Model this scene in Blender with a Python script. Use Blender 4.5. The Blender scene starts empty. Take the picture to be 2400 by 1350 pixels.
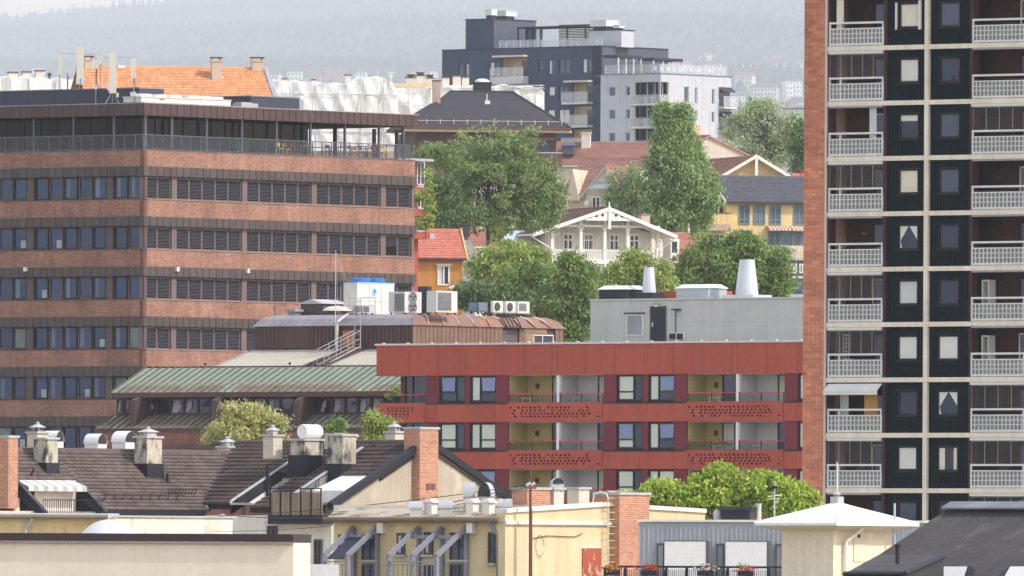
import bpy, math, random
from mathutils import Vector, Matrix
random.seed(11)
R = math.radians
sc = bpy.context.scene
COL = sc.collection

# ------------------------------------------------------------------ camera, sky, sun, exposure
F_PX, HY, CZ, ROLL = 32000.0, 1330.0, 20.0, 0.005      # focal length and horizon in photograph pixels, camera height, tilt
cam = bpy.data.cameras.new('camera')
cam.sensor_width = 36.0
cam.lens = F_PX / 2400 * 36
cam.shift_y = (HY - 675) / 2400
cam.clip_start, cam.clip_end = 5.0, 120000.0
cam_o = bpy.data.objects.new('camera', cam)
cam_o.location = (0, 0, CZ)
cam_o.rotation_euler = (R(90), -ROLL, 0)
COL.objects.link(cam_o)
sc.camera = cam_o

SUN_AZ, SUN_EL = 64.0, 44.0        # degrees to the right of straight behind the camera, height
w = bpy.data.worlds.new('World'); sc.world = w; w.use_nodes = True
nt = w.node_tree
bg = nt.nodes['Background']
sky = nt.nodes.new('ShaderNodeTexSky'); sky.sky_type = 'NISHITA'; sky.sun_disc = False
sky.sun_elevation = R(SUN_EL)
sky.sun_rotation = R(180 - SUN_AZ)
sky.air_density, sky.dust_density, sky.ozone_density = 1.5, 0.5, 1.0
wb = nt.nodes.new('ShaderNodeVectorMath'); wb.operation = 'MULTIPLY'; wb.inputs[1].default_value = (1.27, 1.0, 0.85)      # daylight white balance
nt.links.new(sky.outputs[0], wb.inputs[0]); nt.links.new(wb.outputs[0], bg.inputs[0]); bg.inputs[1].default_value = 0.15
sun = bpy.data.lights.new('sun', 'SUN'); sun.energy = 1.5; sun.angle = R(1.5); sun.color = (1.0, 0.95, 0.88)
sun_o = bpy.data.objects.new('sun', sun); COL.objects.link(sun_o)
_d = Vector((math.sin(R(SUN_AZ)) * math.cos(R(SUN_EL)), -math.cos(R(SUN_AZ)) * math.cos(R(SUN_EL)), math.sin(R(SUN_EL))))
sun_o.rotation_euler = _d.to_track_quat('Z', 'Y').to_euler()
sun_o.location = (200, -100, 300)
sc.view_settings.view_transform = 'Standard'; sc.view_settings.look = 'None'
sc.view_settings.gamma = 1.0; sc.view_settings.use_curve_mapping = False
sc.view_settings.exposure = 1.32
sc.render.engine = 'CYCLES'
sc.cycles.use_denoising = True
sc.cycles.max_bounces = 6; sc.cycles.diffuse_bounces = 3; sc.cycles.glossy_bounces = 2
sc.cycles.transmission_bounces = 4; sc.cycles.transparent_max_bounces = 12; sc.cycles.volume_bounces = 1
sc.cycles.use_adaptive_sampling = True; sc.cycles.adaptive_threshold = 0.02
sc.cycles.sample_clamp_indirect = 4.0

# ------------------------------------------------------------------ frames: pixels of the photograph to places in the world
def ray(px, py):
    u, v = px - 1200.0, HY - py
    return (u - v * ROLL) / F_PX, (v + u * ROLL) / F_PX
def P(px, py, Y):
    a, b = ray(px, py)
    return Vector((a * Y, Y, CZ + b * Y))
class Frame:
    """upright facade frame: x along the facade to the right, y into the building, z is height"""
    def __init__(s, px, Y, yaw, py=800):
        p = P(px, py, Y); s.X0, s.Y0 = p.x, p.y
        s.yaw = R(yaw); s.c, s.s = math.cos(s.yaw), math.sin(s.yaw)
        s.mat = Matrix.Translation((s.X0, s.Y0, 0)) @ Matrix.Rotation(s.yaw, 4, 'Z')
    def hit(s, px, py, ly=0.0):
        a, b = ray(px, py)
        t = (ly - s.X0 * s.s + s.Y0 * s.c) / (s.c - a * s.s)
        return (a * t - s.X0) * s.c + (t - s.Y0) * s.s, CZ + b * t
    def x(s, px, py, ly=0.0): return s.hit(px, py, ly)[0]
    def z(s, px, py, ly=0.0): return s.hit(px, py, ly)[1]
    def hitx(s, px, py, lx=0.0):
        """the pixel on the plane x = lx: gives y, z"""
        a, b = ray(px, py)
        t = (lx + s.X0 * s.c + s.Y0 * s.s) / (a * s.c + s.s)
        return -(a * t - s.X0) * s.s + (t - s.Y0) * s.c, CZ + b * t
    def moved(s, lx, ly, dyaw=0.0):
        f = Frame.__new__(Frame)
        v = s.mat @ Vector((lx, ly, 0))
        f.X0, f.Y0 = v.x, v.y
        f.yaw = s.yaw + R(dyaw); f.c, f.s = math.cos(f.yaw), math.sin(f.yaw)
        f.mat = Matrix.Translation((f.X0, f.Y0, 0)) @ Matrix.Rotation(f.yaw, 4, 'Z')
        return f

# ------------------------------------------------------------------ materials
def lin(c):
    c = c / 255.0
    return c / 12.92 if c <= 0.04045 else ((c + 0.055) / 1.055) ** 2.4
def S(r, g, b): return (lin(r), lin(g), lin(b))
MATS = {}
YAW_A, YAW_B = -40.0, 50.0         # the two street directions
def nodes(name):
    m = bpy.data.materials.new(name); m.use_nodes = True
    n = m.node_tree.nodes; l = m.node_tree.links
    return m, n, l, n['Principled BSDF']
def grid_coord(n, l):
    """position along the street grid: (along both wall directions, height, 0)"""
    g = n.new('ShaderNodeNewGeometry')
    d = n.new('ShaderNodeVectorMath'); d.operation = 'DOT_PRODUCT'
    a = R(YAW_A)
    d.inputs[1].default_value = (math.cos(a) - math.sin(a), math.sin(a) + math.cos(a), 0)
    l.new(g.outputs['Position'], d.inputs[0])
    s = n.new('ShaderNodeSeparateXYZ'); l.new(g.outputs['Position'], s.inputs[0])
    c = n.new('ShaderNodeCombineXYZ'); l.new(d.outputs['Value'], c.inputs[0]); l.new(s.outputs[2], c.inputs[1])
    return c.outputs[0]
def val_mul(n, l, col, fac_out, lo, hi):
    """multiply colour socket by a map of fac_out to lo..hi"""
    mr = n.new('ShaderNodeMapRange'); mr.inputs[1].default_value = 0.3; mr.inputs[2].default_value = 0.7
    mr.inputs[3].default_value = lo; mr.inputs[4].default_value = hi
    l.new(fac_out, mr.inputs[0])
    vm = n.new('ShaderNodeVectorMath'); vm.operation = 'SCALE'
    l.new(col, vm.inputs[0]); l.new(mr.outputs[0], vm.inputs['Scale'])
    return vm.outputs[0]
def M(name, rgb, rough=0.8, var=0.12, vscale=0.7, streak=0.0, fine=0.06, bump=0.0, bscale=20, metal=0.0, orand=0.0, island=0.0, spec=0.25, stain=None, stain_amt=0.5, stain_scale=1.5, alpha=1.0):
    if name in MATS: return MATS[name]
    m, n, l, p = nodes(name)
    base = n.new('ShaderNodeRGB'); base.outputs[0].default_value = (*S(*rgb), 1)
    col = base.outputs[0]
    geo = n.new('ShaderNodeNewGeometry')
    def noise(scale, sv=None, detail=4):
        t = n.new('ShaderNodeTexNoise'); t.inputs['Scale'].default_value = scale; t.inputs['Detail'].default_value = detail
        if sv:
            mp = n.new('ShaderNodeMapping'); mp.inputs['Scale'].default_value = sv
            l.new(geo.outputs['Position'], mp.inputs[0]); l.new(mp.outputs[0], t.inputs['Vector'])
        else:
            l.new(geo.outputs['Position'], t.inputs['Vector'])
        return t.outputs['Fac']
    if var: col = val_mul(n, l, col, noise(vscale), 1 - var, 1 + var)
    if fine: col = val_mul(n, l, col, noise(9.0, None, 3), 1 - fine, 1 + fine)
    if streak: col = val_mul(n, l, col, noise(1.0, (3.5, 3.5, 0.22)), 1 - streak, 1 + streak * 0.5)
    if orand:
        oi = n.new('ShaderNodeObjectInfo'); mr = n.new('ShaderNodeMapRange')
        mr.inputs[3].default_value = 1 - orand; mr.inputs[4].default_value = 1 + orand
        l.new(oi.outputs['Random'], mr.inputs[0])
        vm = n.new('ShaderNodeVectorMath'); vm.operation = 'SCALE'
        l.new(col, vm.inputs[0]); l.new(mr.outputs[0], vm.inputs['Scale']); col = vm.outputs[0]
    if island:
        mr = n.new('ShaderNodeMapRange'); mr.inputs[3].default_value = 1 - island; mr.inputs[4].default_value = 1 + island
        l.new(geo.outputs['Random Per Island'], mr.inputs[0])
        vm = n.new('ShaderNodeVectorMath'); vm.operation = 'SCALE'
        l.new(col, vm.inputs[0]); l.new(mr.outputs[0], vm.inputs['Scale']); col = vm.outputs[0]
    if stain:
        t = noise(stain_scale, (1, 1, 0.5), 6)
        mr = n.new('ShaderNodeMapRange'); mr.inputs[1].default_value = 0.62 - stain_amt * 0.25; mr.inputs[2].default_value = 0.72 - stain_amt * 0.2
        l.new(t, mr.inputs[0])
        mx = n.new('ShaderNodeMix'); mx.data_type = 'RGBA'
        l.new(mr.outputs[0], mx.inputs['Factor']); l.new(col, mx.inputs['A']); mx.inputs['B'].default_value = (*S(*stain), 1)
        col = mx.outputs['Result']
    l.new(col, p.inputs['Base Color'])
    p.inputs['Roughness'].default_value = rough; p.inputs['Metallic'].default_value = metal
    p.inputs['Specular IOR Level'].default_value = spec
    if bump:
        b = n.new('ShaderNodeBump'); b.inputs['Strength'].default_value = bump; b.inputs['Distance'].default_value = 0.03
        l.new(noise(bscale), b.inputs['Height']); l.new(b.outputs[0], p.inputs['Normal'])
    if alpha < 1: p.inputs['Alpha'].default_value = alpha
    MATS[name] = m
    return m
def M_brick(name, c1, c2, mortar, bw=0.25, rh=0.075, ms=0.012, var=0.15):
    if name in MATS: return MATS[name]
    m, n, l, p = nodes(name)
    co = grid_coord(n, l)
    t = n.new('ShaderNodeTexBrick')
    t.inputs['Color1'].default_value = (*S(*c1), 1); t.inputs['Color2'].default_value = (*S(*c2), 1); t.inputs['Mortar'].default_value = (*S(*mortar), 1)
    t.inputs['Scale'].default_value = 1.0; t.inputs['Mortar Size'].default_value = ms; t.inputs['Bias'].default_value = 0.0
    t.inputs['Brick Width'].default_value = bw; t.inputs['Row Height'].default_value = rh
    l.new(co, t.inputs['Vector'])
    col = t.outputs['Color']
    geo = n.new('ShaderNodeNewGeometry')
    for sc_, a, sv in ((0.5, var, (1, 1, 1)), (1.0, var * 0.8, (4, 4, 12)), (1.0, var * 0.7, (2.5, 2.5, 0.2))):
        mp = n.new('ShaderNodeMapping'); mp.inputs['Scale'].default_value = sv
        l.new(geo.outputs['Position'], mp.inputs[0])
        q = n.new('ShaderNodeTexNoise'); q.inputs['Scale'].default_value = sc_; q.inputs['Detail'].default_value = 4
        l.new(mp.outputs[0], q.inputs['Vector'])
        col = val_mul(n, l, col, q.outputs['Fac'], 1 - a, 1 + a)
    l.new(col, p.inputs['Base Color'])
    p.inputs['Roughness'].default_value = 0.9; p.inputs['Specular IOR Level'].default_value = 0.2
    b = n.new('ShaderNodeBump'); b.inputs['Strength'].default_value = 0.5; b.inputs['Distance'].default_value = 0.01; b.invert = True
    l.new(t.outputs['Fac'], b.inputs['Height']); l.new(b.outputs[0], p.inputs['Normal'])
    MATS[name] = m
    return m
def M_glass(name, tint=(20, 30, 48), rough=0.04, ior=1.8, refl=(140, 172, 255), wavy=0.0, orand=0.35):
    """window pane: dark room behind, mirror of the sky and the street in front"""
    if name in MATS: return MATS[name]
    m, n, l, p = nodes(name)
    base = n.new('ShaderNodeRGB'); base.outputs[0].default_value = (*S(*tint), 1)
    oi = n.new('ShaderNodeObjectInfo'); mr = n.new('ShaderNodeMapRange')
    mr.inputs[3].default_value = 1 - orand; mr.inputs[4].default_value = 1 + orand
    l.new(oi.outputs['Random'], mr.inputs[0])
    vm = n.new('ShaderNodeVectorMath'); vm.operation = 'SCALE'
    l.new(base.outputs[0], vm.inputs[0]); l.new(mr.outputs[0], vm.inputs['Scale'])
    l.new(vm.outputs[0], p.inputs['Base Color'])
    p.inputs['Roughness'].default_value = rough; p.inputs['IOR'].default_value = ior
    p.inputs['Specular Tint'].default_value = (*S(*refl), 1)
    geo = n.new('ShaderNodeNewGeometry')
    t = n.new('ShaderNodeTexNoise'); t.inputs['Scale'].default_value = 0.9; t.inputs['Detail'].default_value = 1
    l.new(geo.outputs['Position'], t.inputs['Vector'])
    b = n.new('ShaderNodeBump'); b.inputs['Strength'].default_value = 0.12 + wavy; b.inputs['Distance'].default_value = 0.05
    l.new(t.outputs['Fac'], b.inputs['Height']); l.new(b.outputs[0], p.inputs['Normal'])
    MATS[name] = m
    return m
def M_clear(name, tint=(225, 235, 240), alpha=0.25, rough=0.05):
    """thin see-through sheet"""
    if name in MATS: return MATS[name]
    m, n, l, p = nodes(name)
    p.inputs['Base Color'].default_value = (*S(*tint), 1); p.inputs['Roughness'].default_value = rough
    tr = n.new('ShaderNodeBsdfTransparent'); mx = n.new('ShaderNodeMixShader'); mx.inputs[0].default_value = alpha
    out = n['Material Output']
    l.new(tr.outputs[0], mx.inputs[1]); l.new(p.outputs[0], mx.inputs[2]); l.new(mx.outputs[0], out.inputs['Surface'])
    MATS[name] = m
    return m
def M_leaf(name, c1, c2, trans=0.35, rough=0.55):
    if name in MATS: return MATS[name]
    m, n, l, p = nodes(name)
    geo = n.new('ShaderNodeNewGeometry')
    mx = n.new('ShaderNodeMix'); mx.data_type = 'RGBA'
    mx.inputs['A'].default_value = (*S(*c1), 1); mx.inputs['B'].default_value = (*S(*c2), 1)
    l.new(geo.outputs['Random Per Island'], mx.inputs['Factor'])
    t = n.new('ShaderNodeTexNoise'); t.inputs['Scale'].default_value = 0.35; t.inputs['Detail'].default_value = 3
    l.new(geo.outputs['Position'], t.inputs['Vector'])
    col = val_mul(n, l, mx.outputs['Result'], t.outputs['Fac'], 0.8, 1.2)
    l.new(col, p.inputs['Base Color']); p.inputs['Roughness'].default_value = rough
    p.inputs['Specular IOR Level'].default_value = 0.35
    tl = n.new('ShaderNodeBsdfTranslucent'); l.new(col, tl.inputs['Color'])
    ms = n.new('ShaderNodeMixShader'); ms.inputs[0].default_value = trans
    l.new(p.outputs[0], ms.inputs[1]); l.new(tl.outputs[0], ms.inputs[2])
    l.new(ms.outputs[0], n['Material Output'].inputs['Surface'])
    MATS[name] = m
    return m

# ------------------------------------------------------------------ mesh building
class MB:
    def __init__(s): s.v, s.f, s.mi = [], [], []
    def quad(s, a, b, c, d, m=0):
        k = len(s.v); s.v += [tuple(a), tuple(b), tuple(c), tuple(d)]; s.f.append((k, k + 1, k + 2, k + 3)); s.mi.append(m)
        return s
    def poly(s, pts, m=0):
        k = len(s.v); s.v += [tuple(p) for p in pts]; s.f.append(tuple(range(k, k + len(pts)))); s.mi.append(m)
        return s
    def box(s, x0, x1, y0, y1, z0, z1, m=0):
        k = len(s.v)
        s.v += [(x0, y0, z0), (x1, y0, z0), (x1, y1, z0), (x0, y1, z0), (x0, y0, z1), (x1, y0, z1), (x1, y1, z1), (x0, y1, z1)]
        for q in ((0, 3, 2, 1), (4, 5, 6, 7), (0, 1, 5, 4), (1, 2, 6, 5), (2, 3, 7, 6), (3, 0, 4, 7)):
            s.f.append(tuple(k + i for i in q)); s.mi.append(m)
        return s
    def prism(s, bottom, top, m=0):
        """closed prism between two polygons of equal length"""
        n = len(bottom); k = len(s.v)
        s.v += [tuple(p) for p in bottom] + [tuple(p) for p in top]
        s.f.append(tuple(k + i for i in reversed(range(n)))); s.mi.append(m)
        s.f.append(tuple(k + n + i for i in range(n))); s.mi.append(m)
        for i in range(n):
            j = (i + 1) % n
            s.f.append((k + i, k + j, k + n + j, k + n + i)); s.mi.append(m)
        return s
    def slab(s, pts, d, m=0):
        """polygon with thickness: pts offset by vector d"""
        d = Vector(d)
        return s.prism([Vector(p) for p in pts], [Vector(p) + d for p in pts], m)
    def bar(s, a, b, r, n=6, m=0, r2=None, caps=True):
        a, b = Vector(a), Vector(b); d = (b - a)
        if d.length < 1e-6: return s
        d.normalize(); r2 = r if r2 is None else r2
        u = d.orthogonal().normalized(); v = d.cross(u); k = len(s.v)
        for p, rr in ((a, r), (b, r2)):
            for i in range(n):
                t = 2 * math.pi * i / n + math.pi / n
                s.v.append(tuple(p + (u * math.cos(t) + v * math.sin(t)) * rr))
        for i in range(n):
            j = (i + 1) % n
            s.f.append((k + i, k + j, k + n + j, k + n + i)); s.mi.append(m)
        if caps:
            s.f.append(tuple(k + i for i in reversed(range(n)))); s.mi.append(m)
            s.f.append(tuple(k + n + i for i in range(n))); s.mi.append(m)
        return s
    def path(s, pts, r, n=5, m=0):
        for a, b in zip(pts, pts[1:]): s.bar(a, b, r, n, m)
        return s
    def lathe(s, prof, c=(0, 0, 0), n=14, m=0, axis='z'):
        """profile of (radius, height) round an axis"""
        k = len(s.v); c = Vector(c)
        for r, h in prof:
            for i in range(n):
                t = 2 * math.pi * i / n
                p = Vector((r * math.cos(t), r * math.sin(t), h))
                if axis == 'y': p = Vector((p.x, p.z, p.y))
                if axis == 'x': p = Vector((p.z, p.x, p.y))
                s.v.append(tuple(c + p))
        for q in range(len(prof) - 1):
            for i in range(n):
                j = (i + 1) % n
                s.f.append((k + q * n + i, k + q * n + j, k + (q + 1) * n + j, k + (q + 1) * n + i)); s.mi.append(m)
        s.f.append(tuple(k + i for i in reversed(range(n)))); s.mi.append(m)
        e = k + (len(prof) - 1) * n
        s.f.append(tuple(e + i for i in range(n))); s.mi.append(m)
        return s
    def mesh(s, name, *mats, smooth=False):
        me = bpy.data.meshes.new(name); me.from_pydata(s.v, [], s.f)
        for m in mats: me.materials.append(m)
        if len(mats) > 1: me.polygons.foreach_set('material_index', s.mi)
        if smooth: me.polygons.foreach_set('use_smooth', [True] * len(me.polygons))
        me.update()
        return me

WM = {}                            # world matrix of every object built so far
IDM = Matrix.Identity(4)
def thing(name, label, cat, fr=None, loc=(0, 0, 0), group=None):
    o = bpy.data.objects.new(name, None); COL.objects.link(o)
    o.empty_display_size = 0.5
    m = (fr.mat if fr else IDM) @ Matrix.Translation(loc)
    o.matrix_basis = m; WM[o.name] = m
    o['label'] = label; o['category'] = cat
    if group: o['group'] = group
    return o
def put(name, me, parent, fr=None, loc=(0, 0, 0), rz=0.0, scale=None, stuff=False):
    """a part: mesh me in the frame fr (or in its parent's own space)"""
    o = bpy.data.objects.new(name, me); COL.objects.link(o)
    loc_m = Matrix.Translation(loc)
    if rz: loc_m = loc_m @ Matrix.Rotation(rz, 4, 'Z')
    if scale: loc_m = loc_m @ Matrix.Diagonal((*scale, 1))
    if parent is None:
        m = (fr.mat if fr else IDM) @ loc_m; o.matrix_basis = m; WM[o.name] = m
        return o
    o.parent = parent
    if fr is None:
        o.matrix_basis = loc_m; WM[o.name] = WM[parent.name] @ loc_m
    else:
        m = fr.mat @ loc_m
        o.matrix_basis = WM[parent.name].inverted() @ m; WM[o.name] = m
    if stuff: o['kind'] = 'stuff'
    return o
def solo(name, me, label, cat, fr=None, loc=(0, 0, 0), rz=0.0, group=None):
    o = put(name, me, None, fr, loc, rz)
    o['label'] = label; o['category'] = cat
    if group: o['group'] = group
    return o
UNIT = {}
def unit_box(mat):
    if mat.name not in UNIT: UNIT[mat.name] = MB().box(0, 1, 0, 1, 0, 1).mesh('block_' + mat.name, mat)
    return UNIT[mat.name]
def pbox(name, parent, fr, mat, x0, x1, y0, y1, z0, z1):
    return put(name, unit_box(mat), parent, fr, (x0, y0, z0), 0, (x1 - x0, y1 - y0, z1 - z0))
def holes_wall(name, parent, fr, mat, x0, x1, z0, z1, holes, y=0.0, th=0.2, rmat=None):
    """a wall with real openings and their reveals; holes are (x0, x1, z0, z1)"""
    holes = [(max(a, x0), min(b, x1), max(c, z0), min(d, z1)) for a, b, c, d in holes]
    holes = [h for h in holes if h[1] - h[0] > 0.01 and h[3] - h[2] > 0.01]
    mb = MB()
    rnd = lambda v: round(v, 4)
    xs = sorted({rnd(v) for v in [x0, x1] + [h[0] for h in holes] + [h[1] for h in holes]})
    zs = sorted({rnd(v) for v in [z0, z1] + [h[2] for h in holes] + [h[3] for h in holes]})
    for i in range(len(zs) - 1):
        zm = (zs[i] + zs[i + 1]) / 2; run = None
        for j in range(len(xs) - 1):
            xm = (xs[j] + xs[j + 1]) / 2
            full = not any(h[0] < xm < h[1] and h[2] < zm < h[3] for h in holes)
            if full and run is None: run = xs[j]
            if (not full or j == len(xs) - 2) and run is not None:
                e = xs[j + 1] if full else xs[j]
                mb.quad((run, y, zs[i]), (e, y, zs[i]), (e, y, zs[i + 1]), (run, y, zs[i + 1])); run = None
    for a, b, c, d in holes:
        mb.quad((a, y, c), (a, y, d), (a, y + th, d), (a, y + th, c), 1); mb.quad((b, y, d), (b, y, c), (b, y + th, c), (b, y + th, d), 1)
        mb.quad((a, y, c), (a, y + th, c), (b, y + th, c), (b, y, c), 1); mb.quad((a, y, d), (b, y, d), (b, y + th, d), (a, y + th, d), 1)
    mb.quad((x0, y, z0), (x0, y, z1), (x0, y + th, z1), (x0, y + th, z0), 0); mb.quad((x1, y, z1), (x1, y, z0), (x1, y + th, z0), (x1, y + th, z1), 0)
    mb.quad((x0, y, z1), (x1, y, z1), (x1, y + th, z1), (x0, y + th, z1), 0)
    return put(name, mb.mesh(name, mat, rmat or mat), parent, fr)
WCACHE = {}
def frame_mesh(w, h, fmat, fw, cols, rows, d):
    key = ('f', round(w, 2), round(h, 2), fmat.name, fw, str(cols), str(rows), d)
    if key not in WCACHE:
        mb = MB()
        mb.box(0, w, 0, d, 0, fw); mb.box(0, w, 0, d, h - fw, h)
        mb.box(0, fw, 0, d, fw, h - fw); mb.box(w - fw, w, 0, d, fw, h - fw)
        for c in cols: mb.box(w * c - fw * 0.5, w * c + fw * 0.5, 0.006, d - 0.004, fw, h - fw)
        for r in rows:
            lo, hi, zz = (r if isinstance(r, tuple) else (0, 1, r))
            mb.box(max(fw, w * lo), min(w - fw, w * hi), 0.003, d - 0.002, h * zz - fw * 0.5, h * zz + fw * 0.5)
        WCACHE[key] = mb.mesh('window_frame', fmat)
    return WCACHE[key]
def pane_mesh(w, h, pmat, y):
    key = ('p', round(w, 2), round(h, 2), pmat.name, y)
    if key not in WCACHE:
        WCACHE[key] = MB().box(0.01, w - 0.01, y, y + 0.02, 0.01, h - 0.01).mesh('pane', pmat)
    return WCACHE[key]
def window(parent, fr, x0, x1, z0, z1, y, fmat, pmat, fw=0.06, cols=(), rows=(), d=0.08, inner=None, name='window'):
    """window with a frame, a pane and whatever hangs behind the glass (inner: list of (name, material, u0, u1, v0, v1))"""
    w_, h_ = x1 - x0, z1 - z0
    o = put(name, frame_mesh(w_, h_, fmat, fw, cols, rows, d), parent, fr, (x0, y, z0))
    put('pane', pane_mesh(w_, h_, pmat, d * 0.6), o)
    for it in inner or ():
        nm, mt, u0, u1, v0, v1 = it[:6]
        put(nm, folds_mesh(w_ * (u1 - u0), h_ * (v1 - v0), mt, nm), o, None, (w_ * u0, d * 0.6 - 0.012, h_ * v0))
    return o
def folds_mesh(w_, h_, mat, nm):
    key = (nm, round(w_, 2), round(h_, 2), mat.name)
    if key not in WCACHE:
        mb = MB(); n = max(2, int(w_ / 0.07)) if nm == 'curtain' else 1
        amp = 0.012 if nm == 'curtain' else 0.0
        for i in range(n):
            a, b = w_ * i / n, w_ * (i + 1) / n
            mb.quad((a, amp * (i % 2), 0.02), (b, amp * ((i + 1) % 2), 0.02), (b, amp * ((i + 1) % 2), h_ - 0.02), (a, amp * (i % 2), h_ - 0.02))
        if n == 1: mb.box(0, w_, 0, 0.01, 0.02, 0.06)
        WCACHE[key] = mb.mesh(nm, mat)
    return WCACHE[key]
def wavy_roof(p00, p10, p01, p11, rows, cols, amp=0.03, lip=0.03, mat=None, name='tiles', poly=None):
    """tile courses on the quad eaves-left, eaves-right, ridge-left, ridge-right, each course lipping over the next; poly clips in (u, v)"""
    p00, p10, p01, p11 = map(Vector, (p00, p10, p01, p11))
    nrm = (p10 - p00).cross(p01 - p00).normalized()
    if nrm.z < 0: nrm = -nrm
    def at(u, v, h): return (p00 * (1 - u) + p10 * u) * (1 - v) + (p01 * (1 - u) + p11 * u) * v + nrm * h
    def inside(u, v):
        if not poly: return True
        c = False; n = len(poly); j = n - 1
        for i in range(n):
            (xi, yi), (xj, yj) = poly[i], poly[j]
            if (yi > v) != (yj > v) and u < (xj - xi) * (v - yi) / (yj - yi) + xi: c = not c
            j = i
        return c
    mb = MB(); prof = (0.0, 0.55, 1.0, 0.7)
    rnd = random.Random(rows * 131 + cols)
    for r in range(rows):
        v0, v1 = r / rows, (r + 1) / rows
        for c in range(cols):
            if not inside((c + 0.5) / cols, (r + 0.5) / rows): continue
            u = [(c + q / 3.0) / cols for q in range(4)]
            j = rnd.uniform(-0.006, 0.006)
            hs = [prof[q] * amp for q in range(4)]
            k = len(mb.v)
            for q in range(4): mb.v.append(tuple(at(u[q], v0, hs[q] * 0.0)))
            for q in range(4): mb.v.append(tuple(at(u[q], v0, hs[q] + lip + j)))
            for q in range(4): mb.v.append(tuple(at(u[q], v1, hs[q] + 0.004)))
            for q in range(3):
                mb.f.append((k + q, k + q + 1, k + 5 + q, k + 4 + q)); mb.mi.append(0)
                mb.f.append((k + 4 + q, k + 5 + q, k + 9 + q, k + 8 + q)); mb.mi.append(0)
    return mb.mesh(name, mat)
def sheet(mb, pts, th=0.06, m=0):
    """thin slab under a sloping polygon"""
    return mb.slab([Vector(p) - Vector((0, 0, th)) for p in pts], (0, 0, th), m)
BMESH = {}
def brick_faces(faces, bw, rh, mat, gap=0.012, proud=0.012, seed=1):
    """real bricks on vertical rectangles: faces = list of (origin, axis, normal, width, height)"""
    rnd = random.Random(seed); mb = MB()
    for o, ax, nr, W_, H_ in faces:
        o, ax, nr = Vector(o), Vector(ax), Vector(nr); up = Vector((0, 0, 1))
        for r in range(int(H_ / rh)):
            x = -bw * (0.5 if r % 2 else 0.0)
            while x < W_ - 0.01:
                a, b = max(0, x) + gap / 2, min(W_, x + bw) - gap / 2
                if b - a > 0.03:
                    h = proud * rnd.uniform(0.5, 1.2); k = len(mb.v)
                    z0, z1 = r * rh + gap / 2, (r + 1) * rh - gap / 2
                    for hh in (0, h):
                        for s_, t_ in ((a, z0), (b, z0), (b, z1), (a, z1)): mb.v.append(tuple(o + ax * s_ + up * t_ + nr * hh))
                    for q in ((4, 5, 6, 7), (0, 1, 5, 4), (1, 2, 6, 5), (2, 3, 7, 6), (3, 0, 4, 7)):
                        mb.f.append(tuple(k + i for i in q)); mb.mi.append(0)
                x += bw
    return mb.mesh('bricks', mat)

# ------------------------------------------------------------------ ground, far hill, haze
PROFILE = [(-30000, 0), (860, 0), (960, 12), (1060, 26), (1180, 38), (1300, 46), (1420, 54), (1600, 66), (1800, 66), (2300, 40), (3500, 20)]
for _y, _z in ((6000, 60), (12000, 330), (18000, 610), (24000, 920), (30000, 1230), (35000, 1480), (37000, 1470), (44000, 1200), (60000, 900)):
    _q = 6000 + (_y - 6000) * 1.45
    PROFILE.append((_q, 20 + (_z - 20) * _q / _y))
def ground_z(X, Y):
    z = PROFILE[-1][1]
    for (a, za), (b, zb) in zip(PROFILE, PROFILE[1:]):
        if a <= Y <= b:
            t = (Y - a) / (b - a); t = t * t * (3 - 2 * t) if Y < 2500 else t
            z = za + (zb - za) * t; break
    if Y < -30000: z = 0
    if Y > 6000:
        k = min(1.0, (Y - 6000) / 35000.0)
        z += k * (62 * math.sin(X / 700.0 + 0.7) + 30 * math.sin(X / 300.0 + Y / 1300.0) + 0.012 * (600 - X) * -1.2)
        z -= k * max(0, abs(X) - 3000) * 0.03
    return z
def build_ground():
    mb = MB()
    ys = [-30000, -12000, -4000, -400, 300, 600, 860, 920, 960, 1010, 1060, 1120, 1180, 1240, 1300, 1360, 1420, 1500, 1600, 1800, 2050, 2300, 2900, 3500, 4700, 6000, 7500, 9000] + list(range(10500, 53001, 1700)) + [60000, 70000, 84000]
    xs = [-14000, -9000, -6000, -4600] + list(range(-3960, 3961, 165)) + [4600, 6000, 9000, 14000]
    for y in ys:
        for x in xs: mb.v.append((x, y, ground_z(x, y)))
    n = len(xs)
    for j in range(len(ys) - 1):
        for i in range(n - 1):
            a = j * n + i
            mb.f.append((a, a + 1, a + n + 1, a + n)); mb.mi.append(0)
    o = put('ground', mb.mesh('ground', ground_mat(), smooth=True), None)
    o['kind'] = 'structure'
def ground_mat():
    m = M('ground_mix', (128, 126, 112), var=0.3, vscale=0.02, rough=0.95)
    n, l = m.node_tree.nodes, m.node_tree.links; p = n['Principled BSDF']; src = p.inputs['Base Color'].links[0].from_socket
    g = n.new('ShaderNodeNewGeometry'); s = n.new('ShaderNodeSeparateXYZ'); l.new(g.outputs['Position'], s.inputs[0])
    mr = n.new('ShaderNodeMapRange'); mr.inputs[1].default_value = 2500; mr.inputs[2].default_value = 9000; l.new(s.outputs[1], mr.inputs[0])
    mx = n.new('ShaderNodeMix'); mx.data_type = 'RGBA'; l.new(mr.outputs[0], mx.inputs['Factor']); l.new(src, mx.inputs['A']); mx.inputs['B'].default_value = (*S(70, 82, 68), 1)
    l.new(mx.outputs['Result'], p.inputs['Base Color'])
    return m
build_ground()
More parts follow.
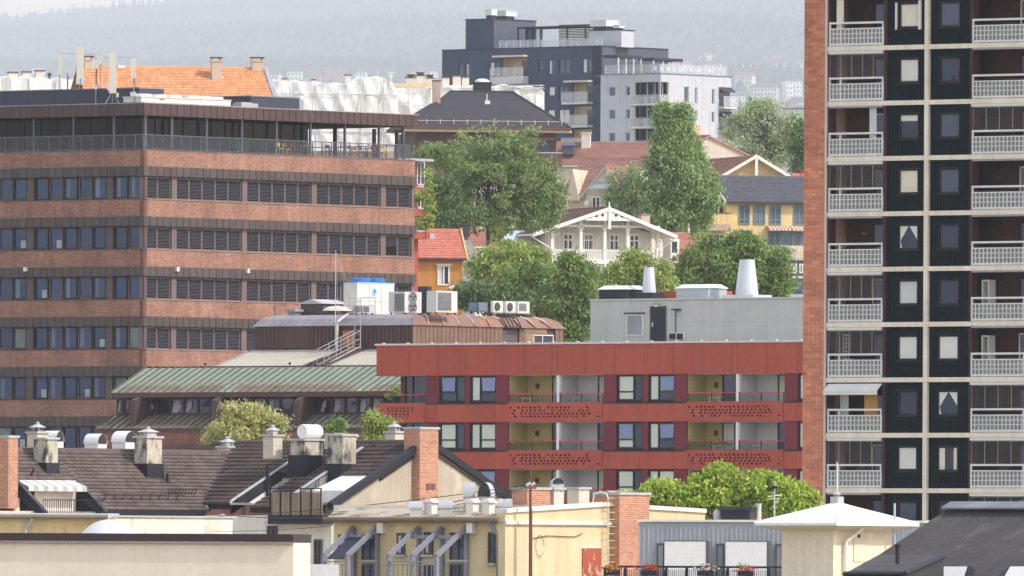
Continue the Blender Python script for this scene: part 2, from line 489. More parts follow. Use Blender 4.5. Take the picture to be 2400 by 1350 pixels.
def build_forest():
    rnd = random.Random(5); mb = MB()
    m = M('far_spruce', (58, 72, 58), var=0.2, vscale=0.01, fine=0, island=0.35, rough=0.9)
    def cone(x, y, h, r, n=5):
        z = ground_z(x, y) - 2; k = len(mb.v); t0 = rnd.random() * 6
        for i in range(n): mb.v.append((x + r * math.cos(t0 + i * 6.283 / n), y + r * math.sin(t0 + i * 6.283 / n), z + h * 0.12))
        for i in range(n): mb.v.append((x + r * .55 * math.cos(t0 + .6 + i * 6.283 / n), y + r * .55 * math.sin(t0 + .6 + i * 6.283 / n), z + h * 0.55))
        mb.v.append((x, y, z + h))
        for i in range(n):
            j = (i + 1) % n
            mb.f.append((k + i, k + j, k + n + j, k + n + i)); mb.f.append((k + n + i, k + n + j, k + 2 * n)); mb.mi += [0, 0]
    for _ in range(11000):
        y = rnd.uniform(45500, 50000); x = rnd.uniform(-2700, 2100)
        cone(x, y, rnd.uniform(28, 48) + (18 if rnd.random() < .12 else 0), rnd.uniform(8, 13))
    for _ in range(19000):
        y = rnd.uniform(20000, 45500); x = rnd.uniform(-0.055, 0.05) * y
        if y < 29000 and math.sin(x / 90.0) * math.sin(y / 400.0) < -0.25: continue
        cone(x, y, rnd.uniform(16, 32), rnd.uniform(9, 15))
    o = put('forest', mb.mesh('forest', m), None)
    o['kind'] = 'stuff'; o['label'] = 'hazy spruce forest covering the distant ridge'; o['category'] = 'forest'
build_forest()
def build_haze():
    mb = MB().box(-13000, 13000, -29000, 82000, -2, 2900)
    m = bpy.data.materials.new('haze_air'); m.use_nodes = True
    n, l = m.node_tree.nodes, m.node_tree.links
    n.remove(n['Principled BSDF'])
    v = n.new('ShaderNodeVolumePrincipled')
    v.inputs['Color'].default_value = (0.74, 0.772, 0.84, 1); v.inputs['Density'].default_value = 4.3e-5; v.inputs['Anisotropy'].default_value = -0.1
    l.new(v.outputs[0], n['Material Output'].inputs['Volume'])
    o = put('haze', mb.mesh('haze', m), None)
    o['kind'] = 'stuff'; o['label'] = 'pale summer haze filling the air before the hills'; o['category'] = 'haze'
build_haze()

# ------------------------------------------------------------------ apartment tower, right
def build_tower():
    fr = Frame(1940, 679, -37, 600)
    t = thing('apartment_tower', 'tall apartment tower with cream slab grid, dark green panels and brick edge', 'apartment tower', fr)
    cream = M('tower_concrete', (228, 215, 195), var=0.08, streak=0.12, rough=0.85)
    green = M('tower_green_boards', (9, 29, 35), var=0.2, streak=0.25, rough=0.8, fine=0.1, spec=.08)
    maroon = M('tower_maroon', (70, 42, 44), var=0.15, rough=0.8)
    grey = M('tower_rail', (216, 214, 212), var=0.06, streak=0.08, rough=0.55)
    dark = M('tower_frame', (30, 20, 26), rough=0.5)
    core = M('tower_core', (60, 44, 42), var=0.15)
    pane = M_glass('tower_pane', (30, 36, 50), ior=1.6)
    pane_hi = M_glass('tower_pane_pale', (68, 74, 86), ior=1.6, orand=0.2)
    gbl = M_clear('balcony_glass', (150, 158, 158), 0.42, 0.2)
    gcl = M_clear('glazing_sheet', (60, 70, 88), 0.12, 0.03)
    white = M('blind_white', (212, 210, 204), var=0.04, fine=0.02)
    cream_c = M('curtain_cream', (214, 206, 188), var=0.1)
    ochre = M('curtain_ochre', (190, 146, 84), var=0.1)
    pale = M('curtain_pale', (196, 198, 198), var=0.08)
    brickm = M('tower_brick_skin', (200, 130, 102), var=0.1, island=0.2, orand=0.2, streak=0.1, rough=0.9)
    mort = M('tower_brick_core', (206, 170, 148), var=0.1)
    X = lambda px: fr.x(px, 600)
    zs = lambda k: fr.z(2120, 1150.0 - 129.9 * k)            # top face of slab k is near here
    th = 0.25
    x_end = X(2640); x_l = X(1934.5)
    zt, zb = zs(10.6), 0.0
    DEPTH = 11.0
    # solid core behind the balconies
    bd = 1.55                                                 # balcony depth
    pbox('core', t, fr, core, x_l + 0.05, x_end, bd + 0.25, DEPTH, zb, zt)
    # brick edge wall: core and blocks picked out one by one
    bx0, bx1 = X(1886.5), X(1933.5)
    pbox('end_wall', t, fr, mort, bx0, bx1, -0.12, DEPTH, zb, zt)
    rh, bw = 0.094 * 1.9, 0.52
    rows = int((zt - zs(-2)) / rh)
    meshes = [MB().box(0, w_, -0.02, 0.0, 0, rh - 0.014).mesh('brick', brickm) for w_ in (bw - .014, bw / 2 - .014)]
    rest = MB(); cnt = 0; W_ = bx1 - bx0
    rnd = random.Random(3)
    z0 = zs(-0.45)
    for r in range(-14, rows):
        z = z0 + r * rh
        if z > zt - rh: break
        x = -bw / 2 if r % 2 else 0.0
        while x < W_ - 0.02:
            a, b = max(0, x), min(W_, x + bw)
            if b - a > 0.06:
                full = abs((b - a) - bw) < 0.01
                if r >= 0 and cnt < 300 and z < zs(9.1):
                    put('brick', meshes[0] if full else MBK(b - a, rh, brickm), t, fr, (bx0 + a + 0.007, -0.12 - rnd.uniform(0, .012), z)); cnt += 1
                else: rest.box(bx0 + a + .007, bx0 + b - .007, -0.14 - rnd.uniform(0, .01), -0.12, z, z + rh - .014)
            x += bw
    put('brickwork', rest.mesh('brickwork', brickm), t, fr, stuff=True)
    put('edge_strip', MB().box(X(1934), X(1938), -0.1, 0.1, zb, zt).mesh('edge_strip', M('edge_strip', (214, 190, 182), var=0.05)), t, fr)
    # slabs and the column line
    for k in range(-4, 11):
        z = zs(k)
        pbox('floor_slab', t, fr, cream, x_l + 0.1, x_end, -0.03, bd + 0.25, z - 0.115, z + 0.115)
    pbox('column', t, fr, cream, X(2166), X(2175.2), -0.06, 0.4, zb, zt)
    pbox('column', t, fr, cream, X(2166 + 474), X(2175.2 + 474), -0.06, 0.4, zb, zt)
    mgroove = {}
    def board_panel(x0, x1, z0_, z1_, hole):
        """upright boards with recessed joints round one window opening"""
        mb = MB(); n = 15; w_ = (x1 - x0) / n
        mb.box(x0, x1, 0.145, 0.3, z0_, hole[2]); mb.box(x0, x1, 0.145, 0.3, hole[3], z1_); mb.box(x0, hole[0], 0.145, 0.3, hole[2], hole[3]); mb.box(hole[1], x1, 0.145, 0.3, hole[2], hole[3])
        for i in range(n):
            a, b = x0 + i * w_ + 0.012, x0 + (i + 1) * w_ - 0.012
            if b < hole[0] or a > hole[1]: mb.box(a, b, 0.10, 0.144, z0_, z1_)
            else:
                mb.box(a, b, 0.10, 0.144, z0_, hole[2]); mb.box(a, b, 0.10, 0.144, hole[3], z1_)
        return mb.mesh('boarding', green)
    # what hangs in the windows, from the bottom floor up
    w1 = [('pane_hi',), ('lace', 'curtain', white, .04, .96, .08, .96), ('d',), ('b', 'blind', white, .02, .98, .04, .98), ('b', 'blind', pale, .04, .96, .03, .97), ('tri',), ('c', 'curtain', cream_c, .04, .96, .06, .97), ('half', 'blind', white, .03, .97, .68, .98), ('b', 'blind', white, .02, .98, .06, .98), ('c', 'curtain', cream_c, .06, .94, .03, .97), ('d',)]
    w2 = [('d',), ('part',), ('tri2',), ('b', 'blind', white, .02, .98, .03, .98), ('d',), ('d',), ('h',), ('h',), ('plant',), ('h',), ('d',)]
    leaf = M_leaf('pot_leaf', (70, 92, 50), (110, 128, 70))
    def tri_curtain(win, ww, hh, flip=False):
        mb = MB(); y = 0.03
        mb.poly([(0.06, y, hh - .06), (ww * .5, y, hh - .06), (0.1, y, hh * .35), (0.2, y, 0.06), (0.06, y, 0.06)])
        put('curtain', mb.mesh('curtain', white), win)
        mb = MB()
        mb.poly([(ww - .06, y, hh - .06), (ww - .06, y, 0.3 * hh), (ww - .1, y, hh * .4), (ww * .52, y, hh - .06)])
        put('curtain', mb.mesh('curtain', white), win)
    for k in range(-1, 10):
        zl, zh = zs(k) + 0.125, zs(k + 1) - 0.125
        for ci, (a, b, wa, wb, sty) in enumerate(((2075.5, 2165, 2103, 2149, w1), (2176.3, 2271, 2196.5, 2245, w2))):
            x0, x1 = X(a), X(b)
            hz1 = zh - 0.42; hz0 = hz1 - 1.23
            hole = (X(wa), X(wb), hz0, hz1)
            put('boarding', board_panel(x0, x1, zl, zh, hole), t, fr)
            s = sty[k + 1]
            inner = [s[1:]] if len(s) > 2 else None
            pm = pane_hi if (s[0] in ('h', 'pane_hi')) else pane
            win = window(t, fr, hole[0], hole[1], hz0, hz1, 0.11, dark, pm, 0.075, d=0.1, inner=inner)
            put('sill', MB().box(-0.09, hole[1] - hole[0] + .09, -0.1, 0.04, -0.07, -0.005).mesh('sill', dark), win)
            put('hood', MB().box(-0.09, hole[1] - hole[0] + .09, -0.07, 0.04, hz1 - hz0 + .005, hz1 - hz0 + .05).mesh('hood', dark), win)
            ww, hh = hole[1] - hole[0], hz1 - hz0
            if s[0] in ('tri', 'tri2'): tri_curtain(win, ww, hh)
            if s[0] == 'part':
                put('curtain', folds_mesh(ww * .27, hh * .9, cream_c, 'curtain'), win, None, (ww * .07, .04, hh * .05)); put('curtain', folds_mesh(ww * .18, hh * .9, cream_c, 'curtain'), win, None, (ww * .76, .04, hh * .05))
            if s[0] in ('plant', 'h') and k in (7, 3):
                rnd2 = random.Random(k); mb = MB()
                for _ in range(40):
                    c = Vector((ww * .6 + rnd2.gauss(0, .09), .03, .22 + rnd2.gauss(0, .09))); a_ = rnd2.random() * 6; r_ = .05
                    mb.quad(*(c + Vector((math.cos(a_ + q) * r_, -.01, math.sin(a_ + q) * r_ * .6)) for q in (0, 1.57, 3.14, 4.71)))
                put('pot_plant', mb.mesh('pot_plant', leaf), win)
            if k == 8 and ci == 0:      # white shutters folded out at the sides, top floor
                put('shutter', MB().box(-.2, -.11, -.12, -.02, -.1, hh + .02).mesh('shutter', white), win); put('shutter', MB().box(ww + .01, ww + .16, -.12, -.02, -.1, hh + .1).mesh('shutter', white), win)
        for a, b in ((2068.8, 2075.3), (2271.2, 2277.5), (1938.2, 1942)):
            pbox('post_strip', t, fr, maroon, X(a), X(b), 0.0, 0.6, zl, zh)
    # balconies
    cells = {}
    def balustrade(x0, x1, post):
        """rail, open gap and a grid of square glass panes between bars"""
        key = (round(x0, 2), round(x1, 2))
        if key in cells: return cells[key]
        w_ = x1 - x0; bars, gl = MB(), MB()
        zr = 1.14
        bars.box(0, w_, -0.06, 0.06, zr - 0.05, zr + 0.05)                  # hand rail
        bars.box(0, w_, -0.04, 0.04, 0.82, 0.88); bars.box(0, w_, -0.04, 0.04, 0.02, 0.13)
        bars.box(0, w_, -0.02, 0.02, 0.36, 0.395); bars.box(0, w_, -0.02, 0.02, 0.59, 0.625)
        n = max(6, int(round(w_ / 0.235)))
        for i in range(n + 1):
            x = w_ * i / n; bars.box(x - 0.022, x + 0.022, -0.03, 0.03, 0.13, 0.82)
        for x in [0.03, w_ - 0.03] + post: bars.box(x - 0.035, x + 0.035, -0.05, 0.05, 0.0, zr - .05)
        gl.box(0, w_, -0.008, 0.008, 0.13, 0.82)
        cells[key] = (bars.mesh('balustrade', grey), gl.mesh('glass_panes', gbl))
        return cells[key]
    wood = M('tower_room_wood', (98, 62, 52), var=0.2); room = M('tower_room_dark', (40, 40, 46), var=0.3)
    wallp = M('tower_room_pale', (168, 160, 150), var=0.1)
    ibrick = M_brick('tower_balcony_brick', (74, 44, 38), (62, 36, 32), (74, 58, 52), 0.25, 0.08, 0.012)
    gl_frame = M('glazing_frame', (150, 152, 158), rough=0.5)
    styles_l = ['open', 'glaz', 'awn', 'glaz', 'glaz', 'open', 'glaz', 'opencurt', 'glaz', 'opencurt', 'glaz']
    styles_r = ['glaz', 'glaz', 'glaz', 'open', 'open', 'open', 'opencurt', 'glaz', 'open', 'open', 'glaz']
    rnd = random.Random(21)
    for k in range(-1, 10):
        zl, zh = zs(k) + 0.125, zs(k + 1) - 0.125
        for side, (x0, x1, st) in enumerate(((X(1942.2), X(2068.6), styles_l), (X(2277.8), X(2526), styles_r))):
            s = st[k + 1]
            w_ = x1 - x0
            o = put('balcony', MB().box(0, w_, 0.0, bd + 0.2, -0.06, 0.0).mesh('balcony', cream), t, fr, (x0, 0, zl + 0.005))
            bars, gl = balustrade(x0, x1, [w_ * 0.21] if side == 0 else [w_ * 0.5, w_ * 0.75])
            put('balustrade', bars, o, None, (0, 0.0, 0)); put('glass_panes', gl, o, None, (0, 0.0, 0))
            # back wall of the balcony: brick, a door and a wide window
            h = zh - zl
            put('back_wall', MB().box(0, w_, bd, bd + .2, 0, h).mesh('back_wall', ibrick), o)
            dx = w_ * (0.52 if side == 0 else 0.3)
            put('door', MB().box(dx, dx + .85, bd - .05, bd - .01, 0, 2.1).mesh('door', M_glass('tower_door', (26, 30, 42))), o)
            put('wide_window', MB().box(dx + .95, w_ - .15, bd - .05, bd - .01, .7, 2.1).mesh('wide_window', M_glass('tower_door', (26, 30, 42))), o)
            put('door_frame', MB().box(dx - .07, dx, bd - .09, bd - .01, 0, 2.15).box(dx + .86, dx + .94, bd - .09, bd - .01, 0, 2.15).box(dx, dx + .86, bd - .09, bd - .01, 2.1, 2.17).mesh('door_frame', white if (k + side) % 3 == 0 else dark), o)
            if s == 'glaz':
                mb = MB()
                n = 5 if side == 0 else 8
                for i in range(n): mb.box(w_ * i / n + .01, w_ * (i + 1) / n - .01, 0.055 + .012 * (i % 2), 0.065 + .012 * (i % 2), 1.2, h - .13)
                put('glazing', mb.mesh('glazing', gcl), o)
                mb = MB().box(0, w_, 0.03, 0.1, h - .2, h - .12)
                for i in range(n + 1): mb.box(w_ * i / n - .012, w_ * i / n + .012, 0.04, 0.07, 1.2, h - .2)
                put('glazing_rail', mb.mesh('glazing_rail', gl_frame), o)
                put('cassette', MB().box(.0, w_, -.12, .02, h - .15, h - .01).mesh('cassette', white), o)
            elif s == 'awn':
                mb = MB().slab([(0, .02, h - .08), (w_, .02, h - .08), (w_, -.42, h - .42), (0, -.42, h - .42)], (0, 0, .02))
                mb.box(0, w_, -.44, -.41, h - .62, h - .42)
                put('awning', mb.mesh('awning', white), o)
                put('curtain', folds_mesh(.8, 2.0, ochre, 'curtain'), o, None, (w_ * .6, .35, .3))
                put('curtain', folds_mesh(.5, 1.9, pale, 'curtain'), o, None, (w_ * .12, .5, .2))
            else:
                put('cassette', MB().box(.02, w_ - .02, -.06, .04, h - .09, h - .01).mesh('cassette', gl_frame), o)
            if s == 'opencurt':
                put('curtain', folds_mesh(.42, 2.3, cream_c if k == 8 else pale, 'curtain'), o, None, (w_ * (.1 if k == 8 else .72), .12, .12))
            if rnd.random() < .6:
                put('curtain', folds_mesh(rnd.uniform(.3, .9), 1.3, pale if rnd.random() < .5 else cream_c, 'curtain'), o, None, (dx + 1.0, bd - .1, .75))
            if side == 0 and k == 4: put('wall_bowl', MB().lathe([(.02, 0), (.16, .1), (.18, .14)], (w_ * .35, bd - .08, 1.6), 10).mesh('wall_bowl', M('terracotta', (196, 110, 84))), o)
            if side == 0 and k == 2:
                mb = MB()
                for i in range(3): mb.box(.72 + i * .15, .745 + i * .15, .3, .33, .2, 2.2)
                for i in range(10): mb.box(.7, 1.06, .28, .30, .3 + i * .2, .325 + i * .2)
                put('trellis', mb.mesh('trellis', white), o)
                put('garden_chair', MB().box(.35, .85, .5, .95, .4, .45).box(.35, .85, .92, .97, .45, .95).box(.35, .4, .5, .55, 0, .4).box(.8, .85, .5, .55, 0, .4).box(.3, .36, .5, .95, .6, .64).box(.84, .9, .5, .95, .6, .64).mesh('garden_chair', white), o)
            if side == 1 and k in (3, 2): put('open_door', MB().box(.25, .3, .5, 1.1, 0, 2.05).box(.62, .67, .5, 1.1, 0, 2.05).box(.3, .62, .5, .55, 1.98, 2.05).mesh('open_door', white), o)
            if rnd.random() < .45:
                mb = MB(); c0 = Vector((rnd.uniform(.3, w_ - .3), .45, .95))
                for _ in range(70):
                    c = c0 + Vector((rnd.gauss(0, .2), rnd.gauss(0, .1), rnd.gauss(0, .16))); a_ = rnd.random() * 6; r_ = .07
                    mb.quad(*(c + Vector((math.cos(a_ + q) * r_, rnd.uniform(-.02, .02), math.sin(a_ + q) * r_ * .6)) for q in (0, 1.57, 3.14, 4.71)))
                put('balcony_plant', mb.mesh('balcony_plant', leaf), o)
        # the far side of the second bay
        pbox('boarding', t, fr, green, X(2526), x_end, 0.1, 0.3, zl, zh)
    pbox('roof', t, fr, M('tower_roof', (90, 90, 92)), X(1886), x_end, -0.1, DEPTH, zt, zt + .3)
def MBK(w_, rh, mat):
    key = ('brick', round(w_, 2), mat.name)
    if key not in WCACHE: WCACHE[key] = MB().box(0, w_ - .014, -0.02, 0.0, 0, rh - 0.014).mesh('brick', mat)
    return WCACHE[key]
build_tower()

# ------------------------------------------------------------------ brick office block, left
def build_office():
    fb = Frame(336, 912, YAW_B, 500); fa = Frame(336, 912, YAW_A, 500)
    t = thing('office_block', 'red brick office block with dark metal bands and an open roof terrace', 'office building', fb)
    brick = M_brick('office_brick', (150, 100, 84), (116, 72, 62), (168, 142, 124), 0.25, 0.078, 0.012, 0.2)
    metal = M('office_metal', (84, 74, 72), var=0.08, streak=0.08, orand=0.12, rough=0.6, fine=0.05)
    fascia = M('office_fascia', (82, 64, 64), var=0.08, streak=0.08, orand=0.1, rough=0.6, fine=0.05)
    frame_m = M('office_frame', (92, 76, 74), var=0.1, rough=0.6)
    frame_l = M('office_mullion', (112, 96, 92), var=0.1, rough=0.6)
    dark = M('office_dark', (34, 34, 40), var=0.1, rough=0.5)
    blue = M_glass('office_blue_pane', (22, 40, 66), ior=1.7, refl=(110, 160, 255), orand=0.5)
    murk = M_glass('office_pane', (8, 9, 14), ior=1.2)
    slat = M('blind_slat', (90, 93, 104), var=0.05, rough=0.45, metal=0.2)
    sill = M('office_sill', (150, 136, 130), rough=0.6)
    rail = M('terrace_rail', (92, 98, 110), rough=0.4, metal=0.4)
    railglass = M_clear('terrace_glass', (90, 106, 124), 0.12, 0.03)
    LB = fb.x(972.5, 500); LA = fa.x(-240, 500)             # end of the right face, start of the left face (negative)
    lev = lambda y: fb.z(336, y)
    DEEP = 16.0
    ztop, zf, zbk = lev(242), lev(270), lev(349)
    tops = [lev(389 + 117.4 * i) for i in range(6)]        # top of each metal band
    pitch = tops[0] - tops[1]
    bh = lev(389) - lev(411.5); wh = lev(411.5) - lev(465)
    # solid body a little inside the faces
    fbod = MB().box(0.35, LB - .05, 0.35, -LA, 0, zbk - .1)
    put('body', fbod.mesh('body', dark), t, fb)
    # ranges of windows in picture columns
    gB = [(343, 404, 2), (417, 569, 5), (582, 732, 5), (745, 894, 5), (907, 966, 2)]
    gA = [(-294, -124, 5), (-108, 62, 5), (78, 248, 5), (264, 331, 2)]
    def cols(fr, g, yref):
        out = []
        for a, b, n in g:
            xa, xb = fr.x(a, yref), fr.x(b, yref)
            out.append((xa, xb, n))
        return out
    cB, cA = cols(fb, gB, 438), cols(fa, gA, 438)
    blind_cache = {}
    def blind(w_, h_, drop=1.0):
        key = (round(w_, 2), round(h_, 2), drop)
        if key not in blind_cache:
            mb = MB(); n = 13; mb.box(0.02, w_ - .02, 0, .07, h_ - .1, h_ - .02)
            for i in range(n):
                z = h_ - .14 - (h_ - .2) * drop * i / n
                mb.quad((0.03, 0.0, z - .02), (w_ - .03, 0.0, z - .02), (w_ - .03, 0.06, z + .015), (0.03, 0.06, z + .015))
            blind_cache[key] = mb.mesh('blind', slat)
        return blind_cache[key]
    rnd = random.Random(8)
    pale = M('office_inside_pale', (150, 160, 164), var=0.2)
    panel_n = [0]
    pcache = {}
    rest = {fa: MB(), fb: MB()}
    def panels(fr, x0, x1, z0, z1, pw, mat, nm, key, y=-0.16, force=False):
        n = int(round((x1 - x0) / pw)); w_ = (x1 - x0) / n
        k2 = (nm, round(w_, 3), round(z1 - z0, 3), mat.name)
        if k2 not in pcache:
            pcache[k2] = MB().box(0.02, w_ - .02, 0, 0.05, 0, z1 - z0).box(-0.015, 0.018, -0.035, 0.04, 0.0, z1 - z0 - .01).mesh(nm, mat)
        for i in range(n):
            if panel_n[0] < 300 and key: put(nm, pcache[k2], t, fr, (x0 + i * w_, y, z0)); panel_n[0] += 1
            else: rest[fr].box(x0 + i * w_ + .02, x0 + (i + 1) * w_ - .02, y, y + .05, z0, z1).box(x0 + i * w_ - .015, x0 + i * w_ + .018, y - .035, y + .04, z0, z1 - .01)
        put('band_back', MB().box(x0 + .02, x1 - .02, y + .052, 0.34, z0 + .01, z1 - .004).mesh('band_back', dark), t, fr)
    pwB = (fb.x(650, 400) - fb.x(341, 400)) / 20.0; pwA = (fa.x(336, 400) - fa.x(0, 400)) / 19.4
    # roof edge
    panels(fb, -.16, LB + .12, zf, ztop, pwB, fascia, 'fascia_panel', True, -.17)
    panels(fa, LA, .16, zf, ztop, pwA, fascia, 'fascia_panel', True, -.17)
    put('roof_slab', MB().box(-.1, LB + .1, -.1, -LA, zf + .03, ztop - .05).mesh('roof_slab', dark), t, fb)
    put('roof_edge', MB().box(-.2, LB + .16, -.2, .15, ztop - .003, ztop + .05).box(-.2, .15, .15, -LA, ztop - .003, ztop + .05).mesh('roof_edge', M('roof_edge', (160, 152, 152), rough=.5)), t, fb)
    put('roof_end', MB().box(LB + .1, LB + .15, -.1, 9, zf, ztop).mesh('roof_end', fascia), t, fb)
    for i, zt in enumerate(tops):
        zlow = tops[i + 1] if i + 1 < len(tops) else zt - pitch
        ztopb = zbk if i == 0 else tops[i - 1] - bh - wh
        for fr, x0, x1, cc in ((fb, 0.0, LB, cB), (fa, LA, 0.0, cA)):
            # brick apron above this band
            mb = MB()
            mb.box(x0 + (0.0 if fr is fb else 0), x1, 0.0, 0.34, zt + .002, ztopb - .04)
            put('brick_band', mb.mesh('brick_band', brick), t, fr)
            if fr is fa or i < 5: panels(fr, x0 - (.14 if fr is fb else 0), x1 + (.14 if fr is fa else .02), zt - bh, zt, pwB if fr is fb else pwA, metal, 'band_panel', not (fr is fa and False) and i < 5)
            z1, z0 = zt - bh, zt - bh - wh
            pr = [(b + .02, c - .02) for (a, b, n), (c, d, m_) in zip(cc, cc[1:])] + ([(0, cc[0][0] - .02), (cc[-1][1] + .02, LB)] if fr is fb else [(cc[-1][1] + .02, .06)])
            for a, b in pr: pbox('pier', t, fr, frame_l if fr is fb else frame_m, a, b, .06, .34, z0, z1)
            put('sill_strip', MB().box(x0 - (.05 if fr is fb else 0), x1 + (.05 if fr is fa else 0), -.05, .3, z0 - .05, z0 - .003).mesh('sill_strip', sill if fr is fb else frame_m), t, fr)
            for gi, (a, b, n) in enumerate(cc):
                w_ = (b - a) / n
                for q in range(n):
                    x = a + q * w_
                    if i == 5 and fr is fb: continue
                    if fr is fb:
                        o = window(t, fr, x + .02, x + w_ - .02, z0 + .01, z1 - .01, .16, frame_l, murk, .07, d=.12)
                        odd = i == 1 and gi == 4 and q == 0
                        put('blind', blind(w_ - .18, wh - .1, .55 if odd else 1.0), o, None, (.07, -.05, .03))
                    else:
                        r_ = rnd.random(); inner = None
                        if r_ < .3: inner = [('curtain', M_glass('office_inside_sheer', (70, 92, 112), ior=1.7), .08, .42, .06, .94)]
                        elif r_ < .38: inner = [('blind', pale, .5, .9, .06, .45)]
                        elif i > 2 and r_ < .7: inner = [('curtain', M_glass('office_reflect_pale', (96, 116, 112), ior=1.6, wavy=.5), .1, .9, .06, .94)]  # pale wavy sheet imitates a reflection in the pane
                        window(t, fr, x + .05, x + w_ - .05, z0 + .01, z1 - .01, .14, frame_m if q % 2 else dark, blue, .1, d=.12, inner=inner)
    put('band_remainder', rest[fb].mesh('band_remainder', metal), t, fb, stuff=True)
    put('band_remainder', rest[fa].mesh('band_remainder', metal), t, fa, stuff=True)
    # brick end face seen edge on, lower wall
    put('lower_wall', MB().box(0.02, LB - .02, .02, .4, 0, tops[-1] - pitch + .2).box(.02, .4, .02, -LA, 0, tops[-1] - bh - wh - .05).mesh('lower_wall', brick), t, fb)
    put('end_wall', MB().box(LB - .1, LB, .34, -LA, 0, zbk - .05).mesh('end_wall', brick), t, fb)
    # ---- terrace storey
    zd = zbk
    put('terrace_deck', MB().box(0, LB, 0, -LA, zd - .1, zd).mesh('terrace_deck', M('deck', (120, 110, 104))), t, fb)
    xr = fb.x(722, 330, 2.2)
    room = M_glass('terrace_room_glass', (10, 12, 20), ior=1.25)
    put('terrace_room', MB().box(2.2, xr, 2.2, -LA, zd, zf).mesh('terrace_room', room), t, fb)
    for i in range(12): pbox('mullion', t, fb, dark, 2.2 + (xr - 2.2) * i / 12 - .03, 2.2 + (xr - 2.2) * i / 12 + .03, 2.14, 2.2, zd, zf)
    for i in range(10): pbox('mullion', t, fb, dark, 2.14, 2.2, 2.2 + i * 1.5, 2.26 + i * 1.5, zd, zf)
    put('ceiling', MB().box(-.05, LB + .05, -.05, -LA, zf, zf + .03).mesh('ceiling', M('terrace_ceiling', (30, 28, 32))), t, fb)
    for px in (340.5, 402, 483, 566, 647, 727, 808, 888, 944.5):
        x = fb.x(px, 330, .25); put('post', MB().box(-.07, .07, -.07, .07, 0, zf - zd).mesh('post', rail), t, fb, (x, .25, zd))
    for px in (-10, 80, 173, 267):
        x = fa.x(px, 330, .25); put('post', MB().box(-.06, .06, -.06, .06, 0, zf - zd).mesh('post', rail), t, fa, (x, .25, zd))
    for px in (785, 877, 930):
        x = fb.x(px, 330, 5.0); put('inner_post', MB().box(-.1, .1, -.1, .1, 0, zf - zd).mesh('inner_post', dark), t, fb, (x, 5.0, zd))
    hr = lev(314) - lev(349)
    for fr, x0, x1, stp in ((fb, 0.15, LB - .35, (fb.x(483, 330) - fb.x(402, 330)) / 3.65), (fa, LA, -.15, (fa.x(173, 330) - fa.x(80, 330)) / 3.68)):
        mb = MB().box(x0, x1, .12, .18, hr - .06, hr); mb.box(x0, x1, .13, .17, .05, .09)
        n = int((x1 - x0) / stp)
        for i in range(n + 1): mb.box(x0 + i * stp - .025, x0 + i * stp + .025, .12, .17, 0, hr - .06)
        put('railing', mb.mesh('railing', rail), t, fr, (0, 0, zd + .003))
        put('railing_glass', MB().box(x0, x1, .145, .155, .1, hr - .08).mesh('railing_glass', railglass), t, fr, (0, 0, zd + .003))
    mb = MB().box(-.02, .04, .2, 11, hr - .06, hr)
    for i in range(9): mb.box(-.02, .03, .2 + i * 1.3, .25 + i * 1.3, 0, hr - .06)
    put('railing', mb.mesh('railing', rail), t, fb, (LB - .4, 0, zd + .003))
    # lamps and sensors on the bands
    for px, py, fr in ((60, 631, fa), (415, 631, fb), (580, 635, fb)):
        x, z = fr.hit(px, py, -.25)
        put('wall_lamp', MB().box(-.11, .11, -.12, .1, -.14, .14).mesh('wall_lamp', M('lamp_white', (226, 222, 214), var=0)), t, fr, (x, -.25, z))
    # terrace chairs and tables
    def chair(fr, px, py, ly, rgb, tag, kind='chair'):
        x, z = fr.hit(px, py, ly)
        m = M('seat_%d_%d_%d' % rgb, rgb, var=.05, rough=.5)
        g = Frame.moved(fr, x, ly, random.uniform(-40, 40))
        if kind == 'chair':
            c = thing('terrace_chair', tag, 'chair', g, (0, 0, zd))
            put('seat', MB().box(-.22, .22, -.22, .22, .42, .46).mesh('seat', m), c)
            put('backrest', MB().box(-.22, .22, .19, .22, .6, .85).box(-.22, -.18, .19, .22, .46, .6).box(.18, .22, .19, .22, .46, .6).mesh('backrest', m), c)
            for a in (-.2, .17):
                for b in (-.2, .17): put('leg', MB().box(a, a + .03, b, b + .03, 0, .42).mesh('leg', m), c)
        else:
            c = thing('terrace_table', tag, 'table', g, (0, 0, zd))
            put('table_top', MB().box(-.4, .4, -.4, .4, .7, .74).mesh('table_top', m), c)
            for a in (-.36, .33):
                for b in (-.36, .33): put('leg', MB().box(a, a + .04, b, b + .04, 0, .7).mesh('leg', m), c)
    Y_, Rd, Bl, Br = (206, 170, 58), (168, 56, 50), (40, 44, 54), (150, 118, 84)
    chair(fb, 655, 355, 1.1, Y_, 'yellow metal chair behind the terrace railing, the leftmost yellow one')
    chair(fb, 672, 357, 1.6, Y_, 'low yellow chair beside the leftmost yellow chair on the terrace')
    chair(fb, 690, 356, 1.3, Rd, 'red chair beside two yellow chairs on the roof terrace')
    chair(fb, 705, 357, 1.2, Br, 'pale wooden terrace table right of the lone red chair', 'table')
    chair(fb, 772, 362, 1.3, (104, 46, 52), 'dark red chair on the open end of the terrace')
    chair(fb, 790, 362, 1.6, Bl, 'black terrace table beside the dark red chair', 'table')
    chair(fb, 818, 362, 1.2, Br, 'tan wooden chair in the open end of the terrace')
    chair(fb, 836, 363, 1.8, Y_, 'yellow chair next to the tan wooden terrace chair')
    chair(fb, 850, 363, 1.2, Bl, 'black chair at the middle of the open terrace end')
    chair(fb, 868, 365, 1.3, Bl, 'black table before the bright red terrace chairs', 'table')
    chair(fb, 878, 366, 1.2, Rd, 'bright red chair near the terrace corner, beside the yellow one')
    chair(fb, 900, 367, 1.1, Y_, 'yellow chair nearest the open corner of the terrace')
    return t, fb, fa, ztop
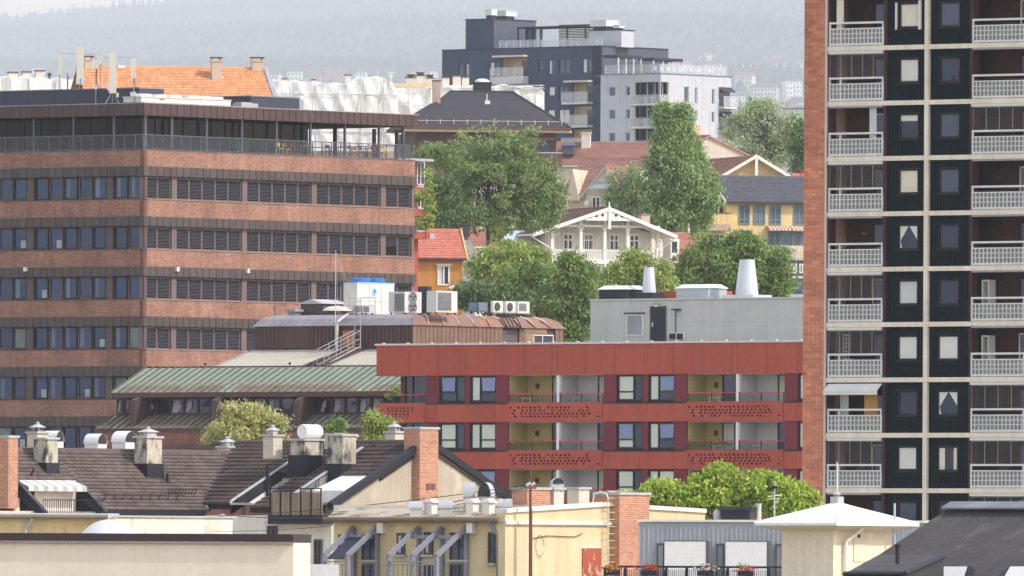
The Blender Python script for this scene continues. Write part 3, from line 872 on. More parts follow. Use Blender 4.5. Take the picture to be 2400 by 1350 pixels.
OFFICE, OFB, OFA, OFF_TOP = build_office()

# ------------------------------------------------------------------ red apartment house with loggias, centre right
def build_red():
    fr = Frame(885, 845, YAW_A, 850)
    t = thing('loggia_apartment_house', 'low apartment house with rust red panels, loggias and perforated balcony fronts', 'apartment house', fr)
    rust = M('red_panel', (172, 84, 68), var=0.06, orand=0.07, rough=0.85, fine=0.08, streak=0.09)
    maroon = M('maroon_panel', (116, 48, 58), var=0.06, orand=0.08, rough=0.75)
    navy = M('navy_frame', (34, 38, 50), rough=0.5, var=0.05)
    ochre = M('loggia_ochre', (184, 166, 112), var=0.06); greyw = M('loggia_grey', (196, 194, 194), var=0.06)
    white = M('loggia_white', (226, 222, 218), var=0.04)
    capm = M('red_cap', (206, 202, 202), var=0.05, rough=0.5)
    core = M('red_core', (70, 52, 52))
    gdoor = M_glass('loggia_door', (26, 30, 40)); glass = M_glass('red_pane', (44, 56, 62), ior=1.6)
    blindm = M('red_blind', (204, 208, 194), var=0.05); cream = M('red_curtain', (190, 196, 188), var=0.1)
    railred = M('rail_red', (196, 48, 52), rough=0.4, var=0); bars = M('rail_dark', (52, 54, 62), rough=0.5)
    lampm = M('loggia_lamp', (70, 66, 62))
    px = lambda zx: 860 + zx / 2.3077
    X = lambda zx, y=940, ly=0.0: fr.x(px(zx), y, ly)
    Z = lambda y, ly=0.0: fr.z(1300, y, ly)
    xl, xr, x_open = X(55, 850), X(2640, 850), X(182, 920, 1.5)
    x_out = xl
    LD = 1.7                                              # loggia depth
    levels = [(Z(878), Z(943)), (Z(989), Z(1055)), (Z(1099.5), Z(1166)), (Z(1210.5), Z(1277)), (Z(1321.5), Z(1388))]     # window storeys: top, bottom
    ztop = Z(806)
    put('body', MB().box(x_open + .1, xr, LD + .12, 13, 0, ztop - .3).mesh('body', core), t, fr)
    put('roof', MB().box(xl + .05, xr, -.05, 13, ztop - .5, ztop - .1).mesh('roof', M('red_roof', (120, 118, 116))), t, fr)
    put('roof_cap', MB().box(xl - .08, xr, -.16, .3, ztop - .02, ztop + .1).mesh('roof_cap', capm), t, fr)
    for i in range(18):
        put('cap_bolt', MB().box(-.05, .05, -.2, .0, .09, .15).mesh('cap_bolt', capm), t, fr, (xl + .6 + i * 1.95, 0.02, ztop))
    joints = [55, 85, 235, 387, 541, 695, 852, 1005, 1035, 1190, 1347, 1503, 1663, 1821, 1980, 2008, 2168, 2330, 2480, 2640]
    for a, b in zip(joints, joints[1:]):
        x0, x1 = X(a, 850), X(b, 850)
        pbox('facade_panel', t, fr, rust, x0 + .016, x1 - .016, -.08, -.02, levels[0][0] - .02, ztop - .022)
    put('band_core', MB().box(xl + .01, xr, -.018, .35, levels[0][0], ztop - .1).mesh('band_core', core), t, fr)
    put('soffit', MB().box(xl + .02, xr, -.01, LD + .1, levels[0][0] - .02, levels[0][0] - .002).mesh('soffit', M('soffit_pale', (196, 192, 188))), t, fr)
    # storey columns
    wins = [(392, 530, 'a'), (559, 697, 'b'), (1351, 1491, 'c'), (1523, 1664, 'd'), (2332, 2470, 'e')]
    logg = [(768, 1027, 'o'), (1042, 1280, 'g'), (1735, 1997, 'o'), (2012, 2258, 'g')]
    marn = [(322, 391), (531, 558), (698, 767), (1281, 1350), (1492, 1522), (1665, 1734), (2259, 2331), (2471, 2640)]
    rnd = random.Random(4)
    def perforated(x0, x1, z0, z1, seed, lead=0):
        r_ = random.Random(seed); holes = []
        h = z1 - z0; w_ = x1 - x0
        rowz = [z0 + h * q for q in (.28, .43, .58, .74)]
        for ri, zc in enumerate(reversed(rowz)):
            s, e = [(.02, .88), (.06, .9), (.05, .9), (.07, .86)][ri]
            if lead: s, e = [(.06, .74), (.1, .8), (.06, .74), (.06, .7)][ri]
            x = x0 + w_ * s; first = True
            while x < x0 + w_ * e:
                ww = r_.uniform(.13, .2)
                if r_.random() > .06: holes.append((x, x + ww, zc - .055, zc + .055))
                x += ww + r_.uniform(.12, .2) + (.3 if first or x > x0 + w_ * (e - .08) else 0); first = False
        holes.append((x0 + w_ * .95, x0 + w_ * .975, rowz[0] - .05, rowz[0] + .05))
        return holes
    for li, (zt, zb) in enumerate(levels):
        zband_lo = levels[li + 1][0] if li + 1 < len(levels) else 0.0
        # balcony fronts and plain bands under this storey
        for a, b, perf in [(60, 322, 2), (322, 387, 0), (387, 527, 0), (527, 551, 0), (551, 695, 0), (695, 768, 0), (768, 1278, 1), (1278, 1316, 0), (1316, 1480, 0), (1480, 1515, 0), (1515, 1664, 0), (1664, 1734, 0), (1734, 2257, 1), (2257, 2330, 0), (2330, 2480, 0), (2480, 2640, 0)]:
            x0, x1 = X(a), X(b)
            if perf:
                holes_wall('perforated_front', t, fr, rust, x0 + .006, x1 - .006, zband_lo + .005, zb, perforated(x0, x1, zband_lo, zb, a + li * 0, perf == 2), -.14, .07)
            else:
                pbox('facade_panel', t, fr, rust, x0 + .008, x1 - .008, -.08, -.02, zband_lo + .002, zb - .1)
        for a, b in ((322, 768), (1280, 1734), (2258, 2640)):
            pbox('plinth_strip', t, fr, navy, X(a) + .02, X(b) - .02, -.1, .1, zb - .1, zb - .003)
            pbox('wall_core', t, fr, core, X(a), X(b), -.016, LD + .1, zband_lo, zb - .01)
        # balcony slabs
        for a, b in ((60, 322), (768, 1280), (1734, 2258)):
            x0, x1 = X(a), X(b)
            pbox('balcony_slab', t, fr, white, x0 + .02, x1 - .02, -.05, LD, zband_lo + .02, zband_lo + .2)
        for a, b in marn:
            pbox('maroon_panel', t, fr, maroon, X(a) + .005, X(b) - .005, -.02, .04, zb, zt - .022)
        for a, b, kd in wins:
            x0, x1 = X(a), X(b)
            mid = .64 if kd in 'ac' else .36
            side_pale = None
            inner = []
            v = (li * 5 + ord(kd)) % 7
            big = (0, mid) if kd in 'ac' else (mid, 1)
            small = (mid, 1) if kd in 'ac' else (0, mid)
            if kd in 'bde' or v == 0: inner.append(('blind', blindm, small[0] + .05, small[1] - .04, .05, .95))
            if v in (1, 4, 5) or (kd == 'b' and li == 1) or (kd == 'c' and li == 1): inner.append(('blind', blindm, big[0] + .06, big[1] - .05, .06, .95))
            elif v in (2, 3): inner.append(('curtain', cream, big[0] + .06, big[1] - .06, .36, .95))
            o = window(t, fr, x0 + .02, x1 - .02, zb + .06, zt - .05, .06, navy, glass, .085, cols=(mid,), rows=((big[0], big[1], .36),), d=.1, inner=inner)
            if v in (2, 3, 6, 0):     # tilted inner sash, part of the sky reflection tinted into its base colour
                ww, hh = x1 - x0 - .04, zt - zb - .11
                a_, b_ = ww * big[0] + .1, ww * big[1] - .1
                mb = MB()
                mb.quad((a_ + .12, -.03, hh * .42), (b_, -.03, hh * .42), (b_, .02, hh * .93), (a_, .02, hh * .93))
                put('tilted_sash', mb.mesh('tilted_sash', M_glass('sash_pane', (104, 110, 122), ior=2.1, orand=.15)), o)
            pbox('wall_core', t, fr, core, x0, x1, .2, LD + .1, zb, zt - .02)
        for a, b in marn: pbox('wall_core', t, fr, core, X(a) + .01, X(b) - .01, .05, LD + .1, zb, zt - .02)
        # loggias
        for a, b, kd in logg:
            x0, x1 = X(a), X(b); w_ = x1 - x0
            back = ochre if kd == 'o' else greyw
            lg = put('loggia', MB().box(0, w_, LD, LD + .1, 0, zt - zb - .02).mesh('loggia', back), t, fr, (x0, 0, zb))
            h = zt - zb - .02
            put('side_wall', MB().box(0, .05, .06, LD, 0, h).mesh('side_wall', back), lg)
            put('side_wall', MB().box(w_ - .05, w_, .06, LD, 0, h).mesh('side_wall', back), lg)
            d0, d1 = (w_ * .56, w_ * .98) if kd == 'o' else (w_ * .5, w_ * .97)
            if kd == 'o' and a > 1500: d0, d1 = (w_ * .38, w_ * .9)
            put('door', MB().box(d0, d1, LD - .06, LD - .01, 0, h - .02).mesh('door', gdoor), lg)
            mb = MB()
            for xx in (d0, (d0 + d1) / 2, d1): mb.box(xx - .05, xx + .05, LD - .1, LD - .05, 0, h - .02)
            put('door_frame', mb.mesh('door_frame', navy), lg)
            if (a + li) % 2 == 0: put('curtain', folds_mesh((d1 - d0) * .4, h - .1, cream, 'curtain'), lg, None, (d0 + .08, LD - .09, .02))
            if kd == 'o': put('wall_lamp', MB().box(w_ * .21, w_ * .21 + .2, LD - .14, LD - .005, h * .52, h * .52 + .32).mesh('wall_lamp', lampm), lg)
            put('ceiling', MB().box(0, w_, .04, LD, h - .015, h + .005).mesh('ceiling', white), lg)
            put('floor', MB().box(0, w_, -.05, LD, -.1, -.02).mesh('floor', greyw), lg)
            rail_z = .5
            mb = MB(); n = int(w_ / .11)
            for i in range(n): mb.box(.05 + i * .11, .068 + i * .11, -.03, -.012, -.1, rail_z - .03)
            for xx in (.05, w_ * .5, w_ - .05): mb.box(xx - .03, xx + .03, -.04, 0, -.1, rail_z)
            put('railing', mb.mesh('railing', bars), lg); put('hand_rail', MB().box(0, w_, -.055, .01, rail_z, rail_z + .06).mesh('hand_rail', railred), lg)
            if rnd.random() < .75:
                xx = rnd.uniform(.3, w_ - 1.1)
                put('garden_table', MB().box(xx, xx + .8, .5, 1.1, .25, .29).box(xx + .05, xx + .1, .5, .55, -.1, .25).box(xx + .7, xx + .75, .5, .55, -.1, .25).mesh('garden_table', white), lg)
            if li == 1 and a in (768, 1735):
                mb = MB(); r2 = random.Random(a)
                for _ in range(260):
                    c = Vector((r2.uniform(.1, w_ - .2), -.08 + r2.gauss(0, .04), .38 + r2.gauss(0, .1))); a_ = r2.random() * 6; q_ = .05
                    mb.quad(*(c + Vector((math.cos(a_ + q) * q_, r2.uniform(-.03, .03), math.sin(a_ + q) * q_ * .6)) for q in (0, 1.57, 3.14, 4.71)))
                put('balcony_plant', mb.mesh('balcony_plant', M_leaf('pot_leaf', (70, 92, 50), (110, 128, 70))), lg)
        for a, b in ((1027, 1042), (1997, 2012)):
            pbox('party_wall', t, fr, white, X(a), X(b), -.03, LD, zb, zt - .025)
        # corner balcony at the left end: brick return, glazed door, dark rail
        x0, x1 = X(95), X(320)
        pbox('corner_wall', t, fr, M_brick('red_return_brick', (110, 66, 56), (90, 52, 46), (120, 98, 88)), x_open, x_open + .35, LD - .2, LD + 3, zb, zt - .022)
        pbox('corner_door', t, fr, gdoor, x_open + .36, X(321), LD - .1, LD, zb, zt - .022)
        pbox('door_post', t, fr, navy, x_open + .9, x_open + 1.0, LD - .15, LD - .1, zb, zt - .022)
        mb = MB(); w_ = x1 - x0; n = int(w_ / .11)
        for i in range(n): mb.box(x0 + i * .11, x0 + .018 + i * .11, -.03, -.012, zb - .1, zb + .47)
        put('railing', mb.mesh('railing', bars), t, fr)
        pbox('hand_rail', t, fr, railred, x0, x1, -.055, .01, zb + .47, zb + .53)
    leafm = M_leaf('pot_leaf', (70, 92, 50), (110, 128, 70))
    # ---- penthouse plant room behind the parapet
    ly = 4.5
    grey = M('plant_room_grey', (190, 189, 184), var=0.04, streak=0.06, orand=0.03, rough=0.6)
    p = thing('plant_room', 'grey metal clad plant room on the roof of the red apartment house', 'plant room', fr)
    px0, px1 = fr.x(1384, 760, ly), fr.x(2010, 760, ly)
    pz1 = fr.z(1600, 700, ly); pz0 = ztop - .1
    put('body', MB().box(px0 + .06, px1, ly + .06, ly + 6, pz0, pz1 - .05).mesh('body', grey), p, fr)
    xw = fr.x(1598, 760, ly)
    n = 34
    for i in range(n):
        a = px0 + (xw - px0) * i / n; b = px0 + (xw - px0) * (i + 1) / n
        pbox('siding_board', p, fr, grey, a + .004, b - .012, ly, ly + .055, pz0, pz1 - .06)
    edges = [1598, 1695, 1800, 1892, 2010]
    for a, b in zip(edges, edges[1:]):
        for zz0, zz1 in ((pz0, (pz0 + pz1) / 2 - .05), ((pz0 + pz1) / 2 - .05, pz1 - .06)):
            pbox('wall_panel', p, fr, grey, fr.x(a, 760, ly) + .005, fr.x(b, 760, ly) - .005, ly, ly + .055, zz0 + .004, zz1 - .004)
    put('roof_cap', MB().box(px0 - .06, px1, ly - .08, ly + 6, pz1 - .058, pz1 + .03).mesh('roof_cap', M('plant_cap', (196, 198, 196), var=.03)), p, fr)
    def pb(nm, mat, a, b, y0, y1, dy0=-.05, dy1=.02, par=None):
        return pbox(nm, par or p, fr, mat, fr.x(a, 760, ly), fr.x(b, 760, ly), ly + dy0, ly + dy1, fr.z((a + b) / 2, y1, ly), fr.z((a + b) / 2, y0, ly))
    wht = M('trim_white', (224, 226, 222), var=.03)
    pb('window_trim', wht, 1469, 1509, 735, 787, -.06); pb('shutter', M('shutter_grey', (150, 150, 152)), 1472, 1506, 740, 784, -.09, -.061); pb('window_hood', M('hood_dark', (70, 70, 74)), 1466, 1511, 732.5, 736, -.16)
    pb('door', navy, 1527, 1560, 720, 802, -.09); pb('door_frame', M('frame_mid', (90, 92, 98)), 1524.5, 1562, 717.5, 802, -.06)
    pb('door_handle', wht, 1531, 1533, 756, 766, -.14, -.1)
    g = pb('exit_lamp', M('exit_green', (120, 196, 130), var=0), 1535, 1545, 709, 714, -.2); pb('lamp_box', wht, 1537, 1544, 714.5, 719, -.16)
    pb('vent_window', wht, 1569.5, 1605, 780, 796, -.1); pb('vent_pane', navy, 1571.5, 1586, 781.5, 795, -.13, -.1); pb('vent_pane', navy, 1589, 1603, 781.5, 795, -.13, -.1)
    pb('camera_arm', navy, 1583, 1596, 724, 727, -.45); pb('cable', M('frame_mid', (90, 92, 98)), 1583.5, 1584.5, 726, 780, -.06)
    # roof vents standing on the plant room
    def onroof(a, b, y0, y1, dep, lyb, nm, lab, cat, kind, mats):
        x0, x1 = fr.x(a, 690, lyb), fr.x(b, 690, lyb); z0, z1 = pz1 + .02, fr.z((a + b) / 2, y0, lyb)
        f2 = fr.moved((x0 + x1) / 2, lyb + dep / 2)
        o = thing(nm, lab, cat, f2, (0, 0, z0)); w_ = (x1 - x0) / 2; h = z1 - z0; d = dep / 2
        if kind == 'box':
            put('housing', MB().box(-w_, w_, -d, d, 0, h * .7).mesh('housing', mats[0]), o)
            c = .25
            put('cap', MB().prism([(-w_ - .1, -d - .1, h * .72), (w_ + .1, -d - .1, h * .72), (w_ + .1, d + .1, h * .72), (-w_ - .1, d + .1, h * .72)], [(-w_ + c, -d + c, h), (w_ - c, -d + c, h), (w_ - c, d - c, h), (-w_ + c, d - c, h)]).mesh('cap', mats[1]), o)
        else:
            put('plinth', MB().box(-w_ * 1.75, w_ * 1.75, -w_ * 1.3, w_ * 1.3, 0, .22 + (.2 if kind == 'cone2' else 0)).mesh('plinth', mats[1]), o)
            put('stack', MB().lathe([(w_, .2), (w_ * .98, .5), (w_ * .66, h)], (0, 0, 0), 20).mesh('stack', mats[0], smooth=False), o)
        return o
    black = M('vent_black', (44, 46, 54)); wg = M('vent_white', (222, 222, 220), var=.04); mg = M('vent_grey', (168, 174, 176), var=.05); galv = M('vent_galvanised', (190, 194, 200), var=.06, rough=.45, metal=.3)
    onroof(1404, 1470, 669, 700, 1.8, ly + 1.5, 'roof_ventilator', 'black roof ventilator with white cap at the left of the plant room', 'ventilator', 'box', (black, wg))
    onroof(1496, 1522, 626, 690, 1.0, ly + 1.8, 'exhaust_stack', 'small tapered grey exhaust stack on a black plinth', 'exhaust stack', 'cone2', (galv, black))
    onroof(1585, 1660, 666, 700, 1.8, ly + 1.5, 'roof_ventilator', 'grey stepped roof ventilator with white cap between two exhaust stacks', 'ventilator', 'box', (mg, wg))
    onroof(1715, 1757, 608, 695, 1.2, ly + 2.0, 'exhaust_stack', 'tall tapered grey exhaust stack on the plant room', 'exhaust stack', 'cone', (galv, galv))
    onroof(1872, 1910, 645, 690, 1.2, ly + 2.0, 'exhaust_stack', 'tapered grey exhaust stack half hidden by the brick tower', 'exhaust stack', 'cone', (galv, galv))
    pbox('upstand', p, fr, rust, fr.x(1468, 690, ly + 3), fr.x(1668, 690, ly + 3), ly + 3.6, ly + 5, pz1 + .02, fr.z(1560, 683, ly + 3.6))
    return t, fr, ztop
RED, RFR, RED_TOP = build_red()

# ------------------------------------------------------------------ low annex with green metal roof and rusty plant storey
def build_annex():
    fr = Frame(600, 862, YAW_A, 940)
    t = thing('green_roof_annex', 'low brick annex with green copper roof, slanted buttresses and rusty plant storey', 'annex building', fr)
    green = M('roof_green', (142, 152, 134), var=0.05, streak=0.04, orand=0.07, rough=0.6, fine=0.06)
    brownr = M('roof_brown_metal', (128, 108, 92), var=0.15, streak=0.15, orand=0.1, rough=0.6, stain=(138, 150, 128), stain_amt=0.35, stain_scale=.6)
    brown = M('annex_brown', (86, 66, 62), var=0.12, rough=0.6)
    dark = M('annex_dark', (48, 38, 40), rough=0.6)
    brick = M_brick('annex_brick', (142, 82, 68), (112, 64, 56), (152, 118, 104))
    cream = M('cream_felt', (184, 176, 158), var=0.06, streak=0.05)
    glass = M_glass('annex_pane', (40, 36, 50), ior=1.7, wavy=.6)
    framem = M('annex_frame', (80, 56, 56))
    Z = lambda y, ly=0.0, x=600: fr.z(x, y, ly)
    xe = fr.x(1000, 940)                                        # hidden behind the red house
    ye, yr = -0.95, 2.45                                        # eaves and ridge lines of the green roof
    ze, zr = fr.z(600, 919, ye), fr.z(600, 861, yr)
    xl = fr.x(261, 921, ye)
    # standing seam panels, one by one
    def seam_roof(nm, x0, x1, y0, z0, y1, z1, n, mat, skew0=0.0):
        d = Vector((0, y1 - y0, z1 - z0)); w_ = (x1 - x0) / n
        mb = MB(); mb.slab([(0.012, 0, 0), (w_ - .012, 0, 0), (w_ - .012, d.y, d.z), (.012, d.y, d.z)], (0, 0, .03))
        mb.slab([(-.03, -.01, .0), (.02, -.01, .0), (.02, d.y, d.z), (-.03, d.y, d.z)], (0, 0, .13), 1)
        me = mb.mesh(nm, mat, M('seam_dark', (96, 100, 88)))
        for i in range(n): put(nm, me, t, fr, (x0 + i * w_, y0, z0))
    n = 40
    seam_roof('roof_panel', xl, xe, ye + .9, ze + (zr - ze) * .9 / 3.4, yr, zr, n, green)
    seam_roof('eaves_panel', xl, xe, ye, ze, ye + .9 - .004, ze + (zr - ze) * .9 / 3.4, n, M('roof_green_stained', (142, 122, 104), var=0.15, streak=0.15, orand=.1, rough=.6, stain=(150, 164, 140), stain_amt=.4, stain_scale=.35))
    put('roof_deck', MB().prism([(xl + .05, ye + .05, ze - .12), (xe, ye + .05, ze - .12), (xe, yr + .3, ze - .12), (xl + .05, yr + .3, ze - .12)], [(xl + .05, ye + .05, ze - .06), (xe, ye + .05, ze - .06), (xe, yr, zr - .06), (xl + .05, yr, zr - .06)]).mesh('roof_deck', brown), t, fr)
    put('ridge_cap', MB().box(xl, xe, yr - .05, yr + .12, zr - .02, zr + .09).mesh('ridge_cap', dark), t, fr)
    put('eaves_fascia', MB().box(xl + .02, xe, ye + .02, ye + .12, ze - .3, ze - .005).mesh('eaves_fascia', brown), t, fr)
    # snow guard: two rails on bent brackets
    sg = put('snow_guard', MB().bar((xl + .7, ye + .55, ze + .52), (fr.x(806, 905), ye + .55, ze + .52), .016).bar((xl + .7, ye + .55, ze + .62), (fr.x(806, 905), ye + .55, ze + .62), .016).mesh('snow_guard', M('guard_pale', (170, 160, 140))), t, fr)
    bk = MB().bar((0, .0, 0.0), (0, -.25, .35), .018).bar((0, .0, -.02), (0, .3, .12), .018).bar((0, -.25, .35), (0, .06, .36), .014).mesh('guard_bracket', M('guard_pale', (170, 160, 140)))
    for i in range(21): put('guard_bracket', bk, sg, fr, (xl + .9 + i * .915, ye + .6, ze + .28))
    # window band
    z1, z0 = ze - .3, Z(971)
    xs = fr.x(272, 950); 
    put('upper_wall', MB().box(xs, xe, .12, 9, Z(1010), ze + .3).mesh('upper_wall', dark), t, fr)
    put('band_sill', MB().box(xs, xe, -.12, .2, z0 - .12, z0).mesh('band_sill', brown), t, fr)
    bays = [(273, 306, 2), (334, 497, 5), (526, 690, 5), (718, 900, 6)]
    for a, b, m_ in bays:
        x0, x1 = fr.x(a, 950), fr.x(b, 950); w_ = (x1 - x0) / m_
        for i in range(m_):
            o = window(t, fr, x0 + i * w_ + .02, x0 + (i + 1) * w_ - .02, z0 + .02, z1 - .03, -.02, framem, glass, .09, d=.1)
            if (i + m_) % 3 != 0:
                r_ = random.Random(i * 7 + a); ww, hh = w_ - .04, z1 - z0 - .05
                mb = MB(); k = r_.uniform(.25, .6)
                mb.poly([(.1, .028, .1), (ww * k, .028, .1), (ww * (k + .25), .028, hh * .45), (ww * .55, .028, hh * .9), (.1 + ww * .15, .028, hh * .7)])
                put('reflection_sheet', mb.mesh('reflection_shape', M('annex_reflection', (150, 150, 164), var=.2)), o).name = 'curtain'  # pale colour imitates a reflection in the pane; no cloth hangs here
    # slanted buttresses
    for px in (306, 497, 690):
        x0 = fr.x(px, 990, -1.5); w_ = .42
        zb, zt = fr.z(px, 998, -1.5), fr.z(px, 938, -1.5)
        prof = [(-1.55, zb), (-.0, zb + .3), (.1, ze - .2), (-.55, ze - .12), (-1.55, zt)]
        mb = MB().prism([(x0, y, z) for y, z in prof], [(x0 + w_, y, z) for y, z in prof])
        put('buttress', mb.mesh('buttress', brown), t, fr)
    # lower skirt roof
    ys0, ys1 = -1.75, -.1
    zs0, zs1 = fr.z(600, 1003.5, ys0), fr.z(600, 973.5, ys1)
    xs0 = fr.x(226, 1005, ys0)
    seam_roof('skirt_panel', xs0, xe, ys0, zs0, ys1, zs1, 44, brownr)
    put('skirt_core', MB().prism([(xs0, ys0 + .05, zs0 - .25), (xe, ys0 + .05, zs0 - .25), (xe, .2, zs0 - .25), (xs0, .2, zs0 - .25)], [(xs0, ys0 + .05, zs0 - .03), (xe, ys0 + .05, zs0 - .03), (xe, ys1, zs1 - .04), (xs0, ys1, zs1 - .04)]).mesh('skirt_core', brown), t, fr)
    put('lower_wall', MB().box(xs0 + .05, xe, ys0 + .1, 9, 0, zs0 - .2).mesh('lower_wall', brick), t, fr)
    put('wall_base_band', MB().box(xs0, xe, ys0, ys0 + .2, fr.z(600, 1062, ys0), fr.z(600, 1049, ys0)).mesh('wall_base_band', dark), t, fr)
    # cream felt roofs up to the plant storey
    yb = 6.6; zbb = fr.z(700, 819.5, yb)
    def felt(a_lo, a_hi, b_lo, b_hi):
        p = [(a_lo, yr + .1, zr - .02), (b_lo, yr + .1, zr - .02), (b_hi, yb + .05, zbb), (a_hi, yb + .05, zbb)]
        o = put('felt_roof', sheet(MB(), p, .1).mesh('felt_roof', cream), t, fr)
    xl2 = fr.x(499, 860, yr); xg0, xg1 = fr.x(762, 840, 4.5), fr.x(806, 840, 4.5)
    felt(xl2, fr.x(592, 821, yb), xg0, xg0); felt(xg1, xg1, xe, xe)
    put('felt_edge', MB().slab([(xl2 - .12, yr + .1, zr - .05), (xl2, yr + .1, zr), (fr.x(592, 821, yb), yb, zbb + .02), (fr.x(592, 821, yb) - .12, yb, zbb - .05)], (0, 0, .06)).mesh('felt_edge', M('edge_grey', (176, 172, 168))), t, fr)
    # gutter walk between the two felt roofs
    for xx in (xg0, xg1):
        put('parapet', MB().slab([(xx - .08, yr, zr - .3), (xx + .08, yr, zr - .3), (xx + .08, yb, zbb - .3), (xx - .08, yb, zbb - .3)], (0, 0, .42)).mesh('parapet', brown), t, fr)
    put('walkway', sheet(MB(), [(xg0, yr, zr - .5), (xg1, yr, zr - .5), (xg1, yb, zbb - .6), (xg0, yb, zbb - .6)], .1).mesh('walkway', brown), t, fr)
    # ---- plant storey
    xa0, xa1 = fr.x(598, 790, yb), fr.x(967.5, 790, yb)
    zpl = fr.z(780, 761.5, yb); zrim = fr.z(780, 738, yb + .6)
    fb = fr.moved(xa1, yb, 90)                                   # its x runs along the lit face
    LBk = fb.x(1320, 780)
    dkb = M('plant_board_shaded', (78, 56, 54), var=.08, orand=.08, streak=.1, rough=.6); ltb = M('plant_board', (126, 98, 84), var=.08, orand=.06, streak=.1, rough=.6)  # one cladding in two tones, shade and sunlight put into the colours
    put('plant_core', MB().box(.1, LBk - .05, .1, xa1 - xa0, 0, zpl - .02).mesh('plant_core', brown), t, fb)
    def boards(f, x0, x1, pw, mat, skip):
        n = int((x1 - x0) / pw); w_ = (x1 - x0) / n
        me = MB().box(.015, w_ - .03, -.02, .08, 0, zpl - zbb + 1.0).mesh('cladding_board', mat)
        for i in range(n):
            xm = x0 + (i + .5) * w_
            if any(a < xm < b for a, b in skip): continue
            put('cladding_board', me, t, f, (x0 + i * w_, 0, zbb - 1.0))
    f6 = fr.moved(0, yb)
    sk = [(fr.x(672, 790, yb), fr.x(717, 790, yb)), (fr.x(802, 790, yb), fr.x(833, 790, yb))]
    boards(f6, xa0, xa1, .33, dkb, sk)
    skb = [(fb.x(1178, 790), fb.x(1212, 790)), (fb.x(1234, 790), fb.x(1297, 790))]
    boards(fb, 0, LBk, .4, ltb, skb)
    def louvre(f, a, b, y0, y1, mat, n=12):
        x0, x1 = f.x(a, 790), f.x(b, 790); z0_, z1_ = f.z(a, y1), f.z(a, y0)
        mb = MB().box(x0, x1, .04, .09, z0_, z1_)
        for i in range(n):
            z = z0_ + (z1_ - z0_) * i / n
            mb.quad((x0, -.03, z), (x1, -.03, z), (x1, .035, z + (z1_ - z0_) / n * 1.1), (x0, .035, z + (z1_ - z0_) / n * 1.1))
        put('louvre', mb.mesh('louvre', mat), t, f)
    louvre(f6, 671, 717, 764, 815, M('louvre_brown', (104, 82, 74)), 16); louvre(fb, 1178, 1212, 775, 812, M('louvre_grey', (104, 98, 100)), 12); louvre(fb, 1234, 1281, 769, 781, M('louvre_tan', (168, 138, 112)), 5); louvre(fb, 1230, 1252, 782, 812, M('louvre_tan', (168, 138, 112)), 8)
    window(t, fb, fb.x(1250, 795), fb.x(1297, 795), fb.z(1270, 812), fb.z(1270, 784.5), -.02, M('trim_white', (224, 226, 222)), M_glass('plant_pane', (16, 18, 24)), .06, cols=(.46,))
    pbox('door', t, f6, M('plant_door', (170, 118, 84), var=.08), fr.x(803, 795, yb), fr.x(832, 795, yb), -.02, .05, zbb - .4, fr.z(810, 775, yb))
    # chamfered rim
    rim_a = M('rim_zinc', (150, 142, 146), var=.1, streak=.2, rough=.45, orand=.05); rim_b = M('rim_rust', (138, 106, 94), var=.12, streak=.1, rough=.5, orand=.08, stain=(170, 112, 80), stain_amt=.2, stain_scale=1.6)
    ch = .75; LA_ = xa1 - xa0
    def rimq(f, x0, x1, x0i, x1i, n, mat, seam=False):
        for i in range(n):
            a, b = i / n, (i + 1) / n
            lo0, lo1 = x0 + (x1 - x0) * a, x0 + (x1 - x0) * b; hi0, hi1 = x0i + (x1i - x0i) * a, x0i + (x1i - x0i) * b
            mb = MB()
            mid = .35
            mb.poly([(lo0, -.12, zpl - .06), (lo1, -.12, zpl - .06), (lo1 * .6 + hi1 * .4, ch * .28, zpl + (zrim - zpl) * .6), (lo0 * .6 + hi0 * .4, ch * .28, zpl + (zrim - zpl) * .6)])
            mb.poly([(lo0 * .6 + hi0 * .4, ch * .28, zpl + (zrim - zpl) * .6), (lo1 * .6 + hi1 * .4, ch * .28, zpl + (zrim - zpl) * .6), (hi1, ch, zrim), (hi0, ch, zrim)])
            if seam and i: mb.slab([(lo0 - .05, -.15, zpl - .06), (lo0 + .05, -.15, zpl - .06), (hi0 + .05, ch * .28, zpl + (zrim - zpl) * .68), (hi0 - .05, ch * .28, zpl + (zrim - zpl) * .68)], (0, -.03, .06))
            put('rim_panel', mb.mesh('rim_panel', mat), t, f)
            if seam and i:
                put('rim_seam', MB().bar((lo0, -.15, zpl - .05), (lo0 * .6 + hi0 * .4, ch * .28 - .03, zpl + (zrim - zpl) * .62), .05, 4).bar((lo0 * .6 + hi0 * .4, ch * .28 - .03, zpl + (zrim - zpl) * .62), (hi0, ch, zrim + .02), .05, 4).mesh('rim_seam', M('seam_pale', (206, 186, 164), var=.08)), t, f)
    rimq(f6, xa0 - .12, xa1 + .12, xa0 + ch, xa1 - ch, 9, rim_a); rimq(fb, -.12, LBk + .12, ch, LBk - ch, 10, rim_b, True)
    put('roof_top', MB().box(ch - .01, LBk - ch + .01, ch - .01, LA_ - ch, zrim - .1, zrim - .002).mesh('roof_top', M('felt_grey', (120, 116, 114))), t, fb)
    # cables hanging over the rim
    rr = random.Random(2); mb = MB()
    for i in range(5):
        a = fb.x(1178 + i * 8.5, 760)
        mb.path([(a - .5, 1.2, zrim + .12), (a - .2, .6, zrim + .1), (a, .05, zrim - .1), (a + .1, -.2, zpl + .1), (a + .15 + rr.uniform(-.1, .1), -.22, zpl - .25), (a + .35, -.2, zpl - .3), (a + .4, -.2, zpl - .05)], .035, 5)
    put('cable_bundle', mb.mesh('cable_bundle', M('cable_black', (40, 40, 46))), t, fb, stuff=True)
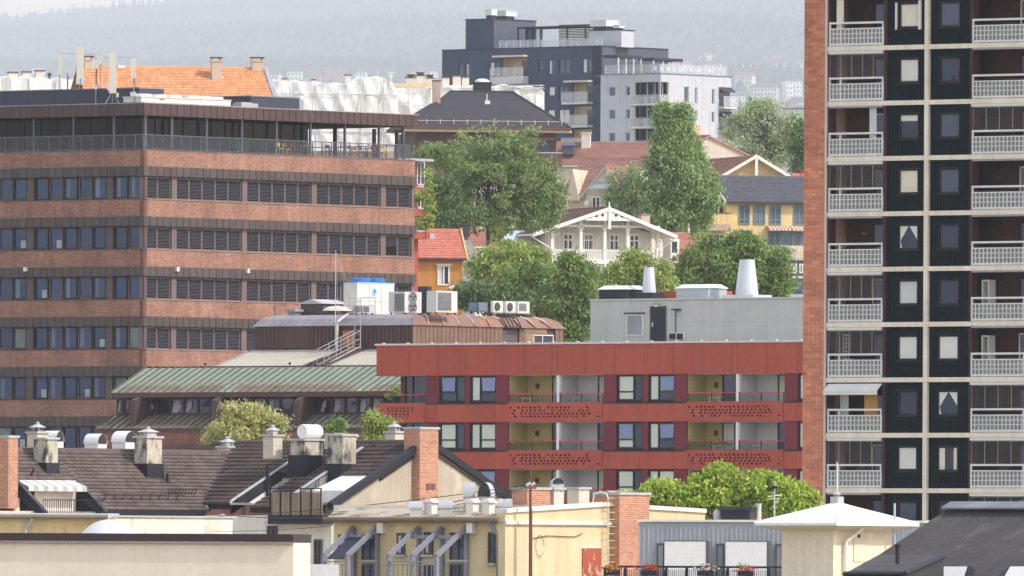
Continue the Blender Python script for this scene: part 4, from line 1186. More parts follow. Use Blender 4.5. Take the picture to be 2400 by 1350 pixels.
    put('down_pipe', MB().bar((fr.x(796, 780, yb), yb - .25, zbb - .3), (fr.x(796, 780, yb), yb - .25, zpl), .09, 8).path([(fr.x(796, 780, yb), yb - .25, zpl), (fr.x(796, 780, yb) + .1, yb - .3, zpl + .2), (fr.x(806, 780, yb), yb + .4, zrim + .05)], .08, 8).mesh('down_pipe', M('pipe_white', (214, 206, 198))), t, fr)
    # caged ladder
    lx, ly_ = fr.x(838, 780, yb - .5), yb - .5
    steel = M('ladder_steel', (170, 168, 170), rough=.45, metal=.3)
    L = put('ladder', MB().bar((lx - .25, ly_, zbb - .3), (lx - .25, ly_, zrim + 1.0), .03).bar((lx + .25, ly_, zbb - .3), (lx + .25, ly_, zrim + 1.0), .03).mesh('ladder', steel), t, fr)
    for i in range(11): put('rung', MB().bar((lx - .25, ly_, 0), (lx + .25, ly_, 0), .018).mesh('rung', steel), L, fr, (0, 0, zbb + i * .3))
    for zz in (zrim + .1, zrim + .55, zrim + 1.0):
        put('cage_hoop', MB().path([(lx - .25, ly_, zz), (lx - .45, ly_ - .4, zz), (lx, ly_ - .75, zz), (lx + .45, ly_ - .4, zz), (lx + .25, ly_, zz)], .02).mesh('cage_hoop', steel), L, fr)
    for dx, dy in ((-.45, -.4), (0, -.75), (.45, -.4)): put('cage_bar', MB().bar((lx + dx, ly_ + dy, zrim + .1), (lx + dx, ly_ + dy, zrim + 1.0), .018).mesh('cage_bar', steel), L, fr)
    put('railing_top', MB().path([(lx - .6, yb + .5, zrim), (lx - .6, yb + .5, zrim + 1.05), (lx + .6, yb + .5, zrim + 1.05), (lx + .6, yb + .5, zrim)], .025).bar((lx - .6, yb + .5, zrim + .55), (lx + .6, yb + .5, zrim + .55), .02).mesh('railing_top', steel), L, fr)
    # roof stair with handrails down the felt
    xs_ = fr.x(800, 820, 5.0)
    a, b = Vector((xs_ + .3, yr + .2, zr + .1)), Vector((lx + .1, yb - .7, zbb + .15))
    st = put('roof_stair', MB().bar(a + Vector((-.3, 0, 0)), b + Vector((-.3, 0, 0)), .04).bar(a + Vector((.3, 0, 0)), b + Vector((.3, 0, 0)), .04).mesh('roof_stair', steel), t, fr)
    for i in range(11):
        c = a.lerp(b, (i + .5) / 11); put('step', MB().box(-.3, .3, -.1, .1, -.015, .015).mesh('step', steel), st, fr, tuple(c))
    for s_ in (-.3, .3):
        mb = MB(); up = Vector((0, 0, 1.0)); o_ = Vector((s_, 0, 0))
        mb.bar(a + o_ + up, b + o_ + up, .025).bar(a + o_ + up * .5, b + o_ + up * .5, .02)
        for q in (0, .33, .66, 1): mb.bar(a.lerp(b, q) + o_, a.lerp(b, q) + o_ + up, .025)
        put('hand_rail', mb.mesh('hand_rail', steel), st, fr)
    for px in (481, 679, 728): put('vent_pipe', MB().bar((fr.x(px, 858, yr), yr, zr), (fr.x(px, 858, yr), yr, zr + .2), .03).lathe([(.05, .18), (.1, .22), (.08, .3)], (fr.x(px, 858, yr), yr, zr), 8).mesh('vent_pipe', dark), t, fr)
    return fr, fb, yb, zrim, xa0, xa1, LBk
AX = build_annex()

# ------------------------------------------------------------------ machines on the plant storey roof
def build_roof_machines():
    fr, fb, yb, zr, xa0, xa1, LBk = AX
    wht = M('ac_white', (206, 204, 200), var=.04, streak=.05, rough=.5); off = M('ac_grille', (150, 150, 150)); dk = M('ac_dark', (58, 60, 68)); bl = M('ac_blue', (58, 120, 190), var=.05)
    navy = M('ac_bluegrey', (92, 110, 128), var=.06)
    def grille(f, x0, x1, y, z0, z1, mat, n=14, par=None, vert=8, nm='grille'):
        mb = MB()
        for i in range(n): mb.box(x0, x1, y - .02, y + .01, z0 + (z1 - z0) * (i + .1) / n, z0 + (z1 - z0) * (i + .55) / n)
        for i in range(vert): mb.box(x0 + (x1 - x0) * i / vert - .012, x0 + (x1 - x0) * i / vert + .012, y - .03, y - .005, z0, z1)
        put('grille_back', MB().box(x0, x1, y - .012, y - .004, z0, z1).mesh('grille_back', dk), par, f)
        return put(nm, mb.mesh(nm, mat), par, f)
    def unit(pa, pc, pb, y0, y1, ylb, nm, lab, cat, mat, feet=True):
        """box standing on the roof: shaded face pa..pc, lit face pc..pb"""
        f2 = None
        xc = fr.x(pc, (y0 + y1) / 2, ylb)
        f = fr.moved(xc, ylb, 90); wb = f.x(pb, (y0 + y1) / 2); wa = xc - fr.x(pa, (y0 + y1) / 2, ylb)
        z1 = fr.z(pc, y0, ylb); z0 = zr + (.12 if feet else 0)
        o = thing(nm, lab, cat, f, (0, 0, zr))
        put('casing', MB().box(0, wb, 0, wa, z0, z1).mesh('casing', mat), o, f)
        if feet:
            for a in (.08, wb - .16):
                for b in (.08, wa - .16): pbox('foot', o, f, dk, a, a + .1, b, b + .1, zr, z0)
        fa = fr.moved(xc, ylb)
        return o, f, fa, wb, wa, z0, z1
    o, f, fa, wb, wa, z0, z1 = unit(805, 837, 924, 663, 736, yb + 3.2, 'cooling_unit', 'large white cooling unit with blue fans on the rusty roof', 'cooling unit', wht)
    put('blue_trim', MB().box(-.02, wb + .02, -.02, wa + .02, z1 - .02, z1 + .05).mesh('blue_trim', M('ac_trim_blue', (150, 196, 226))), o, f)
    for q in (.3, .68):
        put('fan_ring', MB().lathe([(.55, 0), (.6, .05), (.6, .26), (.5, .3)], (wb * q, wa * .5, z1 + .04), 18).mesh('fan_ring', bl), o, f)
    lg = put('emblem', MB().lathe([(.26, 0), (.26, .015)], (wb * .46, -.02, z0 + (z1 - z0) * .72), 20, axis='y').mesh('emblem', M('emblem_blue', (150, 190, 214))), o, f)
    put('emblem_mark', MB().box(-.05, .02, -.01, .0, -.15, .16).box(.03, .12, -.01, .0, -.02, .15).mesh('emblem_mark', bl), o, f, (wb * .46, -.022, z0 + (z1 - z0) * .72))
    for q in (.33, .66): pbox('panel_joint', o, f, off, wb * q - .012, wb * q + .012, -.006, .0, z0, z1 - .03)
    pbox('panel_joint', o, f, off, 0, wb, -.005, .0, z0 + .8, z0 + .82)
    # heat pump with two fans
    o, f, fa, wb, wa, z0, z1 = unit(911, 949, 988, 683.5, 734, yb + 1.9, 'heat_pump', 'white heat pump with two stacked round fans on the rusty roof', 'heat pump', wht)
    grille(fa, -wa * .62, -.08, -.0, z0 + .1, z1 - .12, off, 14, o)
    for q in (.28, .73):
        c = (wb * .45, -.01, z0 + (z1 - z0) * q)
        put('fan_guard', MB().lathe([(.42, 0), (.42, -.03), (.36, -.04), (.36, -.005)], c, 18, axis='y').mesh('fan_guard', off), o, f)
        mb = MB()
        for k in range(5):
            a = k * 1.257; mb.poly([(c[0], -.03, c[2]), (c[0] + .33 * math.cos(a), -.03, c[2] + .33 * math.sin(a)), (c[0] + .33 * math.cos(a + .7), -.03, c[2] + .33 * math.sin(a + .7))])
        put('fan_blades', mb.mesh('fan_blades', dk), o, f)
    o, f, fa, wb, wa, z0, z1 = unit(979, 1003, 1012, 671, 735, yb + 4.5, 'switch_cabinet', 'dark grey switch cabinet behind the white heat pumps', 'cabinet', dk)
    o, f, fa, wb, wa, z0, z1 = unit(1000, 1023, 1072, 681.5, 733, yb + 1.6, 'heat_pump', 'white heat pump with one wide grille, a gull standing on it', 'heat pump', wht)
    grille(f, wb * .06, wb * .7, 0, z0 + .12, z1 - .1, off, 15, o)
    HP = (f, wb, wa, z1)
    o, f, fa, wb, wa, z0, z1 = unit(1098, 1121, 1143, 708, 738.5, yb + 2.0, 'condenser', 'blue grey condenser box with vertical fins on the rusty roof', 'condenser', navy)
    grille(f, .08, wb - .08, 0, z0 + .08, z1 - .06, M('fin_pale', (140, 152, 164)), 9, o, 7); grille(fa, -wa + .08, -.08, 0, z0 + .08, z1 - .06, M('fin_pale', (140, 152, 164)), 9, o, 7)
    for i, (a, b, lab) in enumerate(((1150, 1179, 'leftmost of three small white outdoor units on a stand'), (1180, 1208, 'middle one of three small white outdoor units on a stand'), (1208, 1241, 'rightmost of three small white outdoor units on a stand'))):
        o, f, fa, wb, wa, z0, z1 = unit(a, a + 6, b, 705 + i * .8, 729 + i, yb + 1.4 - i * .2, 'outdoor_unit', lab, 'air conditioner', M('ac_cream', (214, 210, 200), var=.04), False)
        o.children[0].location.z += 0.0
        zt = z1
        me = MB().box(0, wb, 0, wa, zt - .72, zt).mesh('casing', M('ac_cream', (214, 210, 200)))
        o.children[0].data = me
        for xx in (.06, wb - .1): put('stand_leg', MB().box(xx, xx + .04, .05, .09, zr, zt - .72).mesh('stand_leg', off), o, f)
        put('stand_rail', MB().box(-.05, wb + .05, .03, .08, zt - .78, zt - .722).mesh('stand_rail', off), o, f)
        if i < 2: put('fan_guard', MB().lathe([(.27, 0), (.27, -.03), (.2, -.035)], (wb * .4, -.01, zt - .36), 16, axis='y').mesh('fan_guard', M('fan_dark', (84, 80, 78))), o, f)
        else: grille(f, .1, wb - .3, 0, zt - .6, zt - .12, off, 6, o, 4)
    # brown hut, dome light and flue behind the rim
    o, f, fa, wb, wa, z0, z1 = unit(705, 757, 812, 712, 740, yb + 4.2, 'roof_hut', 'small dark brown roof hut with a pale low pitched lid', 'roof hut', M('hut_brown', (84, 72, 74), var=.1), False)
    put('lid', MB().prism([(-.15, -.15, z1), (wb + .15, -.15, z1), (wb + .15, wa + .15, z1), (-.15, wa + .15, z1)], [(-.1, wa * .5 - .05, z1 + .3), (wb + .1, wa * .5 - .05, z1 + .3), (wb + .1, wa * .5 + .05, z1 + .3), (-.1, wa * .5 + .05, z1 + .3)]).mesh('lid', M('hut_lid', (176, 172, 172))), o, f)
    grille(f, .08, wb - .08, 0, zr + .15, z1 - .1, M('hut_louvre', (150, 124, 104)), 8, o, 1)
    x, _ = fr.hit(790, 728, yb + 2.2); fd = fr.moved(x, yb + 2.2)
    o = thing('roof_light', 'cream dome roof light beside the brown roof hut', 'roof light', fd, (0, 0, zr))
    put('kerb', MB().box(-.75, .75, -.75, .75, 0, .28).mesh('kerb', M('hut_brown', (84, 72, 74))), o); put('dome', MB().lathe([(.95, .28), (.85, .42), (.55, .55), (.1, .62)], (0, 0, 0), 14).mesh('dome', M('dome_cream', (206, 196, 176), rough=.4)), o)
    x, _ = fr.hit(690, 730, yb + 3.5); fd = fr.moved(x, yb + 3.5)
    o = thing('duct_outlet', 'flared grey duct outlet at the left end of the rusty roof', 'duct', fd, (0, 0, zr))
    put('throat', MB().prism([(-.2, -.2, -.2), (.2, -.2, -.2), (.2, .2, -.2), (-.2, .2, -.2)], [(-.3, -.3, .3), (.3, -.3, .3), (.3, .3, .3), (-.3, .3, .3)]).mesh('throat', M('duct_grey', (150, 154, 160))), o); put('rim', MB().box(-.42, .42, -.42, .42, .3, .44).mesh('rim', M('duct_grey', (150, 154, 160))), o)
    x, _ = fr.hit(644, 730, yb + 1.2); put('vent_pipe', MB().bar((x, yb + 1.2, zr - .1), (x, yb + 1.2, zr + .5), .05).lathe([(.06, .48), (.11, .5), (.1, .6)], (x, yb + 1.2, zr), 10).mesh('vent_pipe', M('pipe_rust', (140, 96, 76))), bpy.data.objects['green_roof_annex'], fr)
    # small wall units at the ladder
    o, f, fa, wb, wa, z0, z1 = unit(828, 850, 879, 716, 737, yb + 1.2, 'outdoor_unit', 'low white outdoor unit in front of the large cooling unit', 'air conditioner', wht)
    grille(fa, -wa + .05, -.05, 0, z0 + .05, z1 - .05, off, 8, o, 6); grille(f, .05, wb * .5, 0, z0 + .05, z1 - .05, off, 8, o, 4)
    # mast with guy wires
    x, zt = fr.hit(787, 586, yb - .3); f = fr.moved(x, yb - .3); zb = fr.z(787, 812, yb - .3)
    o = thing('antenna_mast', 'thin white mast with guy wires before the brick office facade', 'mast', f, (0, 0, zb))
    put('pole', MB().bar((0, 0, 0), (0, 0, zt - zb), .035, 6, 0, .015).mesh('pole', M('mast_white', (206, 206, 206))), o)
    for dx, dy in ((-.8, 1.2), (1.3, .9), (.2, 2.2)): put('guy_wire', MB().bar((0, 0, (zt - zb) * .97), (dx, dy, zr - zb), .008, 4).mesh('guy_wire', M('mast_white', (206, 206, 206))), o)
    # gull
    f, wb, wa, z1 = HP
    g = MB()
    c = Vector((0, 0, 0.2))
    prof = [(-.24, .0, .01), (-.2, .02, .03), (-.1, .04, .075), (.0, .05, .09), (.1, .07, .075), (.15, .11, .05), (.19, .15, .045), (.23, .165, .042), (.265, .16, .022), (.32, .15, .006)]
    n = 10; k0 = 0
    for x_, h_, r_ in prof:
        for i in range(n):
            a = i * 6.283 / n; g.v.append((x_, math.cos(a) * r_ * .85, .2 + h_ + math.sin(a) * r_))
    for q in range(len(prof) - 1):
        for i in range(n):
            j = (i + 1) % n; g.f.append((q * n + i, q * n + j, (q + 1) * n + j, (q + 1) * n + i)); g.mi.append(0)
    xg = f.x(1058, 677, wa * .5)
    o = thing('seagull', 'white and grey gull standing on the white heat pump', 'bird', f, (xg, wa * .5, z1))
    put('body', g.mesh('body', M('gull_white', (230, 228, 224), var=.05), smooth=True), o)
    for s_ in (-1, 1):
        put('wing', MB().prism([(.1, s_ * .07, .26), (-.05, s_ * .09, .2), (-.3, s_ * .03, .22), (-.1, s_ * .075, .3)], [(.1, s_ * .085, .26), (-.05, s_ * .1, .2), (-.3, s_ * .04, .22), (-.1, s_ * .09, .3)]).mesh('wing', M('gull_grey', (150, 156, 164))), o)
        put('leg', MB().bar((.0, s_ * .03, 0), (.0, s_ * .03, .18), .008).mesh('leg', M('gull_leg', (206, 160, 130))), o)
build_roof_machines()

# ------------------------------------------------------------------ things on the office roof
def build_office_roof():
    fa, fb, z0 = OFA, OFB, OFF_TOP
    navy = M('roof_box_navy', (66, 70, 86), var=.06, streak=.08, rough=.6); cap = M('roof_box_cap', (130, 132, 140), var=.05)
    xa = fa.x(326, 225, 4.0); f = fa.moved(xa, 4.0, 90)
    o = thing('roof_plant_box', 'long navy clad plant box behind the antennas on the office roof', 'plant box', f)
    zt = fa.z(300, 208, 4.0)
    put('cladding', MB().box(0, 2.5, 0, 22, z0, zt).mesh('cladding', navy), o, f); put('edge_cap', MB().box(-.06, 2.56, -.06, 22, zt - .001, zt + .08).mesh('edge_cap', cap), o, f)
    x0, x1 = fb.x(588, 240, 5.0), fb.x(702, 240, 5.0); zt = fb.z(650, 229, 5.0)
    o = thing('roof_plant_box', 'low navy roof box right of the white ventilation units', 'plant box', fb, (x0, 5.0, 0))
    put('cladding', MB().box(0, x1 - x0, 0, 3, z0, zt).mesh('cladding', navy), o, None); put('edge_cap', MB().box(-.05, x1 - x0 + .05, -.05, 3.05, zt, zt + .08).mesh('edge_cap', cap), o, None)
    put('end_panel', MB().box(x1 - x0 + .001, x1 - x0 + .5, .05, 2.9, z0, zt - .05).mesh('end_panel', M('duct_grey', (150, 154, 160))), o, None)
    wht = M('vent_unit_white', (222, 218, 212), var=.04, streak=.06); gr = M('vent_unit_grey', (170, 168, 164))
    for a, b, y0, y1, lab, pl in ((331, 450, 227, 243, 'long white ventilation unit with two fan rings behind the roof edge', True), (450, 541, 231, 247, 'shorter white ventilation unit right of the long one', False)):
        x0, x1 = fb.x(a, 235, 2.0), fb.x(b, 235, 2.0); zt = fb.z((a + b) / 2, y0 + 3, 2.0)
        o = thing('ventilation_unit', lab, 'ventilation unit', fb, (x0, 2.0, z0))
        h = zt - z0; w_ = x1 - x0
        put('casing', MB().box(0, w_, 0, 1.6, .18, h).mesh('casing', wht), o)
        put('lid', MB().box(-.05, w_ + .05, -.05, 1.65, h, h + .05).mesh('lid', wht), o)
        for q in (.06, .5, .9): put('foot', MB().box(w_ * q, w_ * q + .12, .1, 1.5, 0, .18).mesh('foot', gr), o)
        for q in (.2, .5, .8): put('fan_ring', MB().lathe([(.6, 0), (.62, .18), (.52, .2)], (w_ * q, .8, h + .05), 16).mesh('fan_ring', wht), o)
        if pl: put('name_plate', MB().box(w_ * .36, w_ * .46, -.012, 0, h * .72, h * .84).mesh('name_plate', M('plate_dark', (70, 70, 76))), o)
    x0 = fb.x(566, 246, 1.2)
    o = solo('roof_unit', MB().box(0, 1.7, 0, .8, 0, .38).box(.1, 1.2, .1, .7, .38, .44).mesh('roof_unit', gr), 'small flat grey unit on the office roof edge', 'roof unit', fb, (x0, 1.2, z0))
    # antennas
    pale = M('antenna_cream', (206, 202, 186), var=.03); steel = M('antenna_steel', (150, 152, 156), metal=.3, rough=.5); gm = M('antenna_box', (196, 198, 196))
    def mast(px, ly, ytop, lab, panels, boxes=(), tripod=False, bars=()):
        x, zt = fa.hit(px, ytop, ly) if px < 300 else fb.hit(px, ytop, -0.0 + ly)
        f0 = (fa if px < 300 else fb); f = Frame.moved(f0, x, ly); f.yaw = 0; f.c, f.s = 1, 0; f.mat = Matrix.Translation((f.X0, f.Y0, 0))
        sc_ = F_PX / f.Y0
        Zp = lambda y: f.z(px, y)
        o = thing('antenna_mast', lab, 'antenna', f, (0, 0, z0)); h = zt - z0
        put('pole', MB().bar((0, 0, 0), (0, 0, h), .04, 8).mesh('pole', steel), o)
        put('base_plate', MB().box(-.3, .3, -.3, .3, 0, .06).mesh('base_plate', steel), o)
        for a, b, y0, y1, d in panels:
            put('antenna_panel', MB().box((a - px) / sc_, (b - px) / sc_, -.06 - d, -.06, Zp(y1) - z0, Zp(y0) - z0).mesh('antenna_panel', pale), o)
            put('bracket', MB().box((a + b) / 2 / sc_ - px / sc_ - .03, .04, -.07, .02, Zp(y0) - z0 - .35, Zp(y0) - z0 - .3).box((a + b) / 2 / sc_ - px / sc_ - .03, .04, -.07, .02, Zp(y1) - z0 + .3, Zp(y1) - z0 + .35).mesh('bracket', steel), o)
        for a, b, y0, y1 in boxes: put('radio_box', MB().box((a - px) / sc_, (b - px) / sc_, -.25, -.05, Zp(y1) - z0, Zp(y0) - z0).mesh('radio_box', gm), o)
        if tripod:
            for dx, dy in ((-.55, -.3), (.55, -.3), (0, .6)): put('strut', MB().bar((dx, dy, 0), (0, 0, .9), .03).mesh('strut', steel), o)
        for y, xb in bars: put('cross_bar', MB().bar((0, 0, Zp(y) - z0), ((xb - px) / sc_, 0, Zp(y) - z0), .02).mesh('cross_bar', steel), o)
        if boxes: put('cable', MB().path([(.05, -.05, .1), (.2, -.1, h * .3), (.04, -.06, h * .5), (.06, -.04, h * .8)], .02).mesh('cable', M('cable_black', (40, 40, 46))), o)
        return o
    mast(140, 5.5, 123, 'leftmost antenna mast with a slim cream panel', [(137, 147, 126, 175, .1)], (), True, ((125.5, 188),))
    mast(187, 5.5, 110, 'tall cream panel antenna second from the left, above the tarpaulin', [(180, 197, 110, 184, .15)], [(179, 188, 183, 198), (190, 198, 184, 199)], True, ((126, 232),))
    mast(158, 6.5, 158, 'short mast with a small white box between the two left antennas', [], [(151, 163, 157, 172)])
    mast(225, 3.0, 135, 'thin mast with a square cream box before the orange roof', [(215, 230, 140, 162, .1)], [(222, 228, 200, 210)])
    mast(236, 4.6, 128, 'slim pole with a white sensor and a long cross bar', [(233, 241, 131, 150, .1)], (), False, ((134, 315),))
    mast(264, 2.2, 125, 'largest cream panel antenna on a tripod at the roof corner', [(256, 273, 125, 219, .16)], [(252, 257, 194, 212), (273, 279, 218, 228)], True)
    mast(314, 2.0, 132, 'slim cream antenna nearest the office corner', [(308, 318, 135, 184, .1)], [(306, 320, 216, 226)])
build_office_roof()

# ------------------------------------------------------------------ hillside buildings
def walls_box(t, fr, mat, x0, x1, y0, y1, z0, z1, nm='wall'):
    return put(nm, MB().box(x0, x1, y0, y1, z0, z1).mesh(nm, mat), t, fr)
def gable(t, fr, x0, x1, y0, y1, ze, zr, axis, tile, rows, cols, over=.5, wall=None, trim=None, lip=.035, amp=.03):
    """tiled saddle roof over a rectangle; axis is the ridge direction"""
    if axis == 'x':
        ym = (y0 + y1) / 2; k = (zr - ze) / (ym - y0); zo = ze - over * k
        A = [(x0 - over, y0 - over, zo), (x1 + over, y0 - over, zo), (x0 - over, ym, zr), (x1 + over, ym, zr)]
        B = [(x1 + over, y1 + over, zo), (x0 - over, y1 + over, zo), (x1 + over, ym, zr), (x0 - over, ym, zr)]
        tri = [[(x0, y0, ze), (x0, y1, ze), (x0, ym, zr - .05)], [(x1, y0, ze), (x1, y1, ze), (x1, ym, zr - .05)]]
        ext = (1, 0, 0)
    else:
        xm = (x0 + x1) / 2; k = (zr - ze) / (xm - x0); zo = ze - over * k
        A = [(x0 - over, y1 + over, zo), (x0 - over, y0 - over, zo), (xm, y1 + over, zr), (xm, y0 - over, zr)]
        B = [(x1 + over, y0 - over, zo), (x1 + over, y1 + over, zo), (xm, y0 - over, zr), (xm, y1 + over, zr)]
        tri = [[(x0, y0, ze), (x1, y0, ze), (xm, y0, zr - .05)], [(x0, y1, ze), (x1, y1, ze), (xm, y1, zr - .05)]]
    o = None
    for q in (A, B):
        r = put('roof', wavy_roof(*q, rows, cols, amp, lip, tile, 'roof'), t, fr)
        r['kind'] = 'stuff'
        put('roof_board', sheet(MB(), [q[0], q[1], q[3], q[2]], .1).mesh('roof_board', trim or tile), t, fr, (0, 0, -.02))
        o = o or r
    put('ridge_tiles', MB().bar(A[2], A[3], .12, 6).mesh('ridge_tiles', tile), t, fr)
    if wall:
        for p in tri: put('gable_wall', MB().poly(p).mesh('gable_wall', wall), t, fr)
    return A, B, o
def chimney(t, fr, x, y, z0, z1, w_=.6, d=.6, mat=None, cap=None, pot=False):
    c = put('chimney', MB().box(-w_ / 2, w_ / 2, -d / 2, d / 2, 0, z1 - z0).mesh('chimney', mat), t, fr, (x, y, z0))
    put('cap', MB().box(-w_ / 2 - .07, w_ / 2 + .07, -d / 2 - .07, d / 2 + .07, z1 - z0, z1 - z0 + .1).mesh('cap', cap or mat), c)
    if pot: put('pot', MB().box(-w_ * .3, w_ * .3, -d * .3, d * .3, z1 - z0 + .1, z1 - z0 + .35).box(-w_ * .42, w_ * .42, -d * .42, d * .42, z1 - z0 + .35, z1 - z0 + .42).mesh('pot', cap or mat), c)
    return c
def sq_windows(t, fr, lst, y, fm, pm, py, cols=(), rows=(), fw=.09, d=.1, inner=None):
    for a, b, y0, y1 in lst:
        window(t, fr, fr.x(a, py, y), fr.x(b, py, y), fr.z(a, y1, y), fr.z(a, y0, y), y - .06, fm, pm, fw, cols, rows, d, inner)
plaster = lambda n, c, **k: M(n, c, var=.07, streak=.1, rough=.9, **k)
pane_far = M_glass('far_pane', (44, 50, 60), ior=1.6)

def build_dark_block():
    fa = Frame(1408, 1720, YAW_A, 200); fb = Frame(1408, 1720, YAW_B, 200)
    t = thing('apartment_block', 'charcoal clad apartment block with penthouse and roof terrace on the hill', 'apartment block', fb)
    ch = M('charcoal_clad', (64, 73, 96), var=.05, streak=.06, rough=.7, spec=.2); ch2 = M('charcoal_side', (84, 88, 102), var=.05, rough=.7, spec=.2)
    wg = M('pale_panel', (188, 190, 195), var=.04, orand=.03, streak=.04); fm = M('block_frame', (54, 58, 70)); wf = M('block_white_frame', (200, 202, 206))
    ye = M('block_ochre', (216, 196, 156), var=.05); gl = M_glass('block_pane', (72, 80, 96), ior=1.6); rg = M_clear('block_rail_glass', (190, 200, 210), .35)
    slab = M('block_slab', (196, 194, 194)); post = M('block_post', (206, 208, 212))
    zx = lambda z: 1020 + z / 2.7
    XA = lambda z: fa.x(zx(z), 200); ZA = lambda z: fa.z(1250, z / 2.7)
    xl = XA(43); zt = fa.z(1250, 113)
    LB = fb.x(1566, 160)
    # dark volume
    holes = []
    wins = [(148, 176, 388, 485, 0), (192, 226, 388, 485, 0), (342, 410, 383, 480, 0), (652, 690, 380, 445, 0), (717, 756, 380, 475, 0), (782, 853, 378, 475, 1), (930, 991, 378, 472, 0), (717, 757, 550, 613, 2), (782, 840, 550, 648, 0), (712, 757, 695, 760, 2), (782, 850, 695, 790, 2), (560, 640, 700, 790, 0), (420, 520, 700, 790, 0)]
    logg = [(420, 582, 360, 485), (870, 995, 530, 660), (870, 995, 680, 808), (870, 995, 826, 950)]
    H = [(XA(a), XA(b), ZA(d), ZA(c)) for a, b, c, d, _ in wins] + [(XA(a), XA(b), ZA(d), ZA(c)) for a, b, c, d in logg]
    holes_wall('front_wall', t, fa, ch, xl, 0, ground_z(20, 1720) - 5, zt, H, 0, .3)
    put('body', MB().box(1.5, LB - .1, 1.5, -xl - .1, ground_z(20, 1720) - 5, zt - .05).mesh('body', ch), t, fb)
    put('inner_wall', MB().box(xl + .1, -.1, 1.45, 1.49, ground_z(20, 1720) - 5, zt - .1).mesh('inner_wall', ye), t, fa)
    put('side_wall', MB().box(0, LB, 0, 1.4, fb.z(1480, 200), zt).mesh('side_wall', ch2), t, fb)
    put('roof_edge', MB().box(-.1, LB, -.1, .2, zt, zt + .12).box(-.1, .2, .2, -xl, zt, zt + .12).mesh('roof_edge', fm), t, fb)
    put('roof', MB().box(.1, LB - .1, .1, -xl - .1, zt - .04, zt + .03).mesh('roof', M('roof_gravel', (120, 120, 122))), t, fb)
    for a, b, c, d, k in wins:
        inner = [('blind', M('blind_white', (226, 224, 218)), .05, .95, .1, .95)] if k == 2 else ([('curtain', M('curtain_pale', (196, 198, 198)), .08, .4, .05, .95)] if k == 0 and a % 3 == 0 else None)
        window(t, fa, XA(a), XA(b), ZA(d), ZA(c), .1, fm, gl, .07, cols=(.5,) if b - a > 50 else (), d=.1, inner=inner)
    def rail(f, x0, x1, y, z, par, h=1.05, n=None):
        n = n or max(2, int((x1 - x0) / 1.1))
        mb = MB().box(x0, x1, y - .03, y + .03, z + h - .05, z + h)
        for i in range(n + 1): mb.box(x0 + (x1 - x0) * i / n - .03, x0 + (x1 - x0) * i / n + .03, y - .03, y + .03, z, z + h - .05)
        r = put('railing', mb.mesh('railing', post), par, f); put('railing_glass', MB().box(x0, x1, y - .01, y + .01, z + .05, z + h - .1).mesh('railing_glass', rg), r, f)
    for (a, b, c, d), bal in zip(logg, ((385, 590, 425, 530), (838, 1000, 590, 668), (838, 1000, 735, 815), (838, 1000, 880, 960))):
        put('loggia_side', MB().box(XA(b) - .001, XA(b) + .15, .3, 1.45, ZA(d), ZA(c)).mesh('loggia_side', ye), t, fa); put('loggia_side', MB().box(XA(a) - .15, XA(a) + .001, .3, 1.45, ZA(d), ZA(c)).mesh('loggia_side', ye), t, fa)
        put('balcony_door', MB().box(XA(b) - 2.1, XA(b) - .5, 1.38, 1.44, ZA(d), ZA(c) - .4).mesh('balcony_door', gl), t, fa)
        x0, x1 = XA(bal[0]), XA(bal[1]); z0 = ZA(bal[3]); zf = z0 + (.95 if bal[3] == 530 else .3)
        put('balcony', MB().box(x0, x1, -1.2, .0, z0, zf).mesh('balcony', slab), t, fa)
        rail(fa, x0, x1, -1.17, zf, t, ZA(bal[2]) - zf)
        if bal[3] in (530, 668): put('canopy', MB().box(x0 + .1, x1, -1.0, -.01, ZA(c) + .02, ZA(c) + .25).mesh('canopy', M('canopy_pale', (200, 192, 182))), t, fa)
    # roof pavilions
    def pav(a, b, c, y0, y1, ly, ma, mb_, cap=True):
        x1 = fa.x(zx(b), y0 / 2.7, ly); x0 = fa.x(zx(a), y0 / 2.7, ly); f = fa.moved(x1, ly, 90); wb = f.x(zx(c), y0 / 2.7)
        z1, z0 = fa.z(zx(b), y0 / 2.7, ly), zt
        put('pavilion', MB().box(0, wb, 0, x1 - x0, z0, z1).mesh('pavilion', mb_), t, f); put('pavilion_face', MB().box(x0, x1 + .01, ly - .06, ly - .001, z0, z1).mesh('pavilion_face', ma), t, fa)
        put('pavilion_cap', MB().box(-.1, wb + .1, -.1, x1 - x0 + .1, z1, z1 + .12).mesh('pavilion_cap', fm), t, f)
        return f, z1, wb, x1 - x0
    f1, z1, wb, wa = pav(195, 372, 637, 122, 315, 2.0, ch, ch2)
    def vent(f, x, y, z, w_, h, lab):
        o = thing('roof_ventilator', lab, 'ventilator', f, (x, y, z))
        put('housing', MB().box(-w_ * .4, w_ * .4, -w_ * .4, w_ * .4, 0, h * .35).mesh('housing', fm), o); put('hood', MB().box(-w_ / 2, w_ / 2, -w_ / 2, w_ / 2, h * .35, h * .92).mesh('hood', M('hood_white', (206, 208, 210))), o); put('lid', MB().box(-w_ / 2 - .06, w_ / 2 + .06, -w_ / 2 - .06, w_ / 2 + .06, h * .92, h).mesh('lid', M('hood_white', (206, 208, 210))), o)
    vent(f1, .6, 1.0, z1 + .12, 1.1, 1.2, 'small white ventilator on the left of the dark penthouse'); vent(f1, 3.6, 1.2, z1 + .12, 2.1, 1.1, 'wide white ventilator on the dark penthouse roof')
    f2, z2, wb2, wa2 = pav(975, 1180, 1258, 192, 312, 3.0, wg, wg)
    vent(f2, 1.0, 3.6, z2 + .12, 2.6, 1.25, 'large white ventilator on the pale roof pavilion'); vent(f2, .9, 1.2, z2 + .12, 1.0, .6, 'low round white ventilator beside the large one')
